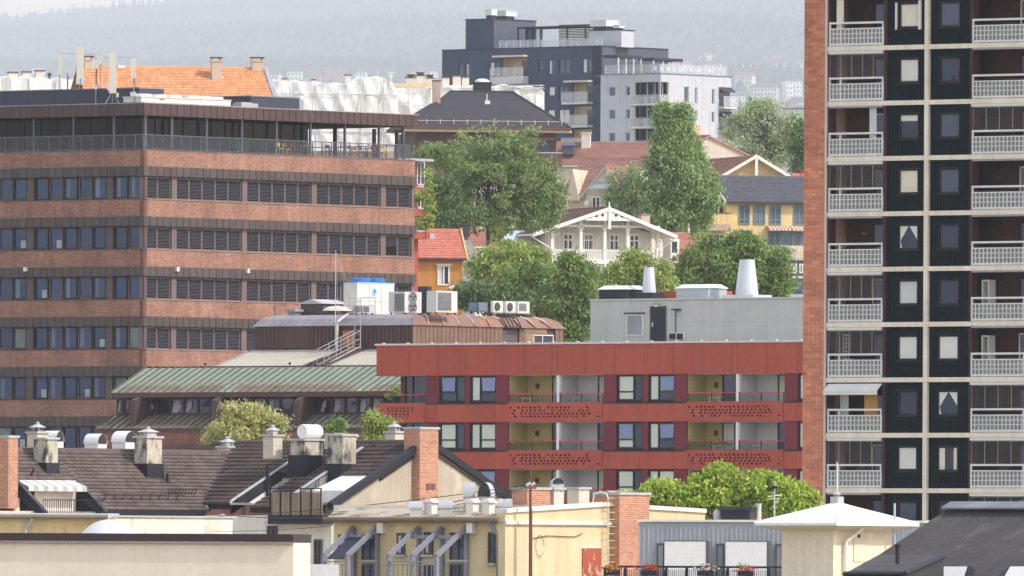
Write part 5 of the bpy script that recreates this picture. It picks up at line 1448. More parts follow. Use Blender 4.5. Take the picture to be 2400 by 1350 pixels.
    # pergola
    x0, x1 = fa.x(zx(525), 80, 4.0), fa.x(zx(958), 80, 4.0); zp = fa.z(1300, 61, 4.0)
    pg = put('pergola', MB().box(x0, x1, 3.8, 7.5, zp - .2, zp).mesh('pergola', fm), t, fa)
    for q in (0, .2, .33, .72, .985): put('post', MB().box(x0 + (x1 - x0) * q, x0 + (x1 - x0) * q + .18, 3.8, 3.95, zt, zp - .2).mesh('post', fm), pg, fa)
    put('blind', MB().box(x0 + (x1 - x0) * .26, x0 + (x1 - x0) * .34, 4.1, 4.15, zt, zp - .3).mesh('blind', M('hood_white', (206, 208, 210))), pg, fa)
    mb = MB()
    for i in range(16): mb.box(x0 + (x1 - x0) * .36, x1, 7.2, 7.3, zt + .1 + i * .2, zt + .22 + i * .2)
    put('slat_screen', mb.mesh('slat_screen', M('slat_brown', (84, 78, 84))), pg, fa)
    put('glass_wall', MB().box(x0, x0 + (x1 - x0) * .25, 5.4, 5.5, zt, zp - .2).mesh('glass_wall', gl), pg, fa)
    rail(fa, XA(385), XA(975), .6, zt, t, 1.1, 13); rail(fa, XA(975), -.3, .6, zt, t, 1.1, 2)
    # lower pale wing: corner at picture column 1546
    ze_ = fa.z(1480, 173)
    fw_ = fa.moved(0, -.0); xw = fa.x(1546, 190, -.0)
    # its front continues the street line, a step forward
    f3 = Frame.moved(fa, fa.x(1407.5, 250, -.9), -.9); W3 = f3.x(1546.5, 250); f3b = f3.moved(W3, 0, 90); L3 = f3b.x(1713, 250)
    X3 = lambda z: f3.x(zx(z), 250); Z3 = lambda z: f3.z(1480, z / 2.7); X3b = lambda z: f3b.x(zx(z), 250); Z3b = lambda z, q=1630: f3b.z(q, z / 2.7)
    zt3 = f3.z(1500, 174); zb = ground_z(30, 1720) - 8
    w3 = [(1098, 1139, 545, 607), (1203, 1232, 545, 605), (1098, 1139, 690, 752), (1203, 1232, 690, 752), (1098, 1139, 836, 895), (1203, 1232, 836, 895)]
    lg3 = [(1240, 522, 655), (1240, 668, 800), (1240, 815, 945)]
    H3 = [(X3(a), X3(b), Z3(d), Z3(c)) for a, b, c, d in w3] + [(X3(1262), W3, Z3(d), Z3(c)) for a, c, d in lg3]
    holes_wall('pale_wall', t, f3, wg, 0, W3, zb, zt3, H3, 0, .25)
    wb3 = [(1575, 1606, 548, 650), (1643, 1659, 553, 655), (1750, 1768, 563, 660), (1575, 1606, 695, 745), (1643, 1659, 698, 760), (1750, 1768, 708, 775), (1643, 1659, 845, 900)]
    xc = X3b(1477)
    H3b = [(X3b(a), X3b(b), Z3b(d, zx(a)), Z3b(c, zx(a))) for a, b, c, d in wb3] + [(0, xc, Z3(d), Z3(c)) for a, c, d in lg3]
    holes_wall('pale_wall', t, f3b, wg, 0, L3, zb, zt3, H3b, 0, .25)
    put('pale_body', MB().box(1.6, L3 - .05, 1.6, W3, zb, zt3 - .1).mesh('pale_body', fm), t, f3b)
    put('terrace_deck', MB().box(.05, L3, .05, W3 + .9, zt3 - .15, zt3 - .02).mesh('terrace_deck', M('roof_gravel', (120, 120, 122))), t, f3b)
    put('parapet_cap', MB().box(-.08, L3 + .05, -.08, .2, zt3, zt3 + .1).box(-.08, .2, .2, W3, zt3, zt3 + .1).mesh('parapet_cap', M('cap_slate', (110, 112, 120))), t, f3b)
    for a, b, c, d in w3: window(t, f3, X3(a), X3(b), Z3(d), Z3(c), .12, wf, gl, .09, d=.08)
    for a, b, c, d in wb3: window(t, f3b, X3b(a), X3b(b), Z3b(d, zx(a)), Z3b(c, zx(a)), .12, wf, gl, .09, d=.08)
    for i in range(1, 9): pbox('panel_joint', t, f3, M('joint_grey', (160, 162, 170)), W3 * i / 9 - .02, W3 * i / 9 + .02, -.006, .0, zb, zt3)
    for i in range(1, 10): pbox('panel_joint', t, f3b, M('joint_grey', (160, 162, 170)), L3 * i / 10 - .02, L3 * i / 10 + .02, -.006, .0, zb, zt3)
    for a, c, d in lg3:
        z0 = Z3(d); zc = Z3(c)
        put('corner_balcony', MB().box(-.25, xc + .1, -.25, W3 - X3(1235), z0 - .3, z0).mesh('corner_balcony', slab), t, f3b)
        rail(f3, X3(1238), W3 + .2, -.2, z0, t, 1.05); rail(f3b, -.2, xc, -.2, z0, t, 1.05)
        put('corner_post', MB().box(.02, .18, .02, .18, z0, zc).mesh('corner_post', fm), t, f3b)
        mb = MB()
        for q in (.2, .5, .8): mb.box(X3(1262) + (W3 - X3(1262)) * q - .06, X3(1262) + (W3 - X3(1262)) * q + .06, 1.5, 1.56, z0, zc)
        put('balcony_mullions', mb.mesh('balcony_mullions', wf), t, f3)
        put('garden_furniture', MB().box(X3(1300), X3(1300) + 1.4, .6, 1.2, z0 + .66, z0 + .7).box(X3(1300) + .1, X3(1300) + .2, .7, .8, z0, z0 + .66).box(X3(1300) + 1.2, X3(1300) + 1.3, .7, .8, z0, z0 + .66).mesh('garden_furniture', wf), t, f3)
    # balcony at the far right end
    for c, d in ((555, 690), (708, 840)):
        x0, x1 = X3b(1795), L3; z0 = Z3b(d, 1700); put('end_balcony', MB().box(x0, x1 + .3, -.9, 0, z0, z0 + .25).mesh('end_balcony', slab), t, f3b); rail(f3b, x0, x1 + .3, -.85, z0 + .25, t, 1.3)
        put('awning', MB().slab([(x0, 0, Z3b(c, 1700)), (x1, 0, Z3b(c, 1700)), (x1, -.8, Z3b(c, 1700) - .6), (x0, -.8, Z3b(c, 1700) - .6)], (0, 0, .05)).mesh('awning', fm), t, f3b)
        put('end_window', MB().box(x0, x1 - .2, -.02, .02, z0 + .3, Z3b(c, 1700) - .3).mesh('end_window', gl), t, f3b)
    # terrace on the pale wing: glass rail, canopies, white chairs
    rail(f3, X3(1062), W3 - .2, .4, zt3, t, 1.25, 6); rail(f3b, .4, L3 - .4, .4, zt3, t, 1.25, 9)
    for a, b, y0 in ((1140, 1285, 347), (1362, 1545, 365)):
        x0, x1 = f3b.x(zx(a), y0 / 2.7, 4.0), f3b.x(zx(b), y0 / 2.7, 4.0); zc = f3b.z(zx(a), y0 / 2.7, 4.0)
        c = put('terrace_canopy', MB().box(x0, x1, 3.4, 6, zc - .35, zc).mesh('terrace_canopy', fm), t, f3b)
        for q in (0, .33, .66, .98): put('post', MB().box(x0 + (x1 - x0) * q, x0 + (x1 - x0) * q + .15, 3.5, 3.65, zt3, zc - .35).mesh('post', wf), c, f3b)
    rnd = random.Random(3)
    for i in range(9):
        xx = .8 + i * 1.35; 
        c = thing('terrace_chair', 'white chair on the pale hilltop terrace, %s from the left end' % ('first second third fourth fifth sixth seventh eighth ninth'.split()[i]), 'chair', f3b, (xx, 1.0 + rnd.uniform(0, .8), zt3), 'white terrace chairs on the hilltop block')
        put('seat', MB().box(-.27, .27, -.27, .27, .38, .44).mesh('seat', wf), c); put('backrest', MB().box(-.27, .27, .22, .28, .44, .95).mesh('backrest', wf), c)
        for a in (-.25, .2):
            for b in (-.25, .2): put('leg', MB().box(a, a + .06, b, b + .06, 0, .38).mesh('leg', wf), c)
build_dark_block()

def build_hip_house():
    D = 1420.0
    fr = Frame(1150, D, 9, 300)
    t = thing('hip_roof_house', 'brown timber house with a large dark hipped roof and eaves boards', 'house', fr)
    felt = M('hip_felt', (64, 61, 66), var=.08, rough=.95, fine=.18, bump=.4, bscale=14); tim = M('hip_timber', (96, 74, 68), var=.12, streak=.15); cre = M('hip_eaves', (206, 188, 160), var=.08)
    X = lambda px, y, ly=0: fr.x(px, y, ly)
    xe0, xe1 = X(952, 297), X(1336, 297); ze = fr.z(1150, 297)
    yr = 7.0; zr = fr.z(1130, 215, yr); xr0, xr1 = X(1057, 215, yr), X(1200, 216, yr)
    yb = 14.0
    put('roof', MB().poly([(xe0, 0, ze), (xe1, 0, ze), (xr1, yr, zr), (xr0, yr, zr)]).poly([(xe0, yb, ze), (xe0, 0, ze), (xr0, yr, zr)]).poly([(xe1, 0, ze), (xe1, yb, ze), (xr1, yr, zr)]).poly([(xe1, yb, ze), (xe0, yb, ze), (xr0, yr, zr), (xr1, yr, zr)]).mesh('roof', felt), t, fr)
    for a, b in (((xe0, 0, ze), (xr0, yr, zr)), ((xe1, 0, ze), (xr1, yr, zr)), ((xr0, yr, zr), (xr1, yr, zr))): put('hip_cap', MB().bar(a, b, .14, 6).mesh('hip_cap', felt), t, fr)
    put('gutter', MB().box(xe0 - .1, xe1 + .1, -.15, .1, ze - .3, ze - .02).mesh('gutter', tim), t, fr); put('eaves_board', MB().box(xe0, xe1 + .2, .1, 1.6, ze - .55, ze - .31).mesh('eaves_board', cre), t, fr)
    put('eaves_soffit', MB().box(xe0, xe1, .0, yb, ze - .31, ze - .02).mesh('eaves_soffit', tim), t, fr)
    zb = ground_z(0, D) - 4
    put('wall', MB().box(xe0 + 1.2, xe1 - 1.2, 1.6, yb - 1, zb, ze - .5).mesh('wall', tim), t, fr)
    rail_m = M('snow_rail', (206, 190, 170))
    g = put('snow_rail', MB().bar((xe0 + .5, .5, ze + .6), (xe1 - .5, .5, ze + .6), .03).mesh('snow_rail', rail_m), t, fr)
    for i in range(12): put('rail_post', MB().bar((0, .5, ze + .1), (0, .45, ze + .75), .05).mesh('rail_post', rail_m), g, fr, (xe0 + .8 + i * (xe1 - xe0 - 1.6) / 11, 0, 0))
    gl = M_glass('hip_pane', (70, 72, 80), ior=1.6)
    for a, b in ((1226, 1246), (1252, 1292), (985, 1012), (1020, 1052)):
        window(t, fr, X(a, 340, 1.6), X(b, 340, 1.6), fr.z(a, 362, 1.6), fr.z(a, 326, 1.6), 1.5, tim, gl, .12, cols=(.5,) if b - a > 30 else (), rows=(.5,), d=.12)
    aw = put('awning', MB().slab([(X(1222, 322, 1.5), 1.5, fr.z(1250, 322, 1.5)), (X(1300, 322, 1.5), 1.5, fr.z(1250, 322, 1.5)), (X(1300, 322, 1.5), .9, fr.z(1250, 328, 1.5)), (X(1222, 322, 1.5), .9, fr.z(1250, 328, 1.5))], (0, 0, .05)).mesh('awning', M('awning_rose', (150, 120, 112))), t, fr)
    bx0, bx1 = X(1245, 370, .4), X(1318, 370, .4); bz0, bz1 = fr.z(1280, 386, .4), fr.z(1280, 357, .4)
    n = 16; w_ = (bx1 - bx0) / n
    b = put('balcony', MB().box(bx0, bx1, .4, 1.6, bz0 - .15, bz0).mesh('balcony', tim), t, fr)
    for i in range(n): pbox('board', b, fr, tim, bx0 + i * w_ + .02, bx0 + (i + 1) * w_ - .02, .36, .41, bz0, bz1 - .1)
    pbox('hand_rail', b, fr, M('rail_pale', (190, 190, 190)), bx0, bx1, .34, .44, bz1 - .09, bz1)
    cc = M('chimney_rose', (172, 148, 136), var=.1, streak=.15)
    chimney(t, fr, X(1023, 215, 5.0), 5.0, fr.z(1023, 245, 5.0), fr.z(1023, 190, 5.0), .75, .75, cc, M('cap_dark', (80, 76, 76)))
    k = chimney(t, fr, X(1130, 205, yr + .6), yr + .6, zr - .3, fr.z(1130, 195, yr + .6), 1.75, 1.4, M('vent_black', (44, 46, 54)), M('vent_black', (44, 46, 54)))
    put('dome', MB().lathe([(.8, 0), (.75, .18), (.45, .34), (.1, .38)], (0, 0, fr.z(1130, 195, yr + .6) - zr + .4), 14).mesh('dome', M('dome_white', (220, 218, 212))), k)
    put('vent_pipe', MB().bar((X(1141, 235, 5), 5, fr.z(1141, 242, 5) - .3), (X(1141, 235, 5), 5, fr.z(1141, 220, 5)), .06).box(X(1135, 235, 5), X(1147, 235, 5), 4.5, 4.8, fr.z(1141, 243, 5) - .1, fr.z(1141, 236, 5)).mesh('vent_pipe', M('pipe_white', (214, 206, 198))), t, fr)
build_hip_house()

def build_scaffold():
    tarp = M_clear('tarpaulin', (236, 234, 230), .84, .5)
    n_ = tarp.node_tree.nodes
    wall = plaster('scaffold_wall', (196, 172, 140)); pole = M('scaffold_pole', (190, 190, 188), rough=.4, metal=.4)
    def wrapped(pxs, D, top, bot, lab, seed, yaw=9, folds=1.0, depth=9):
        fr = Frame(pxs[0], D, yaw, 200)
        t = thing('wrapped_building', lab, 'building', fr)
        rnd = random.Random(seed)
        x0, x1 = 0.0, fr.x(pxs[1], 200)
        nx, nz = int((x1 - x0) / .3), 22
        ph = [(rnd.uniform(.4, 4.5) * rnd.choice((1, -1)), rnd.uniform(-2.5, 2.5), rnd.uniform(0, 6), rnd.uniform(.03, .1)) for _ in range(12)]
        def topz(u):
            px = pxs[0] + (pxs[1] - pxs[0]) * u
            for (a, ya), (b, yb) in zip(top, top[1:]):
                if a <= px <= b: return fr.z(px, ya + (yb - ya) * (px - a) / (b - a))
            return fr.z(px, top[-1][1])
        zb = fr.z(pxs[0], bot)
        mb = MB()
        for j in range(nz + 1):
            v = j / nz
            for i in range(nx + 1):
                u = i / nx; x = x0 + (x1 - x0) * u; zt = topz(u)
                z = zb + (zt - zb) * v
                d = sum(a * abs(math.sin(.5 * (kx * x + kz * z + p))) for kx, kz, p, a in ph) * folds
                d += .25 * abs(math.sin(x * 1.31 + seed)) * v
                mb.v.append((x, d - .3, z + .06 * math.sin(x * 2.3 + seed) * v))
        # the sheet goes over the top
        for i in range(nx + 1):
            u = i / nx; mb.v.append((x0 + (x1 - x0) * u, 2.6, topz(u) + .12 + .1 * math.sin(u * 40 + seed)))
        for i in range(nx + 1):
            u = i / nx; mb.v.append((x0 + (x1 - x0) * u, depth - 1, topz(u) - .6))
        for j in range(nz + 2):
            for i in range(nx):
                a = j * (nx + 1) + i; mb.f.append((a, a + 1, a + nx + 2, a + nx + 1)); mb.mi.append(0)
        put('tarpaulin', mb.mesh('tarpaulin', tarp), t, fr)
        put('wall', MB().box(x0 + .2, x1 - .2, 1.2, depth, ground_z(0, D) - 6, min(topz(q / 10) for q in range(11)) - .4).mesh('wall', wall), t, fr)
        for i in range(int((x1 - x0) / 2.4) + 1):
            x = x0 + .2 + i * 2.4
            put('scaffold_post', MB().bar((x, .25, zb - 4), (x, .25, topz(min(1, max(0, (x - x0) / (x1 - x0)))) - .1), .05).mesh('scaffold_post', pole), t, fr)
        for j in range(4 if pxs[0] > 0 else 1): put('scaffold_ledger', MB().bar((x0, .25, zb + j * 2.0), (x1, .25, zb + j * 2.0), .04).mesh('scaffold_ledger', pole), t, fr)
        return t, fr, topz
    cc = plaster('scaf_chimney', (206, 196, 182)); dk = M('cap_dark', (80, 76, 76))
    t, fr, _ = wrapped((-60, 202), 1230, [(-60, 181), (60, 181), (130, 184), (202, 190)], 250, 'building wrapped in white tarpaulin behind the left antennas', 2)
    for px, y in ((30, 171), (62, 170), (93, 167)): chimney(t, fr, fr.x(px, 180, 4), 4, fr.z(px, 195, 4), fr.z(px, y, 4), .8, .7, cc, dk)
    put('cowl', MB().bar((fr.x(116, 180, 3), 3, fr.z(116, 190, 3)), (fr.x(116, 180, 3), 3, fr.z(116, 178, 3)), .08).lathe([(.1, 0), (.2, .1), (.18, .3), (.05, .38)], (fr.x(116, 180, 3), 3, fr.z(116, 180, 3)), 10).mesh('cowl', dk), t, fr)
    t, fr, _ = wrapped((632, 935), 1440, [(632, 189), (700, 191), (770, 195), (815, 197), (838, 186), (870, 180), (900, 182), (922, 192), (935, 214)], 352, 'tall building wrapped in torn white tarpaulin above the open office terrace', 5, folds=1.5)
    for px, y, w_ in ((667, 186, .5), (815, 177, .6), (735, 188, .4)): chimney(t, fr, fr.x(px, 185, 5), 5, fr.z(px, 202, 5), fr.z(px, y, 5), w_, .6, cc, dk)
    t2, fr2, _ = wrapped((905, 1278), 1530, [(905, 210), (920, 208), (1000, 206), (1100, 200), (1190, 200), (1250, 203), (1270, 206), (1278, 216)], 330, 'building wrapped in white tarpaulin behind the dark hipped roof', 9, folds=1.2)
    for px, y, w_ in ((962, 183, 1.1), (985, 178, 1.2), (1008, 184, 1.0), (1044, 183, .8), (1070, 179, .9), (1090, 182, .8)): chimney(t2, fr2, fr2.x(px, 190, 5), 5, fr2.z(px, 215, 5), fr2.z(px, y, 5), w_, .7, cc, dk, True)
    put('roof_edge', MB().box(fr2.x(920, 198, 4), fr2.x(1015, 198, 4), 4, 4.3, fr2.z(960, 203, 4), fr2.z(960, 196, 4)).mesh('roof_edge', M('edge_ochre', (206, 176, 130))), t2, fr2)
    for px in (1196, 1232, 1268): put('scaffold_post', MB().bar((fr2.x(px, 200), .2, fr2.z(px, 214)), (fr2.x(px, 200), .2, fr2.z(px, 198)), .06).mesh('scaffold_post', pole), t2, fr2)
    for y in (200, 205): put('scaffold_ledger', MB().bar((fr2.x(1190, y), .2, fr2.z(1190, y)), (fr2.x(1276, y), .2, fr2.z(1276, y)), .05).mesh('scaffold_ledger', pole), t2, fr2)
    put('scaffold_brace', MB().bar((fr2.x(1200, 204), .2, fr2.z(1200, 202)), (fr2.x(1240, 210), .2, fr2.z(1240, 212)), .05).mesh('scaffold_brace', pole), t2, fr2)
build_scaffold()

def build_orange_roof_house():
    D = 1090.0; fr = Frame(200, D, 10, 200)
    t = thing('orange_roof_house', 'house with a bright orange tiled roof behind the office block', 'house', fr)
    tile = M('tile_orange', (212, 148, 104), var=.08, island=.16, fine=.05, rough=.8)
    yr = 5.0
    xe1 = fr.x(640, 228); ze = fr.z(400, 226); zr = fr.z(400, 161, yr); xr1 = fr.x(621, 163, yr)
    x0 = min(fr.x(196, 160, yr), 0)
    rf = put('roof', wavy_roof((x0, 0, ze), (xe1, 0, ze), (x0, yr, zr), (xe1, yr, zr), 10, 62, .05, .05, tile, 'roof'), t, fr); rf['kind'] = 'stuff'
    put('roof', sheet(MB(), [(x0, yr * 2, ze), (xe1, yr * 2, ze), (xe1, yr, zr - .01), (x0, yr, zr - .01)], .1).mesh('roof', tile), t, fr); put('roof_board', sheet(MB(), [(x0, 0, ze - .03), (xe1, 0, ze - .03), (xe1, yr, zr - .04), (x0, yr, zr - .04)], .12).mesh('roof_board', tile), t, fr)
    put('ridge_tiles', MB().bar((x0, yr, zr + .05), (xe1, yr, zr + .05), .14, 6).mesh('ridge_tiles', tile), t, fr)
    put('verge', MB().slab([(xe1, -.1, ze - .1), (xe1 + .35, -.1, ze - .1), (xe1 + .35, yr, zr), (xe1, yr, zr)], (0, 0, .22)).mesh('verge', M('verge_grey', (150, 156, 166))), t, fr)
    put('wall', MB().box(x0 + .2, xe1, .4, yr * 2 - .4, ground_z(-20, D) - 8, ze + .1).mesh('wall', plaster('orange_wall', (200, 186, 160))), t, fr)
    put('gable_wall', MB().poly([(xe1 + .02, .4, ze), (xe1 + .02, yr * 2 - .4, ze), (xe1 + .02, yr, zr - .1)]).mesh('gable_wall', plaster('orange_wall', (200, 186, 160))), t, fr)
    cp = plaster('orange_chimney', (196, 178, 158)); dk = M('cap_dark', (80, 76, 76))
    for px, yb, yt, w_, ly in ((507, 190, 139, .8, 3.3), (603, 164, 139, .95, yr), (208, 162, 136, .7, yr)):
        x = fr.x(px, yt, ly); c = chimney(t, fr, x, ly, fr.z(px, yb, ly) - .6, fr.z(px, yt + 6, ly), w_, .8, cp, cp)
        hh = fr.z(px, yt + 6, ly) - fr.z(px, yb, ly) + .6
        put('cap_slab', MB().box(-w_ / 2 - .08, w_ / 2 + .08, -.48, .48, hh + .3, hh + .38).mesh('cap_slab', dk), c)
        for s_ in (-1, 1): put('cap_post', MB().box(s_ * w_ * .42 - .06, s_ * w_ * .42 + .06, -.4, .4, hh + .1, hh + .3).mesh('cap_post', cp), c)
        if ly < 4: put('flashing', MB().slab([(-w_ / 2 - .25, -.75, .15), (w_ / 2 + .25, -.75, .15), (w_ / 2 + .25, .1, .95), (-w_ / 2 - .25, .1, .95)], (0, 0, .05)).mesh('flashing', M('flash_zinc', (176, 182, 186))), c)
    put('roof_hatch', MB().box(fr.x(275, 160, yr), fr.x(292, 160, yr), yr - .2, yr + .6, zr, zr + .22).mesh('roof_hatch', M('hatch_white', (220, 220, 216))), t, fr)
build_orange_roof_house()

def build_villa():
    D = 1230.0; fr = Frame(1419, D, 22, 600)
    t = thing('timber_villa', 'white timber villa with carved gable and pillared balcony among trees', 'villa', fr)
    wh = M('villa_white', (230, 226, 219), var=.05, streak=.06, spec=.2); wl = M('villa_boards', (216, 210, 202), var=.06, streak=.1, spec=.2); tile = M('villa_tile', (112, 80, 72), var=.12, island=.15, rough=.85)
    dk = M('villa_dark', (60, 62, 70)); gl = M_glass('villa_pane', (46, 50, 58), ior=1.6)
    X = lambda px, y=560, ly=0.0: fr.x(px, y, ly); Z = lambda y, px=1419, ly=0.0: fr.z(px, y, ly)
    xl, xr = X(1293), X(1543); zg = ground_z(0, D) - 6
    BD = 1.6                                                 # depth of the balcony
    ze, za = Z(548, 1240), Z(487)
    xe0, xe1 = X(1240, 548), X(1578, 550); yb = 9.5
    xm = X(1419, 490)
    # roof: two slopes, ridge running back
    o = .9
    A = [(xe0, yb, ze), (xe0, -o, ze), (xm, yb, za), (xm, -o, za)]; B = [(xe1, -o, ze), (xe1, yb, ze), (xm, -o, za), (xm, yb, za)]
    for q in (A, B):
        r = put('roof', wavy_roof(*q, 20, 36, .03, .035, tile, 'roof'), t, fr); r['kind'] = 'stuff'
        put('roof_board', sheet(MB(), [q[0], q[1], q[3], q[2]], .14).mesh('roof_board', wh), t, fr, (0, 0, -.02))
    put('ridge_tiles', MB().bar(A[2], A[3], .13, 6).mesh('ridge_tiles', tile), t, fr)
    for xe in (xe0, xe1):
        put('barge_board', MB().slab([(xe, -o - .06, ze - .28), (xm, -o - .06, za - .28), (xm, -o - .06, za + .06), (xe, -o - .06, ze + .06)], (0, -.06, 0)).mesh('barge_board', wh), t, fr)
    # balcony wall with four windows, boarding
    yw = BD
    zf, ztop = Z(612), Z(520)
    slope = (za - ze) / (xm - xe0)
    put('wall', MB().poly([(xl, yw, zg), (xr, yw, zg), (xr, yw, min(Z(548), za - slope * (xr - xm) - .3)), (xm, yw, za - .35), (xl, yw, za - slope * (xm - xl) - .3)]).mesh('wall', wl), t, fr)
    put('body', MB().box(xl + .02, xr - .02, yw + .05, yb - .5, zg, Z(545)).mesh('body', wl), t, fr)
    for i in range(22):
        x = xl + (xr - xl) * (i + .5) / 22; zt = za - slope * abs(x - xm) - .4
        put('batten', MB().box(-.03, .03, -.025, 0, 0, zt - zf).mesh('batten', wl), t, fr, (x, yw - .002, zf))
    for a, b in ((1319, 1344), (1367, 1391), (1426, 1450), (1474, 1498)):
        x0, x1 = X(a, 570, yw), X(b, 570, yw)
        w_ = window(t, fr, x0, x1, Z(587, 1419, yw), Z(549, 1419, yw), yw - .08, wh, gl, .13, cols=(.5,), rows=(.62,), d=.1)
        put('lintel', MB().box(-.12, x1 - x0 + .12, -.06, .04, Z(549) - Z(587), Z(549) - Z(587) + .12).mesh('lintel', wh), w_)
    # balcony
    b = put('balcony', MB().box(xl - .2, xr + .2, -.1, yw, zf - .25, zf).mesh('balcony', wh), t, fr)
    rail_h = Z(586) - zf
    pbox('hand_rail', b, fr, wh, xl - .1, xr + .1, -.06, .06, zf + rail_h - .1, zf + rail_h)
    pbox('bottom_rail', b, fr, wh, xl - .1, xr + .1, -.05, .05, zf + .02, zf + .12)
    n = 58
    me = MB().box(-.045, .045, -.03, .03, .12, rail_h - .1).mesh('baluster', wh)
    for i in range(n): put('baluster', me, b, fr, (xl + (xr - xl) * (i + .5) / n, 0, zf))
    posts = [1294, 1361, 1417, 1471, 1541]
    for px in posts:
        x = X(px); h = za - slope * abs(x - xm) - .35
        top = min(h, Z(516))
        p = put('post', MB().box(-.14, .14, -.12, .12, 0, top - zf).mesh('post', wh), t, fr, (x, 0, zf)); put('capital', MB().box(-.22, .22, -.2, .2, top - zf - .5, top - zf - .38).box(-.2, .2, -.17, .17, rail_h, rail_h + .1).mesh('capital', wh), p)
        pl = put('post', MB().box(-.14, .14, -.12, .12, zg - zf, -.25).mesh('post', wh), t, fr, (x, 0, zf))
        for s_ in (-1, 1): put('bracket', MB().bar((s_ * .1, 0, -1.0), (s_ * .75, 0, -.28), .06, 4).bar((s_ * .35, 0, -.3), (s_ * .3, 0, -.75), .05, 4).mesh('bracket', wh), pl)
        for s_ in (-1, 1): put('bracket', MB().bar((s_ * .1, 0, top - zf - .9), (s_ * .6, 0, top - zf - .2), .05, 4).mesh('bracket', wh), p)
    put('tie_beam', MB().box(xl - .1, xr + .1, -.12, .12, Z(533), Z(528)).mesh('tie_beam', wh), t, fr)
    # carved gable ornament
    og = put('gable_ornament', MB().slab([(X(1362, 517), -o - .02, Z(518)), (X(1476, 517), -o - .02, Z(518)), (X(1476, 512), -o - .02, Z(512)), (xm, -o - .02, Z(495)), (X(1362, 512), -o - .02, Z(512))], (0, .08, 0)).mesh('gable_ornament', wh), t, fr)
    put('king_post', MB().box(xm - .12, xm + .12, -o - .14, -o - .03, Z(538), za + .1).mesh('king_post', wh), t, fr); put('finial', MB().lathe([(.05, 0), (.12, .1), (.05, .22), (.08, .3), (.02, .55)], (xm, -o, za), 8).mesh('finial', wh), t, fr)
    for s_ in (-1, 1):
        for q in (.5, 1.1, 1.7): put('carved_hole', MB().lathe([(.14, 0), (.14, .03)], (xm + s_ * (q + .15), -o - .035, Z(510) - q * .12 + .25), 8, axis='y').mesh('carved_hole', dk), og, fr)
    for px, q in ((1262, 1240), (1560, 1577)):
        x0 = xe0 if px < 1400 else xe1; xx = xl - .1 if px < 1400 else xr + .1
        put('down_pipe', MB().path([(x0, -.4, ze - .2), (xx, -.2, Z(585)), (xx, -.2, zg)], .07, 6).mesh('down_pipe', wh), t, fr)
    # lower storey glimpses
    for a, c in ((1320, 1345), (1368, 1392), (1427, 1450), (1475, 1500), (1515, 1535)):
        window(t, fr, X(a, 640, yw), X(c, 640, yw), Z(668), Z(626), yw - .08, wh, gl, .12, cols=(.5,), d=.1)
    cp = plaster('villa_chimney', (198, 180, 156)); 
    c = chimney(t, fr, X(1243, 520, 5.0), 5.0, Z(545, 1243, 5), Z(509, 1243, 5), .85, .85, cp, M('cap_mid', (150, 140, 130)))
    c = chimney(t, fr, X(1509, 515, 6.0), 6.0, Z(535, 1509, 6), Z(504, 1509, 6), .85, .85, cp, M('cap_mid', (150, 140, 130)))
    for px, y in ((1350, 484),):
        x = fr.x(px, y, yb - .5); put('finial', MB().lathe([(.04, 0), (.12, .2), (.04, .4), (.02, .9)], (xm, yb - .4, za), 8).mesh('finial', wh), t, fr)
    # low side wings with pink tiles
    pk = M('wing_tile', (156, 106, 90), var=.12, island=.16, rough=.85)
    for a, b, y0, y1, lab in ((1112, 1212, 537, 577, 1), (1575, 1642, 544, 612, 2)):
        x0, x1 = X(a, y1, 3.0), X(b, y1, 3.0); z0, z1 = Z(y1, a, 3.0), Z(y0, a, 5.5)
        r = put('wing_roof', wavy_roof((x0, 3.0, z0), (x1, 3.0, z0), (x0, 5.8, z1), (x1, 5.8, z1), 11, int((x1 - x0) / .24), .03, .035, pk, 'wing_roof'), t, fr); r['kind'] = 'stuff'
        put('wing_roof_board', sheet(MB(), [(x0, 3.0, z0 - .03), (x1, 3.0, z0 - .03), (x1, 5.8, z1 - .03), (x0, 5.8, z1 - .03)], .1).mesh('wing_roof_board', wh), t, fr)
        put('wing_wall', MB().box(x0 + .2, x1 - .2, 3.2, 8, zg, z0 + .05).mesh('wing_wall', wl), t, fr)
        put('verge', MB().bar((x0, 2.95, z0), (x0, 5.8, z1 + .05), .08, 4).mesh('verge', M('verge_brown', (150, 128, 110))), t, fr)
        put('finial', MB().lathe([(.04, 0), (.1, .2), (.03, .4), (.02, .8)], (x0 if lab == 1 else x1, 5.8, z1), 8).mesh('finial', wh), t, fr)
    d = put('dormer', MB().box(X(1572, 570, 2.4), X(1592, 570, 2.4), 2.4, 4.2, Z(606, 1580, 2.4), Z(560, 1580, 2.4)).mesh('dormer', wh), t, fr); put('dormer_pane', MB().box(X(1575, 570, 2.4), X(1587, 570, 2.4), 2.36, 2.39, Z(592, 1580, 2.4), Z(566, 1580, 2.4)).mesh('dormer_pane', gl), d, fr)
    put('zinc_dormer', MB().prism([(X(1185, 560, 2.4), 2.4, Z(572)), (X(1250, 560, 2.4), 2.4, Z(572)), (X(1250, 560, 2.4), 5, Z(572)), (X(1185, 560, 2.4), 5, Z(572))], [(X(1185, 560, 2.4), 3.2, Z(541)), (X(1240, 560, 2.4), 3.2, Z(541)), (X(1240, 560, 2.4), 5, Z(541)), (X(1185, 560, 2.4), 5, Z(541))]).mesh('zinc_dormer', M('zinc_blue', (168, 180, 192))), t, fr)
build_villa()

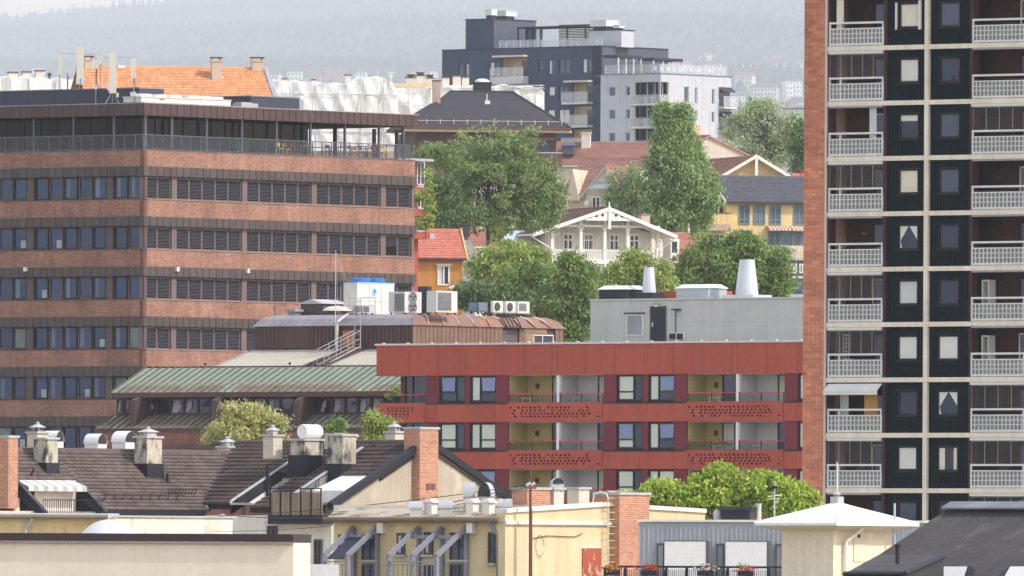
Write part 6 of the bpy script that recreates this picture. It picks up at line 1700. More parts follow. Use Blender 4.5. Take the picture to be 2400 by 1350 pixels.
def build_orange_house():
    D = 1120.0; fr = Frame(970, D, 8, 620)
    t = thing('timber_cottage', 'ochre timber cottage with red tiled roof beside the office block', 'cottage', fr)
    och = M('cottage_ochre', (206, 146, 78), var=.07, streak=.12); tile = M('cottage_tile', (196, 122, 100), var=.1, island=.14, rough=.8); wh = M('cottage_white', (222, 216, 206)); br = M('cottage_trim', (190, 140, 70))
    X = lambda px, y=620, ly=0.0: fr.x(px, y, ly); Z = lambda y, px=1030, ly=0.0: fr.z(px, y, ly)
    x0, x1 = X(930), X(1085); zg = ground_z(-6, D) - 8
    ze, zr, yr = Z(606), Z(541, 1030, 3.6), 3.6
    rx0, rx1 = X(930), X(1092, 606)
    rxr = X(1103, 541, yr)
    r = put('roof', wavy_roof((rx0, -.4, ze), (rx1, -.4, ze), (rx0, yr, zr), (rx1, yr, zr), 12, 30, .05, .05, tile, 'roof'), t, fr); r['kind'] = 'stuff'
    put('roof', sheet(MB(), [(rx0, yr * 2 + .4, ze), (rx1, yr * 2 + .4, ze), (rx1, yr, zr), (rx0, yr, zr)], .1).mesh('roof', tile), t, fr); put('roof_board', sheet(MB(), [(rx0, -.4, ze - .04), (rx1, -.4, ze - .04), (rx1, yr, zr - .04), (rx0, yr, zr - .04)], .12).mesh('roof_board', br), t, fr)
    put('ridge_tiles', MB().bar((rx0, yr, zr + .05), (rx1, yr, zr + .05), .13, 6).mesh('ridge_tiles', tile), t, fr)
    put('verge_board', MB().slab([(rx1, -.45, ze - .12), (rx1 + .12, -.45, ze - .12), (rx1 + .12, yr, zr + .02), (rx1, yr, zr + .02)], (0, 0, .25)).mesh('verge_board', M('verge_yellow', (216, 176, 120))), t, fr)
    put('gutter', MB().bar((rx0, -.5, ze - .08), (rx1, -.5, ze - .08), .08, 6).mesh('gutter', M('gutter_dark', (70, 66, 68))), t, fr)
    put('wall', MB().box(x0, x1, .0, yr * 2, zg, ze + .05).mesh('wall', och), t, fr)
    put('gable_wall', MB().poly([(x1, 0, ze), (x1, yr * 2, ze), (x1, yr, zr - .1)]).mesh('gable_wall', och), t, fr)
    n = 46; me = MB().box(-.025, .025, -.02, 0, 0, 5.5).mesh('batten', och)
    for i in range(n): put('batten', me, t, fr, (x0 + (x1 - x0) * (i + .5) / n, -.002, ze - 5.6))
    for px in (977, 1083): put('corner_board', MB().box(-.1, .1, -.06, .02, 0, 6).mesh('corner_board', wh if px < 1000 else br), t, fr, (X(px), 0, ze - 6.1))
    w_ = window(t, fr, X(1025), X(1054), Z(669), Z(621), -.09, wh, M_glass('villa_pane', (46, 50, 58)), .13, cols=(.5,), d=.1, inner=[('curtain', M('curtain_pale', (196, 198, 198)), .1, .36, .06, .94)])
    put('lintel', MB().box(-.15, 1.2, -.1, .02, 1.66, 1.78).mesh('lintel', wh), w_)
    put('roof_window', MB().slab([(X(1000, 553, 2), 2.2, ze + (zr - ze) * 2.6 / 4), (X(1022, 553, 2), 2.2, ze + (zr - ze) * 2.6 / 4), (X(1022, 553, 2), 2.9, ze + (zr - ze) * 3.3 / 4), (X(1000, 553, 2), 2.9, ze + (zr - ze) * 3.3 / 4)], (0, -.02, .14)).mesh('roof_window', M_glass('skylight_pale', (190, 186, 180), ior=1.5)), t, fr)
    chimney(t, fr, X(1094, 535, yr), yr, zr - .5, Z(527, 1094, yr), .45, .6, M('chim_dark', (70, 66, 70)), M('cap_dark', (80, 76, 76)))
    # red house with balconies beside it
    D2 = 1080.0; f2 = Frame(970, D2, YAW_B, 450)
    h = thing('red_balcony_house', 'narrow red rendered house with balconies and climbing plants', 'house', f2)
    red = plaster('balcony_red', (160, 80, 66)); dk = M('balcony_dark', (60, 56, 62))
    x0, x1 = f2.x(930, 450), f2.x(1012, 450)
    put('wall', MB().box(x0, f2.x(1001, 450), .9, 9, ground_z(-6, D2) - 8, f2.z(985, 378)).mesh('wall', red), h, f2)
    put('roof', MB().box(x0, x1, -.2, 9, f2.z(985, 378), f2.z(985, 372)).mesh('roof', M('roof_zinc', (160, 164, 172))), h, f2)
    for y in (440, 492, 545):
        z = f2.z(985, y); b = put('balcony', MB().box(x0, x1 - .3, -.1, .9, z - .5, z).mesh('balcony', red), h, f2)
        mb = MB().box(x0, x1 - .3, -.08, -.03, z + .75, z + .8)
        for i in range(16): mb.box(x0 + i * .25, x0 + i * .25 + .02, -.07, -.04, z, z + .75)
        put('railing', mb.mesh('railing', dk), b, f2)
        window(h, f2, f2.x(976, 450, .9), f2.x(994, 450, .9), z + .1, z + 2.1, .84, M('red_house_frame', (206, 206, 206)), pane_far, .1, cols=(.5,))
build_orange_house()

def build_yellow_house():
    D = 1290.0; fr = Frame(1700, D, 14, 520)
    t = thing('yellow_house', 'yellow rendered house with black tiled roof beside the tower', 'house', fr)
    ye = plaster('house_yellow', (216, 190, 138)); tile = M('tile_slate', (88, 88, 93), var=.08, island=.14, rough=.6); tw = M('yellow_frame', (110, 128, 128)); wh = M('cottage_white', (222, 216, 206))
    gl = M_glass('yellow_pane', (92, 104, 116), ior=1.6)
    X = lambda px, y=520, ly=0.0: fr.x(px, y, ly); Z = lambda y, px=1790, ly=0.0: fr.z(px, y, ly)
    x0, x1 = X(1704), X(2040); zg = ground_z(20, D) - 8
    ze, yr = Z(474), 6.2; zr = Z(416, 1790, yr)
    rx0, rx1 = X(1702, 474, -.5), x1
    xr0 = rx0
    r = put('roof', wavy_roof((rx0, -.5, ze), (rx1, -.5, ze), (xr0, yr, zr), (rx1, yr, zr), 15, 58, .05, .05, tile, 'roof'), t, fr); r['kind'] = 'stuff'
    put('roof', sheet(MB(), [(rx0, yr * 2, ze), (rx1, yr * 2, ze), (rx1, yr, zr), (xr0, yr, zr)], .1).mesh('roof', tile), t, fr); put('roof_board', sheet(MB(), [(rx0, -.5, ze - .04), (rx1, -.5, ze - .04), (rx1, yr, zr - .04), (xr0, yr, zr - .04)], .14).mesh('roof_board', tile), t, fr)
    put('verge_board', MB().slab([(rx0 - .15, -.55, ze - .15), (rx0, -.55, ze - .15), (rx0, yr, zr + .05), (rx0 - .15, yr, zr + .05)], (0, 0, .25)).mesh('verge_board', M('verge_light', (190, 180, 160))), t, fr)
    put('ridge_tiles', MB().bar((xr0, yr, zr + .05), (rx1, yr, zr + .05), .14, 6).mesh('ridge_tiles', tile), t, fr)
    put('gutter', MB().bar((rx0, -.6, ze - .1), (rx1, -.6, ze - .1), .09, 6).mesh('gutter', M('gutter_dark', (70, 66, 68))), t, fr)
    put('wall', MB().box(x0, x1, 0, yr * 2 - .5, zg, ze + .1).mesh('wall', ye), t, fr)
    put('gable_wall', MB().poly([(x0, 0, ze), (x0, yr * 2 - .5, ze), (x0, yr, zr - .1)]).mesh('gable_wall', ye), t, fr)
    for a, b in ((1731, 1757), (1766, 1793), (1803, 1830), (1859, 1886), (1897, 1924)):
        window(t, fr, X(a), X(b), Z(527), Z(482), -.09, tw, gl, .13, cols=(.5,), rows=(.26,), d=.1)
    for a, b in ((1731, 1758), (1800, 1828), (1830, 1858), (1861, 1888)): window(t, fr, X(a), X(b), Z(575 if a > 1790 else 566), Z(541), -.09, tw, gl, .12, cols=(.5,), d=.1)
    for a, b in ((1795, 1847), (1849, 1900)):
        mb = MB(); n = 12
        for i in range(n):
            xa, xb = X(a) + (X(b) - X(a)) * i / n, X(a) + (X(b) - X(a)) * (i + 1) / n
            mb.slab([(xa, 0, Z(530)), (xb, 0, Z(530)), (xb, -1.1, Z(537)), (xa, -1.1, Z(537))], (0, 0, .05), i % 2); mb.box(xa, xb, -1.13, -1.1, Z(541), Z(537), i % 2)
        put('awning', mb.mesh('awning', M('awning_terra', (176, 128, 108)), M('awning_pale', (214, 198, 180))), t, fr)
    zb = Z(604); b = put('balcony', MB().box(X(1812), x1, -1.4, 0, zb - .25, zb).mesh('balcony', M('balcony_grey', (170, 170, 172))), t, fr)
    n = 40; me = MB().box(-.02, .02, -.02, .02, 0, 1.05).mesh('baluster', wh)
    for i in range(n): put('baluster', me, b, fr, (X(1812) + i * .14, -1.38, zb))
    pbox('hand_rail', b, fr, wh, X(1812), x1, -1.42, -1.34, zb + 1.05, zb + 1.12)
    pbox('lower_floor', t, fr, M('lower_navy', (86, 92, 106)), X(1812), x1, -1.2, 0, zg, zb - .26)
    for a in (1846, 1866): window(t, fr, X(a), X(a + 14), Z(640), Z(618), -1.26, wh, gl, .1, cols=(.5,), d=.08)
    pbox('lower_rail', t, fr, wh, X(1840), x1, -2.2, -2.1, Z(652), Z(648))
    put('water_butt', MB().lathe([(.45, 0), (.45, 1.0), (.38, 1.05)], (X(1848), -.8, zb), 12).mesh('water_butt', M('butt_grey', (196, 198, 200))), b, fr)
    # lower left wing with balcony and awning
    pbox('wing', t, fr, ye, X(1648, 540, -1.5), x0 + .05, -1.5, 5, zg, Z(500, 1670, -1.5))
    pbox('wing_coping', t, fr, M('wing_cap', (84, 84, 92)), X(1648, 540, -1.5) - .05, x0 + .02, -1.56, -1.3, Z(500, 1670, -1.5), Z(498, 1670, -1.5))
    put('wing_awning', MB().slab([(X(1650, 527, -1.5), -1.5, Z(527, 1670, -1.5)), (X(1708, 527, -1.5), -1.5, Z(527, 1670, -1.5)), (X(1718, 540, -2.4), -2.4, Z(541, 1670, -2.4)), (X(1648, 540, -2.4), -2.4, Z(541, 1670, -2.4))], (0, 0, .06)).mesh('wing_awning', M('awning_brown', (150, 130, 110))), t, fr)
    window(t, fr, X(1660, 560, -1.5), X(1700, 560, -1.5), Z(575, 1670, -1.5), Z(548, 1670, -1.5), -1.55, wh, gl, .1, cols=(.33, .66), d=.08)
    sl = put('side_roof', wavy_roof((X(1648, 470, 1.0), 1.0, Z(472)), (rx0 - .2, 1.0, Z(472)), (X(1664, 440, 4), 5, Z(425)), (rx0 - .2, 5, Z(425)), 12, 10, .05, .05, tile, 'side_roof'), t, fr); sl['kind'] = 'stuff'
    pbox('side_wall', t, fr, M('side_dark', (70, 70, 80)), X(1650, 480, 1.5), x0, 1.5, 6, Z(505), Z(470))
build_yellow_house()

def build_hill_houses():
    rt = M('tile_rose', (150, 108, 96), var=.12, island=.14, rough=.85); wh = M('cottage_white', (222, 216, 206)); cr = plaster('cream_house', (200, 188, 172)); yl = plaster('gable_yellow', (200, 172, 124)); dk = M('gutter_dark', (70, 66, 68))
    # long rose tiled roof behind the ash tree
    D = 1480.0; fr = Frame(1320, D, -6, 400)
    t = thing('rose_roof_house', 'long house with rose tiled roof under the hilltop block', 'house', fr)
    X = lambda px, y=400, ly=0.0: fr.x(px, y, ly); Z = lambda y, px=1400, ly=0.0: fr.z(px, y, ly)
    gable(t, fr, X(1300), X(1510), 0, 10, Z(385), Z(334, 1400, 5), 'x', rt, 18, 64, .3, cr, wh)
    walls_box(t, fr, cr, X(1300) + .2, X(1510) - .2, .2, 9.8, ground_z(5, D) - 8, Z(385) + .05)
    chimney(t, fr, X(1374, 330, 4), 4, Z(380, 1374, 4), Z(313, 1374, 4), .95, .9, plaster('rose_chimney', (212, 204, 190)), wh)
    put('dark_dormer', MB().box(X(1317, 350, 1), X(1345, 350, 1), 1, 4, Z(362, 1330, 1), Z(340, 1330, 1)).mesh('dark_dormer', M('dormer_slate', (86, 90, 102))), t, fr); put('dormer_roof', MB().prism([(X(1313, 350, 1), .8, Z(341)), (X(1348, 350, 1), .8, Z(341)), (X(1348, 350, 1), 4.2, Z(341)), (X(1313, 350, 1), 4.2, Z(341))], [(X(1322, 350, 1), 2, Z(332)), (X(1338, 350, 1), 2, Z(332)), (X(1338, 350, 1), 3.5, Z(332)), (X(1322, 350, 1), 3.5, Z(332))]).mesh('dormer_roof', M('dormer_slate', (86, 90, 102))), t, fr)
    # second roof stepping forward, with the pointed dormer
    D = 1380.0; fr = Frame(1340, D, -28, 440)
    t = thing('pointed_dormer_house', 'house with rose tiles and a slim pointed dormer left of the poplar', 'house', fr)
    X = lambda px, y=440, ly=0.0: fr.x(px, y, ly); Z = lambda y, px=1400, ly=0.0: fr.z(px, y, ly)
    gable(t, fr, X(1322), X(1470), 0, 9, Z(452), Z(372, 1400, 4.5), 'x', rt, 20, 40, .3, cr, wh)
    walls_box(t, fr, cr, X(1322) + .2, X(1470) - .2, .2, 8.8, ground_z(5, D) - 8, Z(452) + .05)
    fb = fr.moved(X(1392, 440), -2.2)
    gable(t, fb, 0, 5.0, 0, 7, Z(455) , Z(392), 'y', rt, 16, 26, .35, cr, wh)
    walls_box(t, fb, cr, .2, 4.8, .1, 6.8, ground_z(5, D) - 8, Z(455) + .05)
    window(t, fb, .9, 1.9, Z(490), Z(462), -.0, wh, pane_far, .12, cols=(.5,), d=.1); window(t, fb, 2.4, 4.2, Z(495), Z(455), -.0, wh, pane_far, .12, cols=(.33, .66), d=.1)
    put('awning', MB().slab([(1.6, 0, Z(430)), (5.2, 0, Z(430)), (5.4, -1.6, Z(446)), (1.2, -1.6, Z(446))], (0, 0, .06)).mesh('awning', M('awning_grey', (136, 146, 148))), t, fb)
    dx = X(1343, 440, -.4); put('pointed_dormer', MB().prism([(dx - .75, -.5, Z(470)), (dx + .75, -.5, Z(470)), (dx, -.5, Z(396))], [(dx - .6, 2.5, Z(470)), (dx + .6, 2.5, Z(470)), (dx, 3.5, Z(398))]).mesh('pointed_dormer', M('dormer_cream', (206, 190, 166))), t, fr)
    put('lantern_dome', MB().lathe([(.3, 0), (.3, .2), (.2, .4), (.03, .5)], (X(1376, 475, -2.5), -2.5, Z(482)), 10).bar((X(1376, 475, -2.5), -2.5, Z(520)), (X(1376, 475, -2.5), -2.5, Z(482)), .06).mesh('lantern_dome', wh), t, fr)
    # cream house behind the poplar
    D = 1500.0; fr = Frame(1680, D, 30, 360)
    t = thing('cream_gable_house', 'cream rendered house with red tiled gable below the hilltop block', 'house', fr)
    X = lambda px, y=380, ly=0.0: fr.x(px, y, ly); Z = lambda y, px=1660, ly=0.0: fr.z(px, y, ly)
    gable(t, fr, X(1570), X(1748), 0, 12, Z(358, 1660), Z(318, 1660), 'y', rt, 16, 40, .3, cr, M('trim_salmon', (206, 150, 130)))
    walls_box(t, fr, cr, X(1570) + .2, X(1748) - .2, 0.02, 11.8, ground_z(20, D) - 8, Z(358) + .05)
    chimney(t, fr, X(1631, 300, 4), 4, Z(345), Z(292), .75, .75, plaster('ochre_chimney', (214, 184, 140)), wh)
    for a in (1690, 1715): window(t, fr, X(a), X(a + 14), Z(400), Z(378), -.09, wh, pane_far, .1, cols=(.5,), d=.08)
    # yellow gable house
    D = 1400.0; fr = Frame(1760, D, 18, 400)
    t = thing('yellow_gable_house', 'house with a yellow gable under white eaves right of the poplar', 'house', fr)
    X = lambda px, y=400, ly=0.0: fr.x(px, y, ly); Z = lambda y, px=1760, ly=0.0: fr.z(px, y, ly)
    gable(t, fr, X(1694), X(1838), 0, 13, Z(408), Z(366), 'y', rt, 16, 44, .9, yl, wh)
    walls_box(t, fr, yl, X(1694), X(1838), .02, 12.8, ground_z(20, D) - 8, Z(408) + .05)
    xm = (X(1694) + X(1838)) / 2
    put('king_post', MB().box(xm - .14, xm + .14, -.95, -.8, Z(440), Z(368)).mesh('king_post', wh), t, fr)
    for s_, a in ((1, X(1694)), (-1, X(1838))): put('barge_board', MB().slab([(a - s_ * .9, -.92, Z(408) - .75), (xm, -.92, Z(366) - .2), (xm, -.92, Z(366) + .15), (a - s_ * .9, -.92, Z(408) - .4)], (0, -.06, 0)).mesh('barge_board', wh), t, fr)
    # pale block at the tower edge, red shed roof below it
    D = 1640.0; fr = Frame(1850, D, -20, 280)
    t = thing('pale_block', 'pale flat roofed block half hidden by the brick tower', 'building', fr)
    pb = plaster('pale_block_wall', (206, 204, 202)); x0, x1 = fr.x(1836, 280), fr.x(1990, 280)
    put('wall', MB().box(x0, x1, 0, 8, ground_z(30, D) - 8, fr.z(1860, 255)).mesh('wall', pb), t, fr); put('roof_edge', MB().box(x0 - .1, x1, -.1, 8, fr.z(1860, 255), fr.z(1860, 253)).mesh('roof_edge', M('cap_slate', (110, 112, 120))), t, fr)
    window(t, fr, fr.x(1872, 280), fr.x(1883, 280), fr.z(1872, 300), fr.z(1872, 277), -.09, M('block_frame', (54, 58, 70)), pane_far, .08)
    D = 1420.0; fr = Frame(1855, D, 5, 410); 
    t = thing('red_sheet_shed', 'low red metal roof between the trees and the tower', 'shed', fr)
    x0, x1 = fr.x(1862, 410), fr.x(1960, 410)
    put('roof', sheet(MB(), [(x0, 0, fr.z(1870, 416)), (x1, 0, fr.z(1870, 416)), (x1, 3, fr.z(1870, 404)), (x0, 3, fr.z(1870, 404))], .1).mesh('roof', M('shed_red', (196, 92, 74))), t, fr); put('wall', MB().box(x0, x1, .1, 3, ground_z(25, D) - 5, fr.z(1870, 417)).mesh('wall', cr), t, fr); put('flue', MB().bar((x0 + .9, 1.5, fr.z(1870, 410)), (x0 + .9, 1.5, fr.z(1870, 397)), .1).mesh('flue', M('flue_red', (150, 60, 56))), t, fr)
    # pale wall behind the ash tree, seen through its branches
    D = 1330.0; fr = Frame(1110, D, 4, 450)
    t = thing('pale_house', 'pale rendered house glimpsed through the big ash tree', 'house', fr)
    put('wall', MB().box(0, fr.x(1235, 450), 0, 7, ground_z(0, D) - 6, fr.z(1170, 400)).mesh('wall', plaster('pale_house_wall', (210, 196, 180))), t, fr)
    put('roof', MB().prism([(-.3, -.3, fr.z(1170, 400)), (fr.x(1235, 450) + .3, -.3, fr.z(1170, 400)), (fr.x(1235, 450) + .3, 7.3, fr.z(1170, 400)), (-.3, 7.3, fr.z(1170, 400))], [(-.3, 3.4, fr.z(1170, 385)), (fr.x(1235, 450) + .3, 3.4, fr.z(1170, 385)), (fr.x(1235, 450) + .3, 3.6, fr.z(1170, 385)), (-.3, 3.6, fr.z(1170, 385))]).mesh('roof', rt), t, fr)
    for a in (1135, 1165, 1200): window(t, fr, fr.x(a, 450), fr.x(a + 14, 450), fr.z(a, 470), fr.z(a, 440), -.09, wh, pane_far, .1, cols=(.5,), d=.08)
build_hill_houses()

FAR_PX = []
ORD = ['first', 'second', 'third', 'fourth', 'fifth', 'sixth', 'seventh', 'eighth', 'ninth', 'tenth', 'eleventh', 'twelfth', 'thirteenth', 'fourteenth', 'fifteenth', 'sixteenth', 'seventeenth']
def far_label(i, px, py, fl):
    k = sorted((p, j) for j, p in enumerate(FAR_PX) if (p > 1500) == (px > 1500)).index((px, i))
    return ('pale hazy block, %s from the left of those beside the tower' % ORD[k]) if px > 1500 else ('small pale hazy house, %s from the left above the tarpaulins' % ORD[k])
def build_far_houses():
    """houses and blocks of the suburb on the hazy hillside"""
    rnd = random.Random(17)
    wm = [M('far_white', (232, 230, 226), var=.02), M('far_cream', (222, 208, 186), var=.02), M('far_brick', (170, 112, 96), var=.02)]; rm = [M('far_roof_dark', (84, 78, 80), var=.02), M('far_roof_red', (150, 92, 80), var=.02)]; pm = M('far_window', (70, 76, 88), var=.02)
    spots = [(1600, 150, 46, 2), (1660, 150, 60, 2), (1735, 152, 54, 2), (1800, 150, 60, 2), (1862, 152, 50, 2), (1640, 190, 40, 3), (1742, 178, 42, 3), (1790, 205, 64, 4), (1862, 190, 40, 5), (1725, 225, 46, 3), (1870, 235, 46, 5), (1660, 130, 30, 2), (1825, 130, 40, 2),
             (690, 168, 34, 2), (735, 172, 30, 2), (778, 166, 28, 2), (800, 165, 26, 2), (845, 168, 26, 2), (880, 168, 30, 2), (912, 168, 26, 2), (985, 168, 28, 2), (1015, 168, 24, 2), (640, 175, 26, 2), (90, 160, 30, 2), (40, 170, 30, 2)]
    FAR_PX[:] = [q[0] for q in spots]
    for i, (px, py, wpx, fl) in enumerate(spots):
        D = 14000.0
        while D < 45000 and ground_z(ray(px, py)[0] * D, D) < CZ + ray(px, py + fl * 11)[1] * D: D += 100
        fr = Frame(px, D, rnd.uniform(-25, 25), py)
        s = D / F_PX; w_ = wpx * s; h = fl * 11 * s; z0 = CZ + ray(px, py)[1] * D - h
        side = 'right' if px > 1500 else 'left'
        t = thing('distant_house', far_label(i, px, py, fl), 'house', fr, (-w_ / 2, 0, z0), 'hazy houses on the hillside, ' + side)
        gz = ground_z(fr.X0, D)
        bot = min(-2.0, gz - z0 - 3)
        k = rnd.random(); m = wm[0] if k < .6 else wm[1] if k < .85 else wm[2]
        put('wall', MB().box(0, w_, 0, 20, bot, h).mesh('wall', m), t)
        rh_ = 8 * s
        put('roof', MB().prism([(-.8, -.8, h), (w_ + .8, -.8, h), (w_ + .8, 20.8, h), (-.8, 20.8, h)], [(.5, 9.8, h + rh_), (w_ - .5, 9.8, h + rh_), (w_ - .5, 10.2, h + rh_), (.5, 10.2, h + rh_)]).mesh('roof', rm[0] if rnd.random() < .8 else rm[1]), t)
        n = max(3, int(wpx / 8))
        for f_ in range(fl):
            for q in range(n):
                put('window', unit_box(pm), t, None, (w_ * (q + .3) / n, -.15, h - (f_ + .75) * h / fl), 0, (w_ / n * .4, .1, h / fl * .5))
        if fl >= 4:
            for f_ in range(fl): put('balcony', unit_box(wm[0]), t, None, (w_ * .5, -2.0, h - (f_ + 1) * h / fl), 0, (w_ * .4, 2.0, h / fl * .35))
build_far_houses()

# ------------------------------------------------------------------ near roofs
ZINC = M('zinc', (176, 178, 180), var=.08, rough=.5, streak=.1); BLK = M('flash_black', (38, 38, 48), var=.15, rough=.5); LIMEW = M('lime_white', (222, 216, 208), var=.06, streak=.08)
SOOT = M('chimney_plaster', (186, 178, 160), var=.12, streak=.2, fine=.12, stain=(74, 74, 78), stain_amt=.55, stain_scale=2.2)
DTILE = M('tile_dark', (98, 85, 80), var=.2, island=.25, rough=.9, fine=.1)
BRK = M('brick_face', (186, 128, 104), var=.08, island=.2, rough=.9, streak=.08); MORT = M('brick_mortar', (206, 180, 158), var=.08)
def stack(t, f, x, y, z0, z1, w_, d, mat, base=None, hood=None, cap=True):
    """chimney stack with flashing at the foot, a cap and a cowl"""
    c = put('chimney', MB().box(-w_ / 2, w_ / 2, 0, d, 0, z1 - z0).mesh('chimney', mat), t, f, (x, y, z0)); h = z1 - z0
    if base: put('flashing', MB().prism([(-w_ / 2 - .1, -.1, -.6), (w_ / 2 + .1, -.1, -.6), (w_ / 2 + .1, d + .1, -.6), (-w_ / 2 - .1, d + .1, -.6)], [(-w_ / 2 - .05, -.05, base), (w_ / 2 + .05, -.05, base), (w_ / 2 + .05, d + .05, base), (-w_ / 2 - .05, d + .05, base)]).mesh('flashing', BLK), c)
    if cap: put('cap', MB().box(-w_ / 2 - .07, w_ / 2 + .07, -.07, d + .07, h, h + .09).mesh('cap', ZINC), c)
    if hood == 'cowl':
        put('cowl', MB().box(-w_ * .32, w_ * .32, d * .2, d * .8, h + .09, h + .27).mesh('cowl', SOOT), c); put('cowl_lid', MB().prism([(-w_ * .45, d * .1, h + .27), (w_ * .45, d * .1, h + .27), (w_ * .45, d * .9, h + .27), (-w_ * .45, d * .9, h + .27)], [(-w_ * .1, d * .42, h + .42), (w_ * .1, d * .42, h + .42), (w_ * .1, d * .58, h + .42), (-w_ * .1, d * .58, h + .42)]).lathe([(.06, h + .4), (.09, h + .46), (.05, h + .52)], (0, d / 2, 0), 8).mesh('cowl_lid', ZINC), c)
    return c
def hooded(t, f, x, y, z0, w_, h, d, mat, turn=0.0):
    """square duct bending over into a round open hood"""
    o = put('vent_hood', MB().box(-w_ / 2, w_ / 2, 0, d, 0, h * .55).mesh('vent_hood', mat), t, f, (x, y, z0), turn)
    mb = MB(); n = 10; r = h * .45
    for i in range(n):
        a0, a1 = math.pi * i / n, math.pi * (i + 1) / n
        k = min(r, w_ / 2 * 1.15)
        p = lambda a, yy: (math.cos(a) * k, yy, h * .55 + math.sin(a) * r)
        mb.quad(p(a0, -.04), p(a1, -.04), p(a1, d + .02), p(a0, d + .02))
    mb.poly([(math.cos(math.pi * i / n) * min(r, w_ / 2 * 1.15), d + .02, h * .55 + math.sin(math.pi * i / n) * r) for i in range(n + 1)])
    put('hood', mb.mesh('hood', mat), o)
    put('mouth', MB().poly([(math.cos(math.pi * i / n) * min(r, w_ / 2) * .8, -.03, h * .56 + math.sin(math.pi * i / n) * r * .8) for i in range(n + 1)]).mesh('mouth', M('mouth_dark', (60, 58, 60))), o)
    return o
def brick_stack(t, f, x0, x1, y0, y1, z0, z1, nm='brick_chimney'):
    c = put(nm, MB().box(x0, x1, y0, y1, z0, z1).mesh(nm, MORT), t, f)
    W_, D_ = x1 - x0, y1 - y0
    put('bricks', brick_faces([((x0, y0, z0), (1, 0, 0), (0, -1, 0), W_, z1 - z0), ((x0, y1, z0), (0, -1, 0), (-1, 0, 0), D_, z1 - z0), ((x1, y0, z0), (0, 1, 0), (1, 0, 0), D_, z1 - z0)],   .24, .08, BRK, .022, .012, int(x0 * 10)), c, f, stuff=True)
    put('cap', MB().box(x0 - .06, x1 + .06, y0 - .06, y1 + .06, z1, z1 + .1).mesh('cap', ZINC), c, f)
    return c
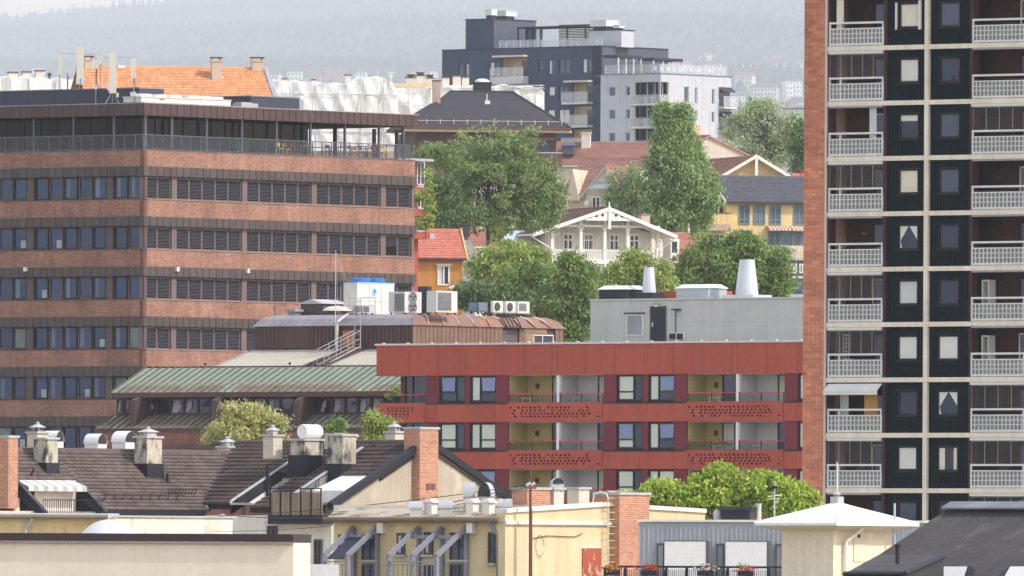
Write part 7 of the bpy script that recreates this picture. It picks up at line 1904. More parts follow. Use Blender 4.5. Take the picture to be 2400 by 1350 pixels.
def build_tenement():
    f = Frame(779, 602, YAW_B, 1190)
    t = thing('tiled_tenement', 'old tenement with dark tiled roofs, cut in terraces and a grey plaster gable', 'tenement', f)
    cream = plaster('tenement_cream', (206, 194, 172)); gab = plaster('tenement_gable', (178, 166, 148), stain=(196, 182, 162), stain_amt=.3)
    X = lambda px, y, ly=0.0: f.x(px, y, ly); Z = lambda y, px=997, ly=0.0: f.z(px, y, ly)
    ze, xr, xm = Z(1189, 779), X(1216, 1180), X(997, 1100)
    za = Z(1040)
    pitch = (za - ze) / xm
    YV = f.hitx(478, 1195, 0.0)[0]                              # eaves line of the left wing
    # gable wall
    put('gable_wall', MB().prism([(0.05, 0, 0), (xr, 0, 0), (xr, 0, ze), (xm, 0, za - .1), (.05, 0, ze)], [(.05, .4, 0), (xr, .4, 0), (xr, .4, ze), (xm, .4, za - .1), (.05, .4, ze)]).mesh('gable_wall', gab), t, f)
    put('body', MB().box(.1, xr - .1, .4, YV + 9, 0, ze - .5).mesh('body', cream), t, f)
    for s_, xe in ((0, -.25), (1, xr + .2)):
        put('verge_board', MB().slab([(xe, -.22, ze - .12), (xm, -.22, za - .02), (xm, -.22, za + .3), (xe, -.22, ze + .2)], (0, .3, 0)).mesh('verge_board', BLK), t, f)
    def strip(y0, y1, u0, u1, nm='roof', mat=DTILE, z_off=0.0):
        """tiles on the slope facing left: u is the way up from eaves to ridge"""
        p = lambda u, y: (xm * u, y, ze + (za - ze) * u + z_off)
        r = put(nm, wavy_roof(p(u0, y1), p(u0, y0), p(u1, y1), p(u1, y0), max(3, int(round((u1 - u0) * 17))), max(4, int((y1 - y0) / .22)), .05, .055, mat, nm), t, f); r['kind'] = 'stuff'
        put(nm + '_board', sheet(MB(), [p(u0, y1), p(u0, y0), p(u1, y0), p(u1, y1)], .22).mesh(nm + '_board', BLK), t, f, (0, 0, -.02))
        return p
    def rake(y, u0, u1, w_=.12, h=.45):
        a, b = (xm * u0, y, ze + (za - ze) * u0), (xm * u1, y, ze + (za - ze) * u1)
        put('rake_board', MB().slab([(a[0], y, a[2] - h), (b[0], y, b[2] - h), (b[0], y, b[2] + .1), (a[0], y, a[2] + .1)], (0, -w_, 0)).mesh('rake_board', BLK), t, f)
        put('rake_trim', MB().slab([(a[0], y + .02, a[2] + .1), (b[0], y + .02, b[2] + .1), (b[0], y + .02, b[2] + .16), (a[0], y + .02, a[2] + .16)], (0, -w_ - .04, 0)).mesh('rake_trim', ZINC), t, f)
    y_a = f.hitx(530, 1178, .05)[0]; y_b = f.hitx(650, 1198, 0.0)[0]
    strip(-.1, 2.2, .5, 1.0); strip(2.2, y_b + .1, .62, 1.0)
    strip(y_b, y_b + 1.6, .0, 1.0); rake(y_b, 0.0, .9)
    strip(y_b + 1.6, y_a, .55, 1.0)
    strip(y_a, YV + 4.5, .05, 1.0); rake(y_a, .05, 1.0)
    put('roof', sheet(MB(), [(xr + .2, -.1, ze), (xr + .2, YV + 8, ze), (xm, YV + 8, za), (xm, -.1, za)], .2).mesh('roof', DTILE), t, f)
    put('ridge_tiles', MB().bar((xm, -.1, za + .06), (xm, YV + 5, za + .06), .13, 6).mesh('ridge_tiles', DTILE), t, f)
    # terraces cut into the slope: floor, white walls, rail, reed screen
    for y0, y1 in ((.3, y_b - .1), (y_b + 1.7, y_a - .1)):
        put('terrace_floor', MB().box(.2, xm * .6, y0, y1, ze + .1, ze + .2).mesh('terrace_floor', ZINC), t, f); put('terrace_wall', MB().box(xm * .58, xm * .62, y0, y1, ze + .2, ze + (za - ze) * .6 - .05).mesh('terrace_wall', LIMEW), t, f)
        put('terrace_wall', MB().prism([(.2, y1 - .02, ze + .2), (xm * .6, y1 - .02, ze + .2), (xm * .6, y1 - .02, ze + (za - ze) * .6)], [(.2, y1 + .06, ze + .2), (xm * .6, y1 + .06, ze + .2), (xm * .6, y1 + .06, ze + (za - ze) * .6)]).mesh('terrace_wall', LIMEW), t, f)
    put('roof_light_box', MB().prism([(1.2, .4, ze + .2), (3.4, .4, ze + .9), (3.4, 2.2, ze + .9), (1.2, 2.2, ze + .2)], [(1.2, .4, ze + .75), (3.4, .4, ze + 1.5), (3.4, 2.2, ze + 1.5), (1.2, 2.2, ze + .75)]).mesh('roof_light_box', LIMEW), t, f)
    put('terrace_slab', MB().box(-.7, .1, .0, y_b - .05, ze - .75, ze - .35).mesh('terrace_slab', BLK), t, f)
    rs = put('reed_screen', MB().box(-.6, -.55, .1, y_b - .1, ze - .35, ze + .65).mesh('reed_screen', M('reed', (150, 132, 116), var=.15, streak=.4)), t, f)
    for i in range(6): put('screen_post', MB().box(-.66, -.6, .1 + i * (y_b - .25) / 5, .14 + i * (y_b - .25) / 5, ze - .5, ze + .85).mesh('screen_post', BLK), rs, f)
    put('screen_rail', MB().box(-.65, -.61, .1, y_b - .1, ze + .8, ze + .85).mesh('screen_rail', BLK), rs, f)
    put('stove_pipe', MB().bar((1.0, y_a - 1.6, ze + .2), (1.0, y_a - 1.6, ze + 1.9), .08, 8).mesh('stove_pipe', BLK), t, f)
    # white rear wall strip under the eaves, and dark windows
    put('eaves_wall', MB().box(-.02, .06, 0.02, YV + .2, ze - 9, ze - .36).mesh('eaves_wall', LIMEW), t, f)
    # ---- left wing: slope facing right
    zl0 = Z(1198, 450, YV); r1 = 3.25; zl1 = zl0 + 2.62
    xl = f.x(-70, 1200, YV)
    q = lambda x, v: (x, YV + r1 * v, zl0 + (zl1 - zl0) * v)
    xv = X(572, 1062, YV + r1)
    dx0, dx1 = f.x(100, 1195, YV), f.x(243, 1200, YV)           # cut in terrace on the left
    def tl(x0, x1, v0, v1, poly=None):
        r = put('wing_roof', wavy_roof(q(x0, v0), q(x1, v0), q(x0, v1), q(x1, v1), max(3, int((v1 - v0) * 17)), max(4, int((x1 - x0) / .23)), .05, .055, DTILE, 'wing_roof', poly), t, f); r['kind'] = 'stuff'
        put('wing_board', sheet(MB(), [q(x0, v0), q(x1, v0), q(x1, v1), q(x0, v1)], .1).mesh('wing_board', BLK), t, f, (0, 0, -.03)) if not poly else None
    tl(xl, dx0, .42, 1.0); tl(dx0, dx1, .5, 1.0); tl(dx1, 0.2, 0, 1.0)
    tl(.2, xv, 0, 1, [(0, 0), (0, 1), (1, 1)])
    put('valley', MB().bar((.1, YV, zl0 + .08), (xv, YV + r1, zl1 + .08), .14, 4).mesh('valley', M('valley_zinc', (120, 118, 122))), t, f)
    put('wing_roof', sheet(MB(), [q(xl, 1), q(xv, 1), (xv, YV + r1 + 4, zl0 - .5), (xl, YV + r1 + 4, zl0 - .5)], .1).mesh('wing_roof', DTILE), t, f)
    put('wing_ridge', MB().bar(q(xl, 1.01), q(xv, 1.01), .13, 6).mesh('wing_ridge', DTILE), t, f)
    put('wing_wall', MB().box(xl, .0, YV + .5, YV + 6.5, 0, zl0 - .06).mesh('wing_wall', cream), t, f)
    put('wing_fascia', MB().box(dx1 - .2, .1, YV - .06, YV + .12, zl0 - .28, zl0 + .02).mesh('wing_fascia', BLK), t, f)
    for xx in (dx0, dx1):
        put('cheek', MB().slab([q(xx, -.05), q(xx, .56), (xx, YV + r1 * .56, zl0 + (zl1 - zl0) * .3), (xx, YV - .1, zl0 - .5)], (.16, 0, 0)).mesh('cheek', BLK), t, f); put('cheek_trim', MB().bar(q(xx + .1, -.03), q(xx + .1, .56), .09, 4).mesh('cheek_trim', M('trim_slate', (96, 96, 106))), t, f)
    put('terrace_wall', MB().box(dx0, dx1, YV + r1 * .5, YV + r1 * .53, zl0 - .6, zl0 + (zl1 - zl0) * .5).mesh('terrace_wall', LIMEW), t, f)
    put('terrace_door', MB().box(dx0 + .3, dx0 + 1.2, YV + r1 * .5 - .05, YV + r1 * .5 - .01, zl0 - .6, zl0 + .9).mesh('terrace_door', M_glass('loggia_door', (26, 30, 40))), t, f)
    mb = MB()
    for i in range(12):
        a = dx0 + .1 + (dx1 - dx0 - .2) * i / 12; b = a + (dx1 - dx0 - .2) / 12
        mb.slab([(a, YV + r1 * .5, zl0 + 1.25), (b, YV + r1 * .5, zl0 + 1.25), (b, YV + r1 * .5 - .7, zl0 + 1.0), (a, YV + r1 * .5 - .7, zl0 + 1.0)], (0, 0, .04), i % 2); mb.box(a, b, YV + r1 * .5 - .73, YV + r1 * .5 - .7, zl0 + .82, zl0 + 1.0, i % 2)
    put('awning', mb.mesh('awning', LIMEW, M('awning_stripe', (170, 170, 168))), t, f)
    rl = put('terrace_rail', MB().box(dx0, dx1, YV - .04, YV, zl0 + .42, zl0 + .46).mesh('terrace_rail', BLK), t, f)
    for i in range(28): put('bar', unit_box(BLK), rl, f, (dx0 + (dx1 - dx0) * i / 28, YV - .03, zl0 - .4), 0, (.02, .02, .82))
    # snow guards
    for x0, x1, v in ((dx1 + .3, -1.0, .16), (-1.6, 0.4, .26), (xl + 6, dx0 + 1.2, .56)):
        g = put('snow_guard', MB().bar((x0, YV + r1 * v - .15, zl0 + (zl1 - zl0) * v + .3), (x1, YV + r1 * v - .15, zl0 + (zl1 - zl0) * v + .3), .02).mesh('snow_guard', BLK), t, f)
        for i in range(9): put('guard_bracket', MB().bar((0, 0, 0), (0, -.15, .34), .025, 4).mesh('guard_bracket', BLK), g, f, (x0 + (x1 - x0) * (i + .5) / 9, YV + r1 * v, zl0 + (zl1 - zl0) * v))
    # chimneys on the wing: pixel column, bottom, top, width, way up
    for px, yb, yt, w_, v, b, hd in ((122, 1090, 1030, .75, .6, .45, None), (362, 1092, 1027, 1.0, .55, .45, 'cowl')):
        ly = YV + r1 * v; stack(t, f, f.x(px, yb, ly), ly, f.z(px, yb, ly) - .35, f.z(px, yt, ly), w_, .75, SOOT, b, hd)
    for px, yt, w_, ly, hd in ((100, 1016, .7, 4.6, 'cowl'), (545, 1050, .7, 4.4, 'cowl'), (651, 1023, .62, 4.2, 'cowl'), (936, 1015, .6, 1.4, 'cowl'), (795, 1020, .7, 3.4, None), (826, 1024, .6, 4.2, None)):
        yy = YV + ly - 1.0 if px < 600 else ly * 1.4; stack(t, f, f.x(px, 1050, yy), yy, f.z(px, 1075, yy), f.z(px, yt, yy), w_, .6, plaster('chim_cream', (206, 194, 176)), None, hd)
    for px, yb, yt, w_, u in ((735, 1068, 1033, 1.25, 0), (818, 1088, 1022, .95, 0)):
        yy = y_b + 1.0 if px < 800 else y_b - .9; c = stack(t, f, f.x(px, yb, yy), yy, f.z(px, yb, yy) - .4, f.z(px, yt, yy), w_, .85, SOOT, .42, None)
        if px < 800: put('round_hood', MB().lathe([(.3, -.55), (.33, -.5), (.33, .5), (.3, .55)], (.22, .4, f.z(px, yt, yy) - f.z(px, yb, yy) + .8), 18, axis='x').mesh('round_hood', M('hood_white2', (226, 224, 220), var=.03)), c)
    wv = M('hood_white2', (226, 224, 220), var=.03)
    for px, yb, h, w_ in ((140, 1052, .8, .5), (240, 1056, .75, .6), (308, 1055, .85, .8)):
        yy = YV + r1 + .6; hooded(t, f, f.x(px, yb, yy), yy, f.z(px, yb, yy) - .25, w_, h + .25, .8, wv)
    put('vent_pipe', MB().bar((f.x(392, 1130, YV + 1.5), YV + 1.5, f.z(392, 1140, YV + 1.5) - .2), (f.x(392, 1130, YV + 1.5), YV + 1.5, f.z(392, 1109, YV + 1.5)), .07, 8).mesh('vent_pipe', BLK), t, f)
    # brick chimneys: on the gable, and at the left edge of the picture
    gx0, gx1 = f.x(984, 1100, -.42), f.x(1027, 1100, -.42)
    c = brick_stack(t, f, gx0, gx1, -.42, .5, ze - .3, f.z(1000, 1006, -.42))
    for q_ in (.45, .72): put('soot_door', MB().box(gx0 + (gx1 - gx0) * q_ - .12, gx0 + (gx1 - gx0) * q_ + .12, -.47, -.44, f.z(1000, 1147, -.42), f.z(1000, 1133, -.42)).mesh('soot_door', M('soot_door', (110, 84, 78))), c, f)
    yl = YV - 1.2; brick_stack(t, f, f.x(20, 1100, yl), f.x(42, 1100, yl), yl, yl + 1.0, f.z(30, 1192, yl), f.z(30, 1026, yl))
    # windows low in the white wall
    fw = M('sash_dark', (90, 84, 82)); gp = M_glass('tenement_pane', (54, 56, 62), ior=1.6)
    fa = f.moved(0.0, 0.0, -90)
    xa = lambda px, y: fa.x(px, y, -.06)
    for a, b, y0, y1 in ((627, 650, 1232, 1254), (700, 714, 1268, 1352), (737, 755, 1264, 1352)): window(t, fa, xa(a, y0), xa(b, y0), fa.z(a, y1, -.06), fa.z(a, y0, -.06), -.12, fw, gp, .07, cols=(.5,), rows=(.6,), d=.08)
    put('rain_pipe', MB().bar((xa(525, 1200), -.2, ze - 4), (xa(525, 1200), -.2, ze - .3), .14, 8).mesh('rain_pipe', ZINC), t, fa)
build_tenement()

def build_yellow_front():
    f = Frame(1181, 535, YAW_A, 1260)
    t = thing('yellow_courtyard_house', 'yellow rendered house with slanted steel balcony frames and a moss grown gutter', 'house', f)
    ye = plaster('front_yellow', (212, 192, 152)); steel = M('frame_steel', (134, 134, 142), var=.06, rough=.5); gp = M_glass('front_pane', (58, 66, 80), ior=1.7); dkf = M('front_frame', (84, 82, 84))
    X = lambda px, y=1260, ly=0.0: f.x(px, y, ly); Z = lambda y, px=980, ly=0.0: f.z(px, y, ly)
    x0, x1 = X(783), 0.0; zt = Z(1219)
    put('wall', MB().box(x0, x1, 0, 7, 0, zt).mesh('wall', ye), t, f)
    put('roof', sheet(MB(), [(x0 - .15, -.35, zt + .05), (x1 + .1, -.35, zt + .05), (x1 + .1, 3.0, zt + .5), (x0 - 2.4, 3.0, zt + .5)], .1).mesh('roof', M('moss_roof', (176, 162, 138), var=.15, stain=(96, 88, 76), stain_amt=.35, stain_scale=1.2)), t, f)
    put('gutter', MB().bar((x0 - .2, -.4, zt + .02), (x1 + .1, -.4, zt + .02), .11, 8).mesh('gutter', M('gutter_moss', (120, 106, 92), var=.2)), t, f)
    put('back_parapet', MB().box(x0 - 2.6, x1 - .3, 3.0, 3.3, zt, Z(1184, 980, 3.0)).mesh('back_parapet', LIMEW), t, f)
    for px, yb, h, w_ in ((960, 1210, .65, .52), (1030, 1212, .7, .55), (1170, 1210, .75, .5)): hooded(t, f, X(px, yb, .6), .6, zt + .1, w_, h, .5, ZINC, R(-50))
    for px, h in ((1086, 1.25), (1135, 1.25)): hooded(t, f, X(px, 1200, 1.9), 1.9, zt + .25, .5, h, .45, ZINC, R(-50 if px < 1100 else 20))
    for px, y in ((1010, 1182), (1145, 1172), (1107, 1175)): put('vent_stub', MB().box(-.18, .18, -.18, .18, 0, .5).prism([(-.28, -.25, .5), (.28, -.25, .5), (.28, .25, .5), (-.28, .25, .5)], [(-.1, -.2, .66), (.1, -.2, .66), (.1, .2, .66), (-.1, .2, .66)]).mesh('vent_stub', LIMEW), t, f, (X(px, 1200, 1.2), 1.2, zt + .2))
    for a, b, y0, y1, c in ((795, 820, 1252, 1300, ()), (850, 886, 1252, 1312, (.5,)), (932, 950, 1249, 1300, ()), (996, 1016, 1247, 1300, ()), (1056, 1096, 1248, 1312, (.5,)), (1146, 1162, 1247, 1320, ())):
        w_ = window(t, f, X(a), X(b), Z(y1, a), Z(y0, a), -.08, dkf, gp, .07, cols=c, d=.08, inner=[('curtain', M('curtain_pale', (196, 198, 198)), .1, .5, .06, .9)] if a in (795, 932, 996) else None); put('sill', MB().box(-.1, X(b) - X(a) + .1, -.12, .02, -.08, 0).mesh('sill', ZINC), w_)
    for a, b in ((850, 886), (996, 1016), (1056, 1096)): window(t, f, X(a), X(b), Z(1400, a), Z(1322, a), -.08, dkf, gp, .08, cols=(.5,), d=.08)
    # slanted balcony frames, standing out from the wall
    zk, zl = Z(1240), Z(1400)
    for pa in (833, 888, 985, 1040, 1097):
        fr_ = put('balcony_frame', MB().box(-.07, .07, -.18, -.02, zl - zk - 1, .05).mesh('balcony_frame', steel), t, f, (X(pa), 0, zk))
        put('slanted_beam', MB().slab([(-.07, -.1, -.02), (.07, -.1, -.02), (.07, -1.9, -1.15), (-.07, -1.9, -1.15)], (0, -.06, .16)).mesh('slanted_beam', steel), fr_); put('front_post', MB().box(-.07, .07, -1.98, -1.82, zl - zk - 1, -1.05).mesh('front_post', steel), fr_)
    for a, b in ((833, 888), (985, 1040), (1040, 1097)):
        pbox('head_beam', t, f, steel, X(a), X(b), -.5, -.38, zk - .38, zk - .24)
        zr = Z(1318, a, -1.9)
        g = put('balcony_rail', MB().box(X(a), X(b), -1.94, -1.88, zr, zr + .05).box(X(a), X(b), -1.93, -1.89, zr - .12, zr - .08).mesh('balcony_rail', steel), t, f)
        for i in range(1, 5): pbox('bar', g, f, steel, X(a) + (X(b) - X(a)) * i / 5 - .02, X(a) + (X(b) - X(a)) * i / 5 + .02, -1.92, -1.9, zr - 1.0, zr - .12)
        pbox('balcony_floor', t, f, steel, X(a), X(b), -1.9, 0, zr - 1.15, zr - 1.0)
    put('canopy_sheet', MB().slab([(X(833) + .1, -.5, zk - .35), (X(888) - .1, -.5, zk - .35), (X(888) - .1, -1.85, zk - 1.2), (X(833) + .1, -1.85, zk - 1.2)], (0, 0, .03)).mesh('canopy_sheet', M('canopy_navy', (56, 58, 74))), t, f)
    for px in (901, 1111): put('fan_box', MB().box(-.16, .16, -.3, 0, 0, .42).mesh('fan_box', LIMEW), t, f, (X(px, 1240), 0, Z(1250, px)))
    put('down_pipe', MB().path([(X(1158, 1225), -.4, zt), (X(1164, 1232), -.3, zt - .25), (X(1174, 1250), -.15, zt - .6), (X(1174, 1250), -.15, 0)], .09, 8).mesh('down_pipe', M('pipe_grey', (126, 126, 126))), t, f)
    # taller neighbour with the parapet
    g = f.moved(x1, 0.0, 90); X2 = lambda px, y=1260, ly=-.25: g.x(px, y, ly); Z2 = lambda y, px=1310, ly=-.25: g.z(px, y, ly)
    n = thing('yellow_firewall_house', 'yellow house with a stepped white parapet, rusty hatch and wall ladder', 'house', g)
    yb = plaster('firewall_yellow', (212, 192, 156), stain=(210, 186, 140), stain_amt=.3); xa, xb, xc = X2(1184), X2(1446), X2(1652)
    for a, b, za, zb in ((xa, xb, Z2(1202, 1184), Z2(1185, 1440)), (xb, xc, Z2(1190, 1520), Z2(1202, 1650))):
        put('wall', MB().prism([(a, -.25, 0), (b, -.25, 0), (b, -.25, zb), (a, -.25, za)], [(a, .2, 0), (b, .2, 0), (b, .2, zb), (a, .2, za)]).mesh('wall', yb), n, g)
        put('coping', MB().slab([(a, -.34, za), (b, -.34, zb), (b, .3, zb), (a, .3, za)], (0, 0, .16)).mesh('coping', LIMEW), n, g)
    put('string_course', MB().box(xa - .05, xb, -.36, -.25, Z2(1230), Z2(1222)).mesh('string_course', LIMEW), n, g)
    put('body', MB().box(.12, xc, .2, 6, 0, Z2(1212)).mesh('body', yb), n, g)
    hd = put('rusty_hatch', MB().box(X2(1364), X2(1407), -.3, -.252, Z2(1400), Z2(1285)).mesh('rusty_hatch', M('rust_paint', (160, 80, 58), var=.2, stain=(206, 190, 170), stain_amt=.35, stain_scale=4)), n, g); hd['label'] = 'flaking rust red metal hatch'
    put('hatch_frame', MB().box(X2(1361), X2(1410), -.27, -.251, Z2(1284), Z2(1281)).mesh('hatch_frame', LIMEW), n, g)
    lm = M('ladder_pale', (206, 194, 164)); la, lb = X2(1413), X2(1437)
    L = put('ladder', MB().bar((la, -.5, Z2(1420)), (la, -.5, Z2(1165)), .025).bar((lb, -.5, Z2(1420)), (lb, -.5, Z2(1165)), .025).mesh('ladder', lm), n, g)
    for i in range(16): put('rung', MB().bar((la, -.5, 0), (lb, -.5, 0), .015).mesh('rung', lm), L, g, (0, 0, Z2(1400) + i * .28))
    for xx in (la, lb): put('ladder_hoop', MB().path([(xx, -.5, Z2(1165)), (xx, -.4, Z2(1155)), (xx, -.1, Z2(1151)), (xx, .2, Z2(1156)), (xx, .3, Z2(1182))], .03).mesh('ladder_hoop', LIMEW), L, g)
    put('wall_cable', MB().path([(X2(1248), -.3, Z2(1262)), (X2(1280), -.3, Z2(1256)), (X2(1345), -.3, Z2(1258)), (X2(1363), -.3, Z2(1250))], .02, 4).path([(X2(1248) + .25 * math.cos(a / 3) + .4, -.3, Z2(1280) + .42 * math.sin(a / 3)) for a in range(0, 18)], .012, 4).mesh('wall_cable', M('cable_brown', (120, 96, 76))), n, g)
    bk = brick_stack(n, g, X2(1452, 1240, -.7), X2(1522, 1240, -.7), -.7, .6, 0, Z2(1160, 1480, -.7))
    yy = 2.0
    brick_stack(n, g, g.x(1236, 1160, yy), g.x(1290, 1160, yy), yy, yy + .8, Z2(1215), g.z(1260, 1148, yy))
    wp = plaster('flue_plaster', (206, 198, 184))
    c = stack(n, g, g.x(1310, 1160, yy), yy, Z2(1215), g.z(1310, 1148, yy), .62, .6, wp); hooded(n, g, g.x(1310, 1145, yy), yy + .05, g.z(1310, 1150, yy), .5, .5, .5, ZINC, R(-40))
    stack(n, g, g.x(1369, 1160, yy), yy, Z2(1215), g.z(1369, 1147, yy), .65, .6, wp, None, None)
    # pole with wires
    px = X2(1243, 1200, -.9); zp = Z2(1103, 1243, -.9)
    o = thing('cable_pole', 'rusty brown cable pole with wires before the yellow wall', 'utility pole', g, (px, -.9, 0))
    rust = M('pole_rust', (104, 72, 58), var=.2)
    put('pole', MB().bar((0, 0, 0), (0, 0, zp - .4), .055, 8).bar((0, 0, zp - .4), (0, 0, zp), .03, 6).bar((.09, 0, zp - 5), (.07, 0, zp - 1.5), .035).mesh('pole', rust), o)
    for i in range(4): put('insulator', MB().lathe([(.05, 0), (.07, .06), (.04, .12)], ((i - 1.5) * .13, 0, zp - .62 + .05 * (i % 2)), 8).mesh('insulator', ZINC), o)
    put('cross_arm', MB().box(-.32, .32, -.04, .04, zp - .72, zp - .62).mesh('cross_arm', rust), o)
    inv = WM[o.name].inverted()
    for i, (tx, ty, tD) in enumerate(((560, 1210, 560), (0, 1215, 580), (620, 1224, 570), (790, 1222, 550), (500, 1245, 560))):
        a = Vector(((i - 2) * .12, 0, zp - .55)); b = inv @ P(tx, ty, tD); pts = []
        for k in range(15):
            u = k / 14; p = a.lerp(b, u); p.z -= 4 * u * (1 - u) * .5; pts.append(p)
        put('wire', MB().path(pts, .016 if i < 2 else .01, 4).mesh('wire', M('wire_dark', (60, 58, 60))), o)
    # flower boxes, terrace rail and the seamed zinc facade
    h = Frame(1497, 520, -10, 1270); Xh = lambda px, y=1270, ly=0.0: h.x(px, y, ly); Zh = lambda y, px=1660, ly=0.0: h.z(px, y, ly)
    z_ = thing('zinc_roof_storey', 'grey seamed zinc roof storey with two big white panels and a terrace', 'roof storey', h)
    zn = M('zinc_facade', (166, 168, 174), var=.05, orand=.05, streak=.06, rough=.5)
    xa, xb = Xh(1498), Xh(2170); zt = Zh(1221)
    put('body', MB().box(xa + .05, xb, .08, 5, 0, zt - .05).mesh('body', zn), z_, h); put('coping', MB().box(xa - .06, xb, -.08, 5, zt - .04, zt + .05).mesh('coping', LIMEW), z_, h)
    n_ = 62; w_ = (xb - xa) / n_; me = MB().box(.01, w_ - .01, 0, .07, 0, 6).box(-.015, .012, -.035, .06, 0, 6).mesh('seam_panel', zn)
    for i in range(n_): put('seam_panel', me, z_, h, (xa + i * w_, 0, zt - 6.05))
    for a, b in ((1540, 1558), (1680, 1698), (1818, 1836)): window(z_, h, Xh(a), Xh(b), Zh(1400), Zh(1274), -.1, dkf, M_glass('zinc_pane', (150, 150, 146), ior=1.6), .06, d=.08)
    for a, b in ((1558, 1655), (1701, 1798)):
        s_ = put('white_panel', MB().box(Xh(a, 1300, -.5), Xh(b, 1300, -.5), -.55, -.5, Zh(1400), Zh(1269)).mesh('white_panel', M('panel_white', (228, 226, 222), var=.02)), z_, h); put('panel_edge', MB().box(Xh(b, 1300, -.5), Xh(b, 1300, -.5) + .05, -.56, -.1, Zh(1400), Zh(1268)).box(Xh(a, 1300, -.5), Xh(b, 1300, -.5), -.56, -.49, Zh(1269), Zh(1267)).mesh('panel_edge', dkf), s_, h)
    yr = -2.2; zr = Zh(1328, 1600, yr); ra, rb = Xh(1418, 1330, yr), Xh(1850, 1330, yr)
    rl = put('terrace_rail', MB().box(ra, rb, yr - .04, yr + .04, zr - .05, zr + .03).mesh('terrace_rail', BLK), z_, h)
    for i in range(10): pbox('rail_post', rl, h, BLK, ra + (rb - ra) * i / 9 - .05, ra + (rb - ra) * i / 9 + .05, yr - .04, yr + .04, zr - 1.4, zr - .05)
    for i in range(90): pbox('bar', rl, h, BLK, ra + (rb - ra) * i / 90, ra + (rb - ra) * i / 90 + .022, yr - .015, yr + .015, zr - 1.3, zr - .12)
    put('terrace_floor', MB().box(ra, rb, yr, 0, zr - 1.5, zr - 1.35).mesh('terrace_floor', ZINC), z_, h)
    rnd = random.Random(6)
    for px, c, nm in ((1435, (206, 120, 60), 'orange'), (1522, (206, 60, 40), 'red'), (1655, (196, 176, 176), 'pale'), (1748, (206, 110, 110), 'pink')):
        x = Xh(px, 1335, yr - .15); bo = thing('flower_box', 'dark flower box with %s flowers hung on the black terrace rail' % nm, 'flower box', h, (x, yr - .2, zr - .35))
        put('trough', MB().box(-.3, .3, -.12, .12, 0, .2).mesh('trough', BLK), bo)
        fl, lf = MB(), MB()
        for k in range(140):
            c_ = Vector((rnd.gauss(0, .16), rnd.gauss(0, .07), .28 + rnd.gauss(0, .07))); r_ = .04; a_ = rnd.random() * 6
            (fl if k % 3 else lf).quad(*(c_ + Vector((math.cos(a_ + q) * r_, rnd.uniform(-.03, .03), math.sin(a_ + q) * r_)) for q in (0, 1.57, 3.14, 4.71)))
        put('flowers', fl.mesh('flowers', M('petal_' + nm, c, var=.15)), bo, stuff=True); put('leaves', lf.mesh('leaves', M_leaf('pot_leaf', (70, 92, 50), (110, 128, 70))), bo)
    k = thing('roof_ventilator', 'black box ventilator with steel flue on the zinc roof storey', 'ventilator', h, (Xh(1728, 1200, 1.5), 1.5, zt))
    put('housing', MB().box(-.55, .55, -.4, .6, .05, .42).mesh('housing', BLK), k); put('lid', MB().box(-.66, .66, -.5, .7, .42, .56).mesh('lid', M('lid_black', (52, 52, 58))), k); put('flue', MB().lathe([(.11, 0), (.11, .6), (.13, .62), (.13, .68)], (.82, 0, 0), 12).mesh('flue', M('steel_flue', (190, 190, 192), metal=.6, rough=.3)), k); put('cylinder', MB().lathe([(.14, 0), (.17, .1), (.17, .36), (.1, .44)], (-.75, 0, 0), 12).mesh('cylinder', ZINC), k)
    k = thing('television_aerial', 'thin roof aerial pole with a small black camera arm', 'aerial', h, (Xh(1815, 1200, 2.0), 2.0, zt)); put('pole', MB().bar((0, 0, 0), (0, 0, Zh(1130, 1815, 2) - zt), .03).mesh('pole', ZINC), k)
    put('arms', MB().bar((-.25, 0, .95), (.25, .1, 1.02), .02).bar((-.2, 0, .85), (.2, 0, .88), .015).mesh('arms', LIMEW), k); put('camera_head', MB().box(-.3, -.05, -.1, .1, 1.15, 1.28).box(-.1, .1, -.06, .06, 1.25, 1.36).mesh('camera_head', BLK), k)
build_yellow_front()

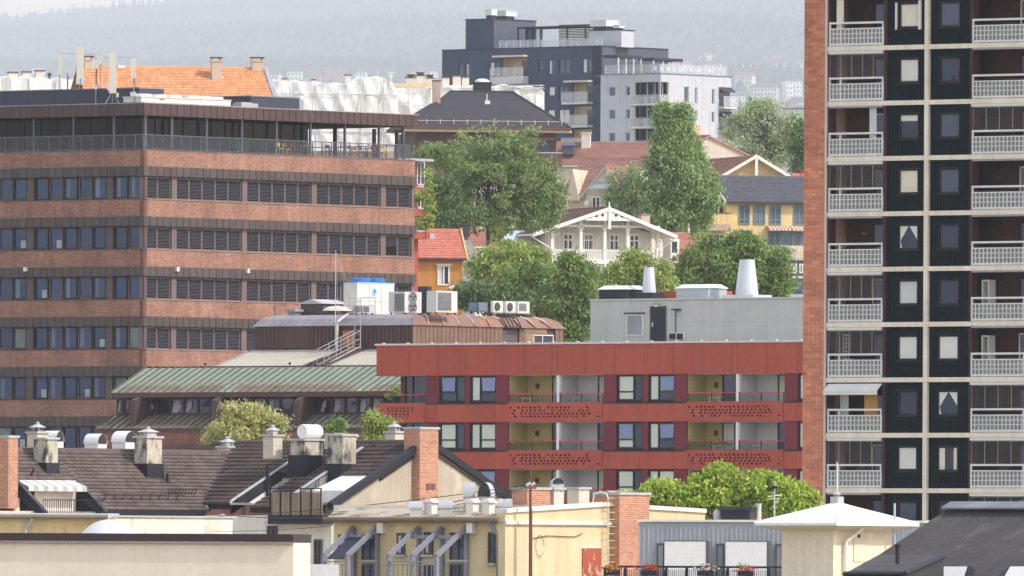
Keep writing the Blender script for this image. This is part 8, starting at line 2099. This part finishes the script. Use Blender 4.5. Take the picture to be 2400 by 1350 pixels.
def build_near():
    # turret with white pyramid roof
    f = Frame(1953, 430, YAW_B, 1280); t = thing('stair_turret', 'cream stair turret with a white metal pyramid roof and lightning rod', 'turret', f)
    wl = plaster('turret_cream', (222, 208, 186)); wr = M('turret_roof', (222, 222, 220), var=.04, rough=.4, streak=.05)
    X = lambda px, y=1290, ly=0.0: f.x(px, y, ly); Z = lambda y, px=1953, ly=0.0: f.z(px, y, ly)
    w_ = X(2090); fa = f.moved(0, 0, -90); wa = -fa.x(1832, 1290); zt = Z(1244); zo = Z(1227)
    put('wall', MB().box(0, w_, 0, wa, 0, zt).mesh('wall', wl), t, f)
    e = .62; cx, cy = w_ / 2, wa / 2; za = Z(1178, 1958, 0)
    # the roof stands over the middle, its tip in line with the corner
    base = [(-e, -e, zo), (w_ + e, -e, zo), (w_ + e, wa + e, zo), (-e, wa + e, zo)]
    put('cove', MB().prism([(0, 0, zt - .02), (w_, 0, zt - .02), (w_, wa, zt - .02), (0, wa, zt - .02)], [(a * .97 if a < 0 else a - .02, b * .97 if b < 0 else b - .02, zo - .08) for a, b, c in base]).mesh('cove', wl), t, f)
    put('roof_edge', MB().prism([(a, b, zo - .07) for a, b, c in base], [(a, b, zo) for a, b, c in base]).mesh('roof_edge', wr), t, f)
    put('roof', MB().prism([(a, b, zo + .004) for a, b, c in base], [(cx - .12, cy - .12, za), (cx + .12, cy - .12, za), (cx + .12, cy + .12, za), (cx - .12, cy + .12, za)]).mesh('roof', wr), t, f)
    for i in range(1, 7):
        u = i / 7; p = Vector((-e + (w_ + 2 * e) * u, -e, zo + .02)); k = min(1, 2 * min(u, 1 - u)); put('seam', MB().bar(p, (p.x, -e + (cy + e) * k * .96, zo + (za - zo) * k * .96 + .02), .018, 4).mesh('seam', wr), t, f)
        p = Vector((-e, -e + (wa + 2 * e) * u, zo + .02)); put('seam', MB().bar(p, (-e + (cx + e) * k * .96, p.y, zo + (za - zo) * k * .96 + .02), .018, 4).mesh('seam', wr), t, f)
    for a, b in ((-e, -e), (w_ + e, -e), (-e, wa + e)): put('hip_seam', MB().bar((a, b, zo + .02), (cx, cy, za), .03, 5).mesh('hip_seam', wr), t, f)
    put('finial', MB().box(cx - .15, cx + .15, cy - .15, cy + .15, za - .05, za + .2).lathe([(.05, .2), (.16, .28), (.05, .34), (.02, .4)], (cx, cy, za), 10).mesh('finial', ZINC), t, f); put('lightning_rod', MB().bar((cx, cy, za + .4), (cx, cy, za + 1.3), .018).mesh('lightning_rod', LIMEW), t, f)
    put('down_pipe', MB().path([(X(1999, 1230), -.45, zo - .05), (X(1998, 1240), -.4, zo - .15), (X(1976, 1262), -.12, zt - .35), (X(1976, 1262), -.12, 0)], .06, 8).mesh('down_pipe', LIMEW), t, f)
    d = put('hatch', MB().box(X(2000), X(2031), -.03, .0, Z(1316), Z(1245)).mesh('hatch', M('hatch_cream', (214, 200, 178))), t, f); put('hatch_hole', MB().lathe([(.06, 0), (.06, .02)], (X(2011), -.05, Z(1256)), 12, axis='y').mesh('hatch_hole', BLK), d, f)
    put('aerial_pole', MB().bar((X(2079), -.3, Z(1292)), (X(2079), -.3, Z(1178)), .035).bar((X(2053), -.3, Z(1250)), (X(2079), -.3, Z(1250)), .02).mesh('aerial_pole', ZINC), t, f)
    # black felt roof in the right corner
    g = Frame(2230, 392, YAW_A, 1300); r = thing('felt_roof_house', 'house with a large black felt roof, ridge vent and roof windows', 'house', g)
    felt = M('felt_black', (78, 74, 74), var=.15, fine=.2, rough=.95, bump=.5, bscale=25, stain=(96, 90, 86), stain_amt=.1, stain_scale=1.2)
    Xg = lambda px, y, ly=0.0: g.x(px, y, ly); Zg = lambda y, px=2300, ly=0.0: g.z(px, y, ly)
    ze = Zg(1400); yr = 4.2; zr = Zg(1192, 2300, yr); xl = Xg(2222, 1192, yr); xr = Xg(2700, 1192, yr); xle = Xg(1915, 1400, 0)
    put('roof', MB().poly([(xle, 0, ze), (xr, 0, ze), (xr, yr, zr), (xl, yr, zr)]).poly([(xle, 8, ze), (xle, 0, ze), (xl, yr, zr)]).poly([(xr, 8, ze), (xle, 8, ze), (xl, yr, zr), (xr, yr, zr)]).mesh('roof', felt), r, g)
    put('wall', MB().box(xle + .3, xr, .3, 8, 0, ze + .02).mesh('wall', plaster('felt_house_wall', (206, 194, 176))), r, g)
    n = 9; 
    for i in range(n):
        a, b = xl + (xr - xl) * i / n, xl + (xr - xl) * (i + 1) / n; put('ridge_panel', MB().slab([(a + .01, yr - .35, zr - .02), (b - .01, yr - .35, zr - .02), (b - .01, yr + .1, zr + .16), (a + .01, yr + .1, zr + .16)], (0, 0, .05)).mesh('ridge_panel', M('ridge_slate', (122, 124, 132), orand=.08)), r, g)
    at = lambda px, y: (lambda ly: (g.x(px, y, ly), ly, g.z(px, y, ly)))(max(.05, min(4.0, (lambda yy: yy)(roof_ly(g, px, y, ze, zr, yr)))))
    # dormer roof running out to the left
    d0 = [P(1978, 1345, 386), P(2120, 1345, 384), P(2212, 1303, 387), P(2060, 1300, 390)]
    inv = WM[r.name].inverted(); q = [inv @ v for v in d0]
    put('dormer_roof', MB().slab([tuple(v) for v in q], (0, 0, -.12)).mesh('dormer_roof', felt), r)
    put('dormer_edge', MB().bar(q[1], q[2], .09, 4).bar(q[0], q[1], .07, 4).mesh('dormer_edge', BLK), r)
    lo = [Vector((v.x, v.y, ze - .5)) for v in q]; put('dormer_body', MB().prism([tuple(v) for v in lo], [(v.x * 1, v.y, v.z - .14) for v in q]).mesh('dormer_body', M('dormer_side', (60, 58, 60))), r)
    p = inv @ P(2103, 1322, 385.5); put('vent_pipe', MB().bar(p, (p.x, p.y, p.z + .5), .06, 8).lathe([(.06, .46), (.085, .5), (.085, .56)], tuple(p), 10).mesh('vent_pipe', BLK), r)
    for a, b in ((2178, 2284), (2352, 2460)):
        s = [at(a, 1368), at(b - 10, 1368), at(b, 1336), at(a + 18, 1336)]
        k = put('roof_window', MB().slab(s, (-.06, -.08, .12)).mesh('roof_window', BLK), r, g); c = [Vector(v) for v in s]; m = sum(c, Vector()) / 4
        put('pane', MB().poly([tuple(m + (v - m) * .84 + Vector((-.065, -.088, .135))) for v in c]).mesh('pane', M_glass('skylight_pale', (190, 186, 180), ior=1.5)), k, g)
    # long cream wall along the bottom left, glass dome and gutter house behind it
    h = Frame(300, 420, -14, 1300); c = thing('cream_firewall_house', 'cream rendered blank wall with a dark metal coping along the bottom', 'house', h)
    x0, x1 = h.x(-160, 1300), h.x(688, 1300); zt = h.z(300, 1270)
    put('wall', MB().box(x0, x1, 0, 2.0, 0, zt).mesh('wall', M('firewall_cream', (232, 218, 196), var=.03, fine=.03, streak=.04, bump=.15, bscale=6)), c, h)
    cm = M('coping_brown', (62, 50, 54), var=.08, rough=.5, orand=.1)
    for a, b in ((-160, 158), (158, 382), (382, 600), (600, 689)): pbox('coping', c, h, cm, h.x(a, 1300) + .005, h.x(b, 1300) - .005, -.1, 2.1, zt, zt + .26)
    put('coping_lip', MB().box(x0, x1 + .03, -.13, -.1, zt - .035, zt + .02).mesh('coping_lip', M('lip_grey', (150, 140, 134))), c, h)
    dd = Frame(258, 445, 0, 1240); R_ = 73 * 445 / F_PX * 1.12
    o = thing('roof_dome', 'translucent white dome roof light behind the cream wall', 'roof light', dd, (0, 0, dd.z(258, 1217) - R_))
    put('dome', MB().lathe([(R_ * math.cos(a * math.pi / 24), R_ * math.sin(a * math.pi / 24)) for a in range(0, 12)] + [(.02, R_)], (0, 0, 0), 28).mesh('dome', M_clear('dome_acrylic', (226, 230, 234), .72, .12), smooth=True), o); put('kerb', MB().lathe([(R_ * 1.05, -1.2), (R_ * 1.05, 0)], (0, 0, 0), 28).mesh('kerb', LIMEW), o)
    put('roof_deck', MB().box(x0, x1, 2.0, 5.5, 0, dd.z(258, 1217) - R_ - .3).mesh('roof_deck', ZINC), c, h)
    l = Frame(100, 520, -6, 1230); y = thing('yellow_gutter_house', 'yellow plastered wall top with a grey gutter at the left edge', 'house', l)
    xx = l.x(243, 1230); put('wall', MB().box(l.x(-150, 1230), xx, 0, 4, 0, l.z(100, 1212)).mesh('wall', plaster('gutter_yellow', (214, 188, 142), stain=(190, 150, 96), stain_amt=.25)), y, l)
    put('roof', sheet(MB(), [(l.x(-150, 1230), -.2, l.z(100, 1211)), (xx + .2, -.2, l.z(100, 1211)), (xx + .2, 3, l.z(100, 1202)), (l.x(-150, 1230), 3, l.z(100, 1202))], .08).mesh('roof', ZINC), y, l)
    put('gutter', MB().bar((l.x(-150, 1230), -.25, l.z(100, 1210)), (xx + .2, -.25, l.z(100, 1210)), .09, 8).mesh('gutter', M('gutter_zinc', (136, 128, 118))), y, l); put('down_pipe', MB().path([(l.x(77, 1212), -.25, l.z(77, 1212)), (l.x(76, 1218), -.2, l.z(77, 1222)), (l.x(61, 1238), -.12, l.z(61, 1240)), (l.x(61, 1250), -.12, 5)], .06, 6).mesh('down_pipe', ZINC), y, l)
    # low white house between the tenement and the cream wall
    m = Frame(500, 560, YAW_B, 1230); v = thing('white_courtyard_wall', 'whitewashed courtyard building under the tenement eaves', 'building', m)
    put('wall', MB().box(m.x(240, 1230), m.x(545, 1230), 0, 3, 0, m.z(400, 1213)).mesh('wall', plaster('court_white', (222, 212, 196), stain=(196, 176, 150), stain_amt=.2)), v, m); put('top_board', MB().box(m.x(240, 1230), m.x(545, 1230) + .1, -.08, .1, m.z(400, 1213), m.z(400, 1209)).mesh('top_board', ZINC), v, m)
def roof_ly(g, px, y, ze, zr, yr):
    lo, hi = 0.0, yr
    for _ in range(40):
        m = (lo + hi) / 2
        if g.z(px, y, m) > ze + (zr - ze) * m / yr: lo = m
        else: hi = m
    return lo
build_near()

# ------------------------------------------------------------------ trees
BARK = M('bark', (84, 72, 60), var=.2, rough=.95)
def tree(name, label, D, blobs, base_py, n_clump, per, leaf, clump, mat, seed, droop=.3, depth=.8, limbs=14, group=None, trunk_px=None, cat='tree', z_flat=.65, stem=1.0, fill=.4):
    """crown of many small leaves in clumps through overlapping ellipsoids given in picture pixels; trunk and limbs reach into it"""
    rnd = random.Random(seed); s = D / F_PX
    cx = sum(b[0] * b[2] * b[3] for b in blobs) / sum(b[2] * b[3] for b in blobs)
    c0 = P(trunk_px or cx, base_py, D)
    t = thing(name, label, cat, None, (c0.x, D, c0.z), group)
    ell = []
    for px, py, rx, ry in blobs:
        c = P(px, py, D); ell.append((Vector((c.x - c0.x, rnd.uniform(-.3, .3) * rx * s, c.z - c0.z)), rx * s, max(rx, ry * .6) * s * depth, ry * s))
    lobes = []
    for c, a, b, h in ell:
        for _ in range(11):
            d = Vector((rnd.gauss(0, 1), rnd.gauss(0, 1), rnd.gauss(.25, 1))).normalized(); r = rnd.uniform(.55, .92)
            lobes.append((c + Vector((d.x * a * r, d.y * b * r, d.z * h * r)), min(a, h) * rnd.uniform(.22, .46), d))
    wts = [q[1] ** 2 for q in lobes]; tot = sum(wts)
    mb = MB(); tips = []
    for _ in range(n_clump):
        r = rnd.random() * tot; k = 0
        while r > wts[k] and k < len(wts) - 1: r -= wts[k]; k += 1
        c, a, d0 = lobes[k]
        if rnd.random() < fill:
            c, a3, b3, h3 = ell[rnd.randrange(len(ell))]; d0 = Vector((rnd.gauss(0, 1), rnd.gauss(0, 1), rnd.gauss(.1, 1))).normalized(); r_ = rnd.uniform(.35, .98)
            c = c + Vector((d0.x * a3 * r_, d0.y * b3 * r_, d0.z * h3 * r_)); a = .1
        d = (Vector((rnd.gauss(0, 1), rnd.gauss(0, 1), rnd.gauss(.1, 1))).normalized() + d0 * .5).normalized()
        rad = rnd.uniform(.3, 1.0) ** .5
        if rnd.random() < .1: rad *= rnd.uniform(1.0, 1.5)
        cc = c + d * (a * rad); tips.append(cc)
        m_ = clump * rnd.uniform(.55, 1.3); out = d
        for _ in range(int(per * rnd.uniform(.6, 1.3))):
            o = Vector((rnd.gauss(0, .5), rnd.gauss(0, .5), rnd.gauss(0, .5 * z_flat))) * m_
            p = cc + o
            n = (out * .7 + Vector((rnd.gauss(0, .6), rnd.gauss(0, .6), .55 + rnd.gauss(0, .5)))).normalized()
            u = n.cross(Vector((rnd.gauss(0, 1), rnd.gauss(0, 1), rnd.gauss(0, .4)))).normalized()
            v = n.cross(u); v.z -= droop; L = leaf * rnd.uniform(.6, 1.35); W_ = L * .42
            k4 = len(mb.v)
            for q in (u * -L, v * W_ + u * -.1 * L, u * L, v * -W_ + u * -.1 * L): mb.v.append(tuple(p + q))
            mb.f.append((k4, k4 + 1, k4 + 2, k4 + 3)); mb.mi.append(0)
    cr = put('crown', mb.mesh('crown', mat), t)
    wood = MB(); H = max(e[0].z for e in ell); tr = .028 * max(6.0, H) * stem
    gz = ground_z(c0.x, D) - c0.z
    mid = Vector((rnd.uniform(-.3, .3), 0, H * .45)); top = Vector((rnd.uniform(-.4, .4), 0, H * .95))
    wood.bar((0, 0, (min(gz, 0) - 1) if stem > .3 else 0), mid, tr, 8, 0, tr * .7); wood.bar(mid, top, tr * .7, 7, 0, tr * .2)
    for i in range(limbs):
        tip = tips[rnd.randrange(len(tips))]; u = rnd.uniform(.15, .85); st = mid.lerp(top, u) if rnd.random() < .6 else Vector((0, 0, 0)).lerp(mid, .5 + u * .5)
        k = st.lerp(tip, .5) + Vector((0, 0, .1 * H)) * rnd.uniform(0, .8)
        wood.bar(st, k, tr * .32, 5, 0, tr * .2); wood.bar(k, tip, tr * .2, 5, 0, tr * .05)
        for _ in range(3):
            t2 = tips[rnd.randrange(len(tips))]
            if (t2 - k).length < H * .4: wood.bar(k, t2, tr * .12, 4, 0, tr * .04)
    put('trunk', wood.mesh('trunk', BARK), t)
    return t
L_ASH = M_leaf('leaf_ash', (102, 127, 71), (155, 172, 103)); L_DARK = M_leaf('leaf_dark', (74, 101, 60), (123, 144, 86)); L_POP = M_leaf('leaf_poplar', (108, 138, 80), (172, 192, 122)); L_GREY = M_leaf('leaf_willow', (138, 156, 108), (189, 200, 143))
L_LIME = M_leaf('leaf_lime', (125, 146, 67), (178, 189, 95)); L_CHEST = M_leaf('leaf_chestnut', (127, 156, 58), (203, 218, 95)); L_PALE = M_leaf('leaf_variegated', (163, 162, 86), (216, 216, 156)); L_MID = M_leaf('leaf_mid', (97, 127, 60), (147, 168, 86))
tree('ash_tree', 'large spreading ash tree in front of the dark hipped roof', 1200, [(1110, 370, 105, 70), (1180, 350, 100, 55), (1060, 420, 80, 70), (1140, 450, 130, 75), (1250, 440, 75, 70), (1210, 390, 90, 60), (1290, 480, 40, 45), (1190, 500, 90, 45), (1260, 510, 50, 36), (1110, 510, 60, 36), (1050, 490, 55, 50), (1020, 360, 45, 20)], 600, 1350, 34, .15, .7, L_ASH, 1, limbs=60, trunk_px=1150, fill=.55)
tree('ash_tree', 'dark leafy tree at the foot of the large ash beside the red balcony house', 1190, [(1030, 470, 40, 60), (1060, 515, 60, 35), (1030, 520, 35, 30)], 620, 260, 34, .17, .8, L_DARK, 2, limbs=16)
tree('poplar_tree', 'tall dense poplar behind the white villa', 1270, [(1576, 300, 34, 44), (1580, 348, 62, 58), (1582, 405, 88, 64), (1576, 462, 108, 66), (1572, 515, 108, 46), (1557, 272, 18, 26), (1600, 276, 16, 30)], 620, 2300, 36, .17, .62, L_POP, 3, limbs=20, z_flat=.9, fill=.6)
tree('willow_bush', 'grey green bushy tree at the left side of the poplar', 1275, [(1465, 450, 48, 52), (1500, 480, 50, 50), (1440, 480, 30, 35)], 600, 330, 34, .16, .75, L_GREY, 4, limbs=14)
tree('birch_tree', 'loose grey green tree on the skyline right of the hilltop block', 1560, [(1780, 290, 85, 52), (1790, 260, 50, 28), (1740, 320, 55, 45), (1820, 340, 65, 55), (1845, 310, 35, 45), (1790, 370, 70, 35)], 440, 560, 26, .17, .85, L_GREY, 5, limbs=40)
tree('dark_tree', 'dark tree pressed against the brick tower edge', 1540, [(1885, 330, 26, 45), (1890, 380, 35, 40), (1930, 350, 40, 60)], 450, 260, 34, .2, .9, L_DARK, 6, limbs=10)
tree('spruce_tree', 'small pale young conifer behind the white villa wing', 1215, [(1166, 540, 22, 25), (1166, 515, 12, 20), (1166, 500, 5, 10)], 600, 130, 30, .13, .5, L_LIME, 7, limbs=6)
tree('lime_tree', 'round leafy tree left of the white villa balcony', 1160, [(1175, 605, 70, 42), (1225, 606, 50, 38), (1140, 640, 45, 35), (1260, 630, 35, 45), (1195, 650, 90, 45)], 760, 640, 34, .17, .75, L_LIME, 8, limbs=24)
tree('lime_tree', 'dark low tree beside the ochre cottage', 1110, [(1110, 690, 50, 30), (1150, 700, 55, 35), (1090, 700, 30, 25), (1200, 710, 50, 40)], 800, 420, 34, .17, .7, L_DARK, 9, limbs=14)
tree('maple_tree', 'green tree below the villa balcony, left of the centre', 1130, [(1260, 690, 70, 60), (1230, 660, 50, 40), (1290, 740, 60, 60), (1250, 770, 60, 40)], 840, 620, 34, .17, .75, L_MID, 10, limbs=20)
tree('maple_tree', 'green tree rising to the villa balcony, with a pointed top', 1125, [(1345, 655, 55, 42), (1330, 690, 70, 60), (1355, 740, 60, 60), (1330, 780, 50, 40), (1335, 612, 12, 16)], 850, 640, 34, .17, .75, L_MID, 11, limbs=20)
tree('maple_tree', 'pale green tree with a thin crown in front of the villa posts', 1135, [(1490, 608, 38, 18), (1460, 658, 60, 36), (1520, 650, 50, 35), (1420, 670, 55, 45), (1540, 690, 50, 40), (1440, 715, 50, 40)], 820, 560, 26, .17, .85, L_LIME, 12, limbs=26)
tree('maple_tree', 'broad leafy tree between the villa and the yellow house', 1150, [(1660, 620, 85, 55), (1730, 595, 70, 42), (1700, 650, 90, 50), (1780, 640, 65, 60), (1620, 660, 55, 40), (1820, 670, 45, 40), (1740, 570, 40, 22)], 820, 1100, 34, .17, .75, L_MID, 13, limbs=34)
tree('young_tree', 'cream variegated bushy tree before the green roof annex', 700, [(570, 1015, 78, 42), (560, 980, 50, 32), (600, 975, 35, 25), (620, 1030, 45, 35), (520, 1030, 40, 35), (640, 990, 22, 22)], 1130, 520, 40, .085, .38, L_PALE, 14, limbs=26)
tree('shrub', 'leafy shrub climbing at the left balcony of the red house', 760, [(885, 1020, 30, 32), (900, 1045, 45, 22), (905, 1000, 20, 22), (875, 985, 15, 22)], 1110, 170, 34, .09, .36, L_LIME, 15, limbs=12)
tree('shrub', 'small green shrub top in front of the lower annex roof', 740, [(788, 1000, 18, 18), (790, 1025, 22, 20)], 1100, 60, 34, .08, .3, L_MID, 16, limbs=6)
tree('chestnut_tree', 'wide bright green chestnut crown behind the zinc roof storey', 640, [(1690, 1135, 75, 40), (1600, 1165, 80, 32), (1760, 1160, 85, 48), (1830, 1165, 70, 48), (1680, 1180, 120, 35), (1500, 1180, 70, 22), (1690, 1110, 30, 18), (1860, 1180, 50, 40), (1560, 1155, 60, 28), (1470, 1178, 45, 20)], 1330, 2400, 28, .11, .32, L_CHEST, 17, droop=.7, limbs=30)
tree('climbing_plant', 'hanging climber on the corner of the red balcony house', 1075, [(1004, 430, 10, 40), (1008, 490, 11, 45), (975, 460, 18, 12), (985, 525, 25, 12)], 560, 130, 32, .11, .36, L_LIME, 18, limbs=4, cat='climber', stem=.2)
tree('balcony_shrub', 'potted greenery at the corner balcony of the red house', 832, [(925, 918, 12, 10), (910, 930, 8, 6)], 944, 22, 26, .07, .2, L_MID, 19, limbs=2, cat='shrub', stem=.08)
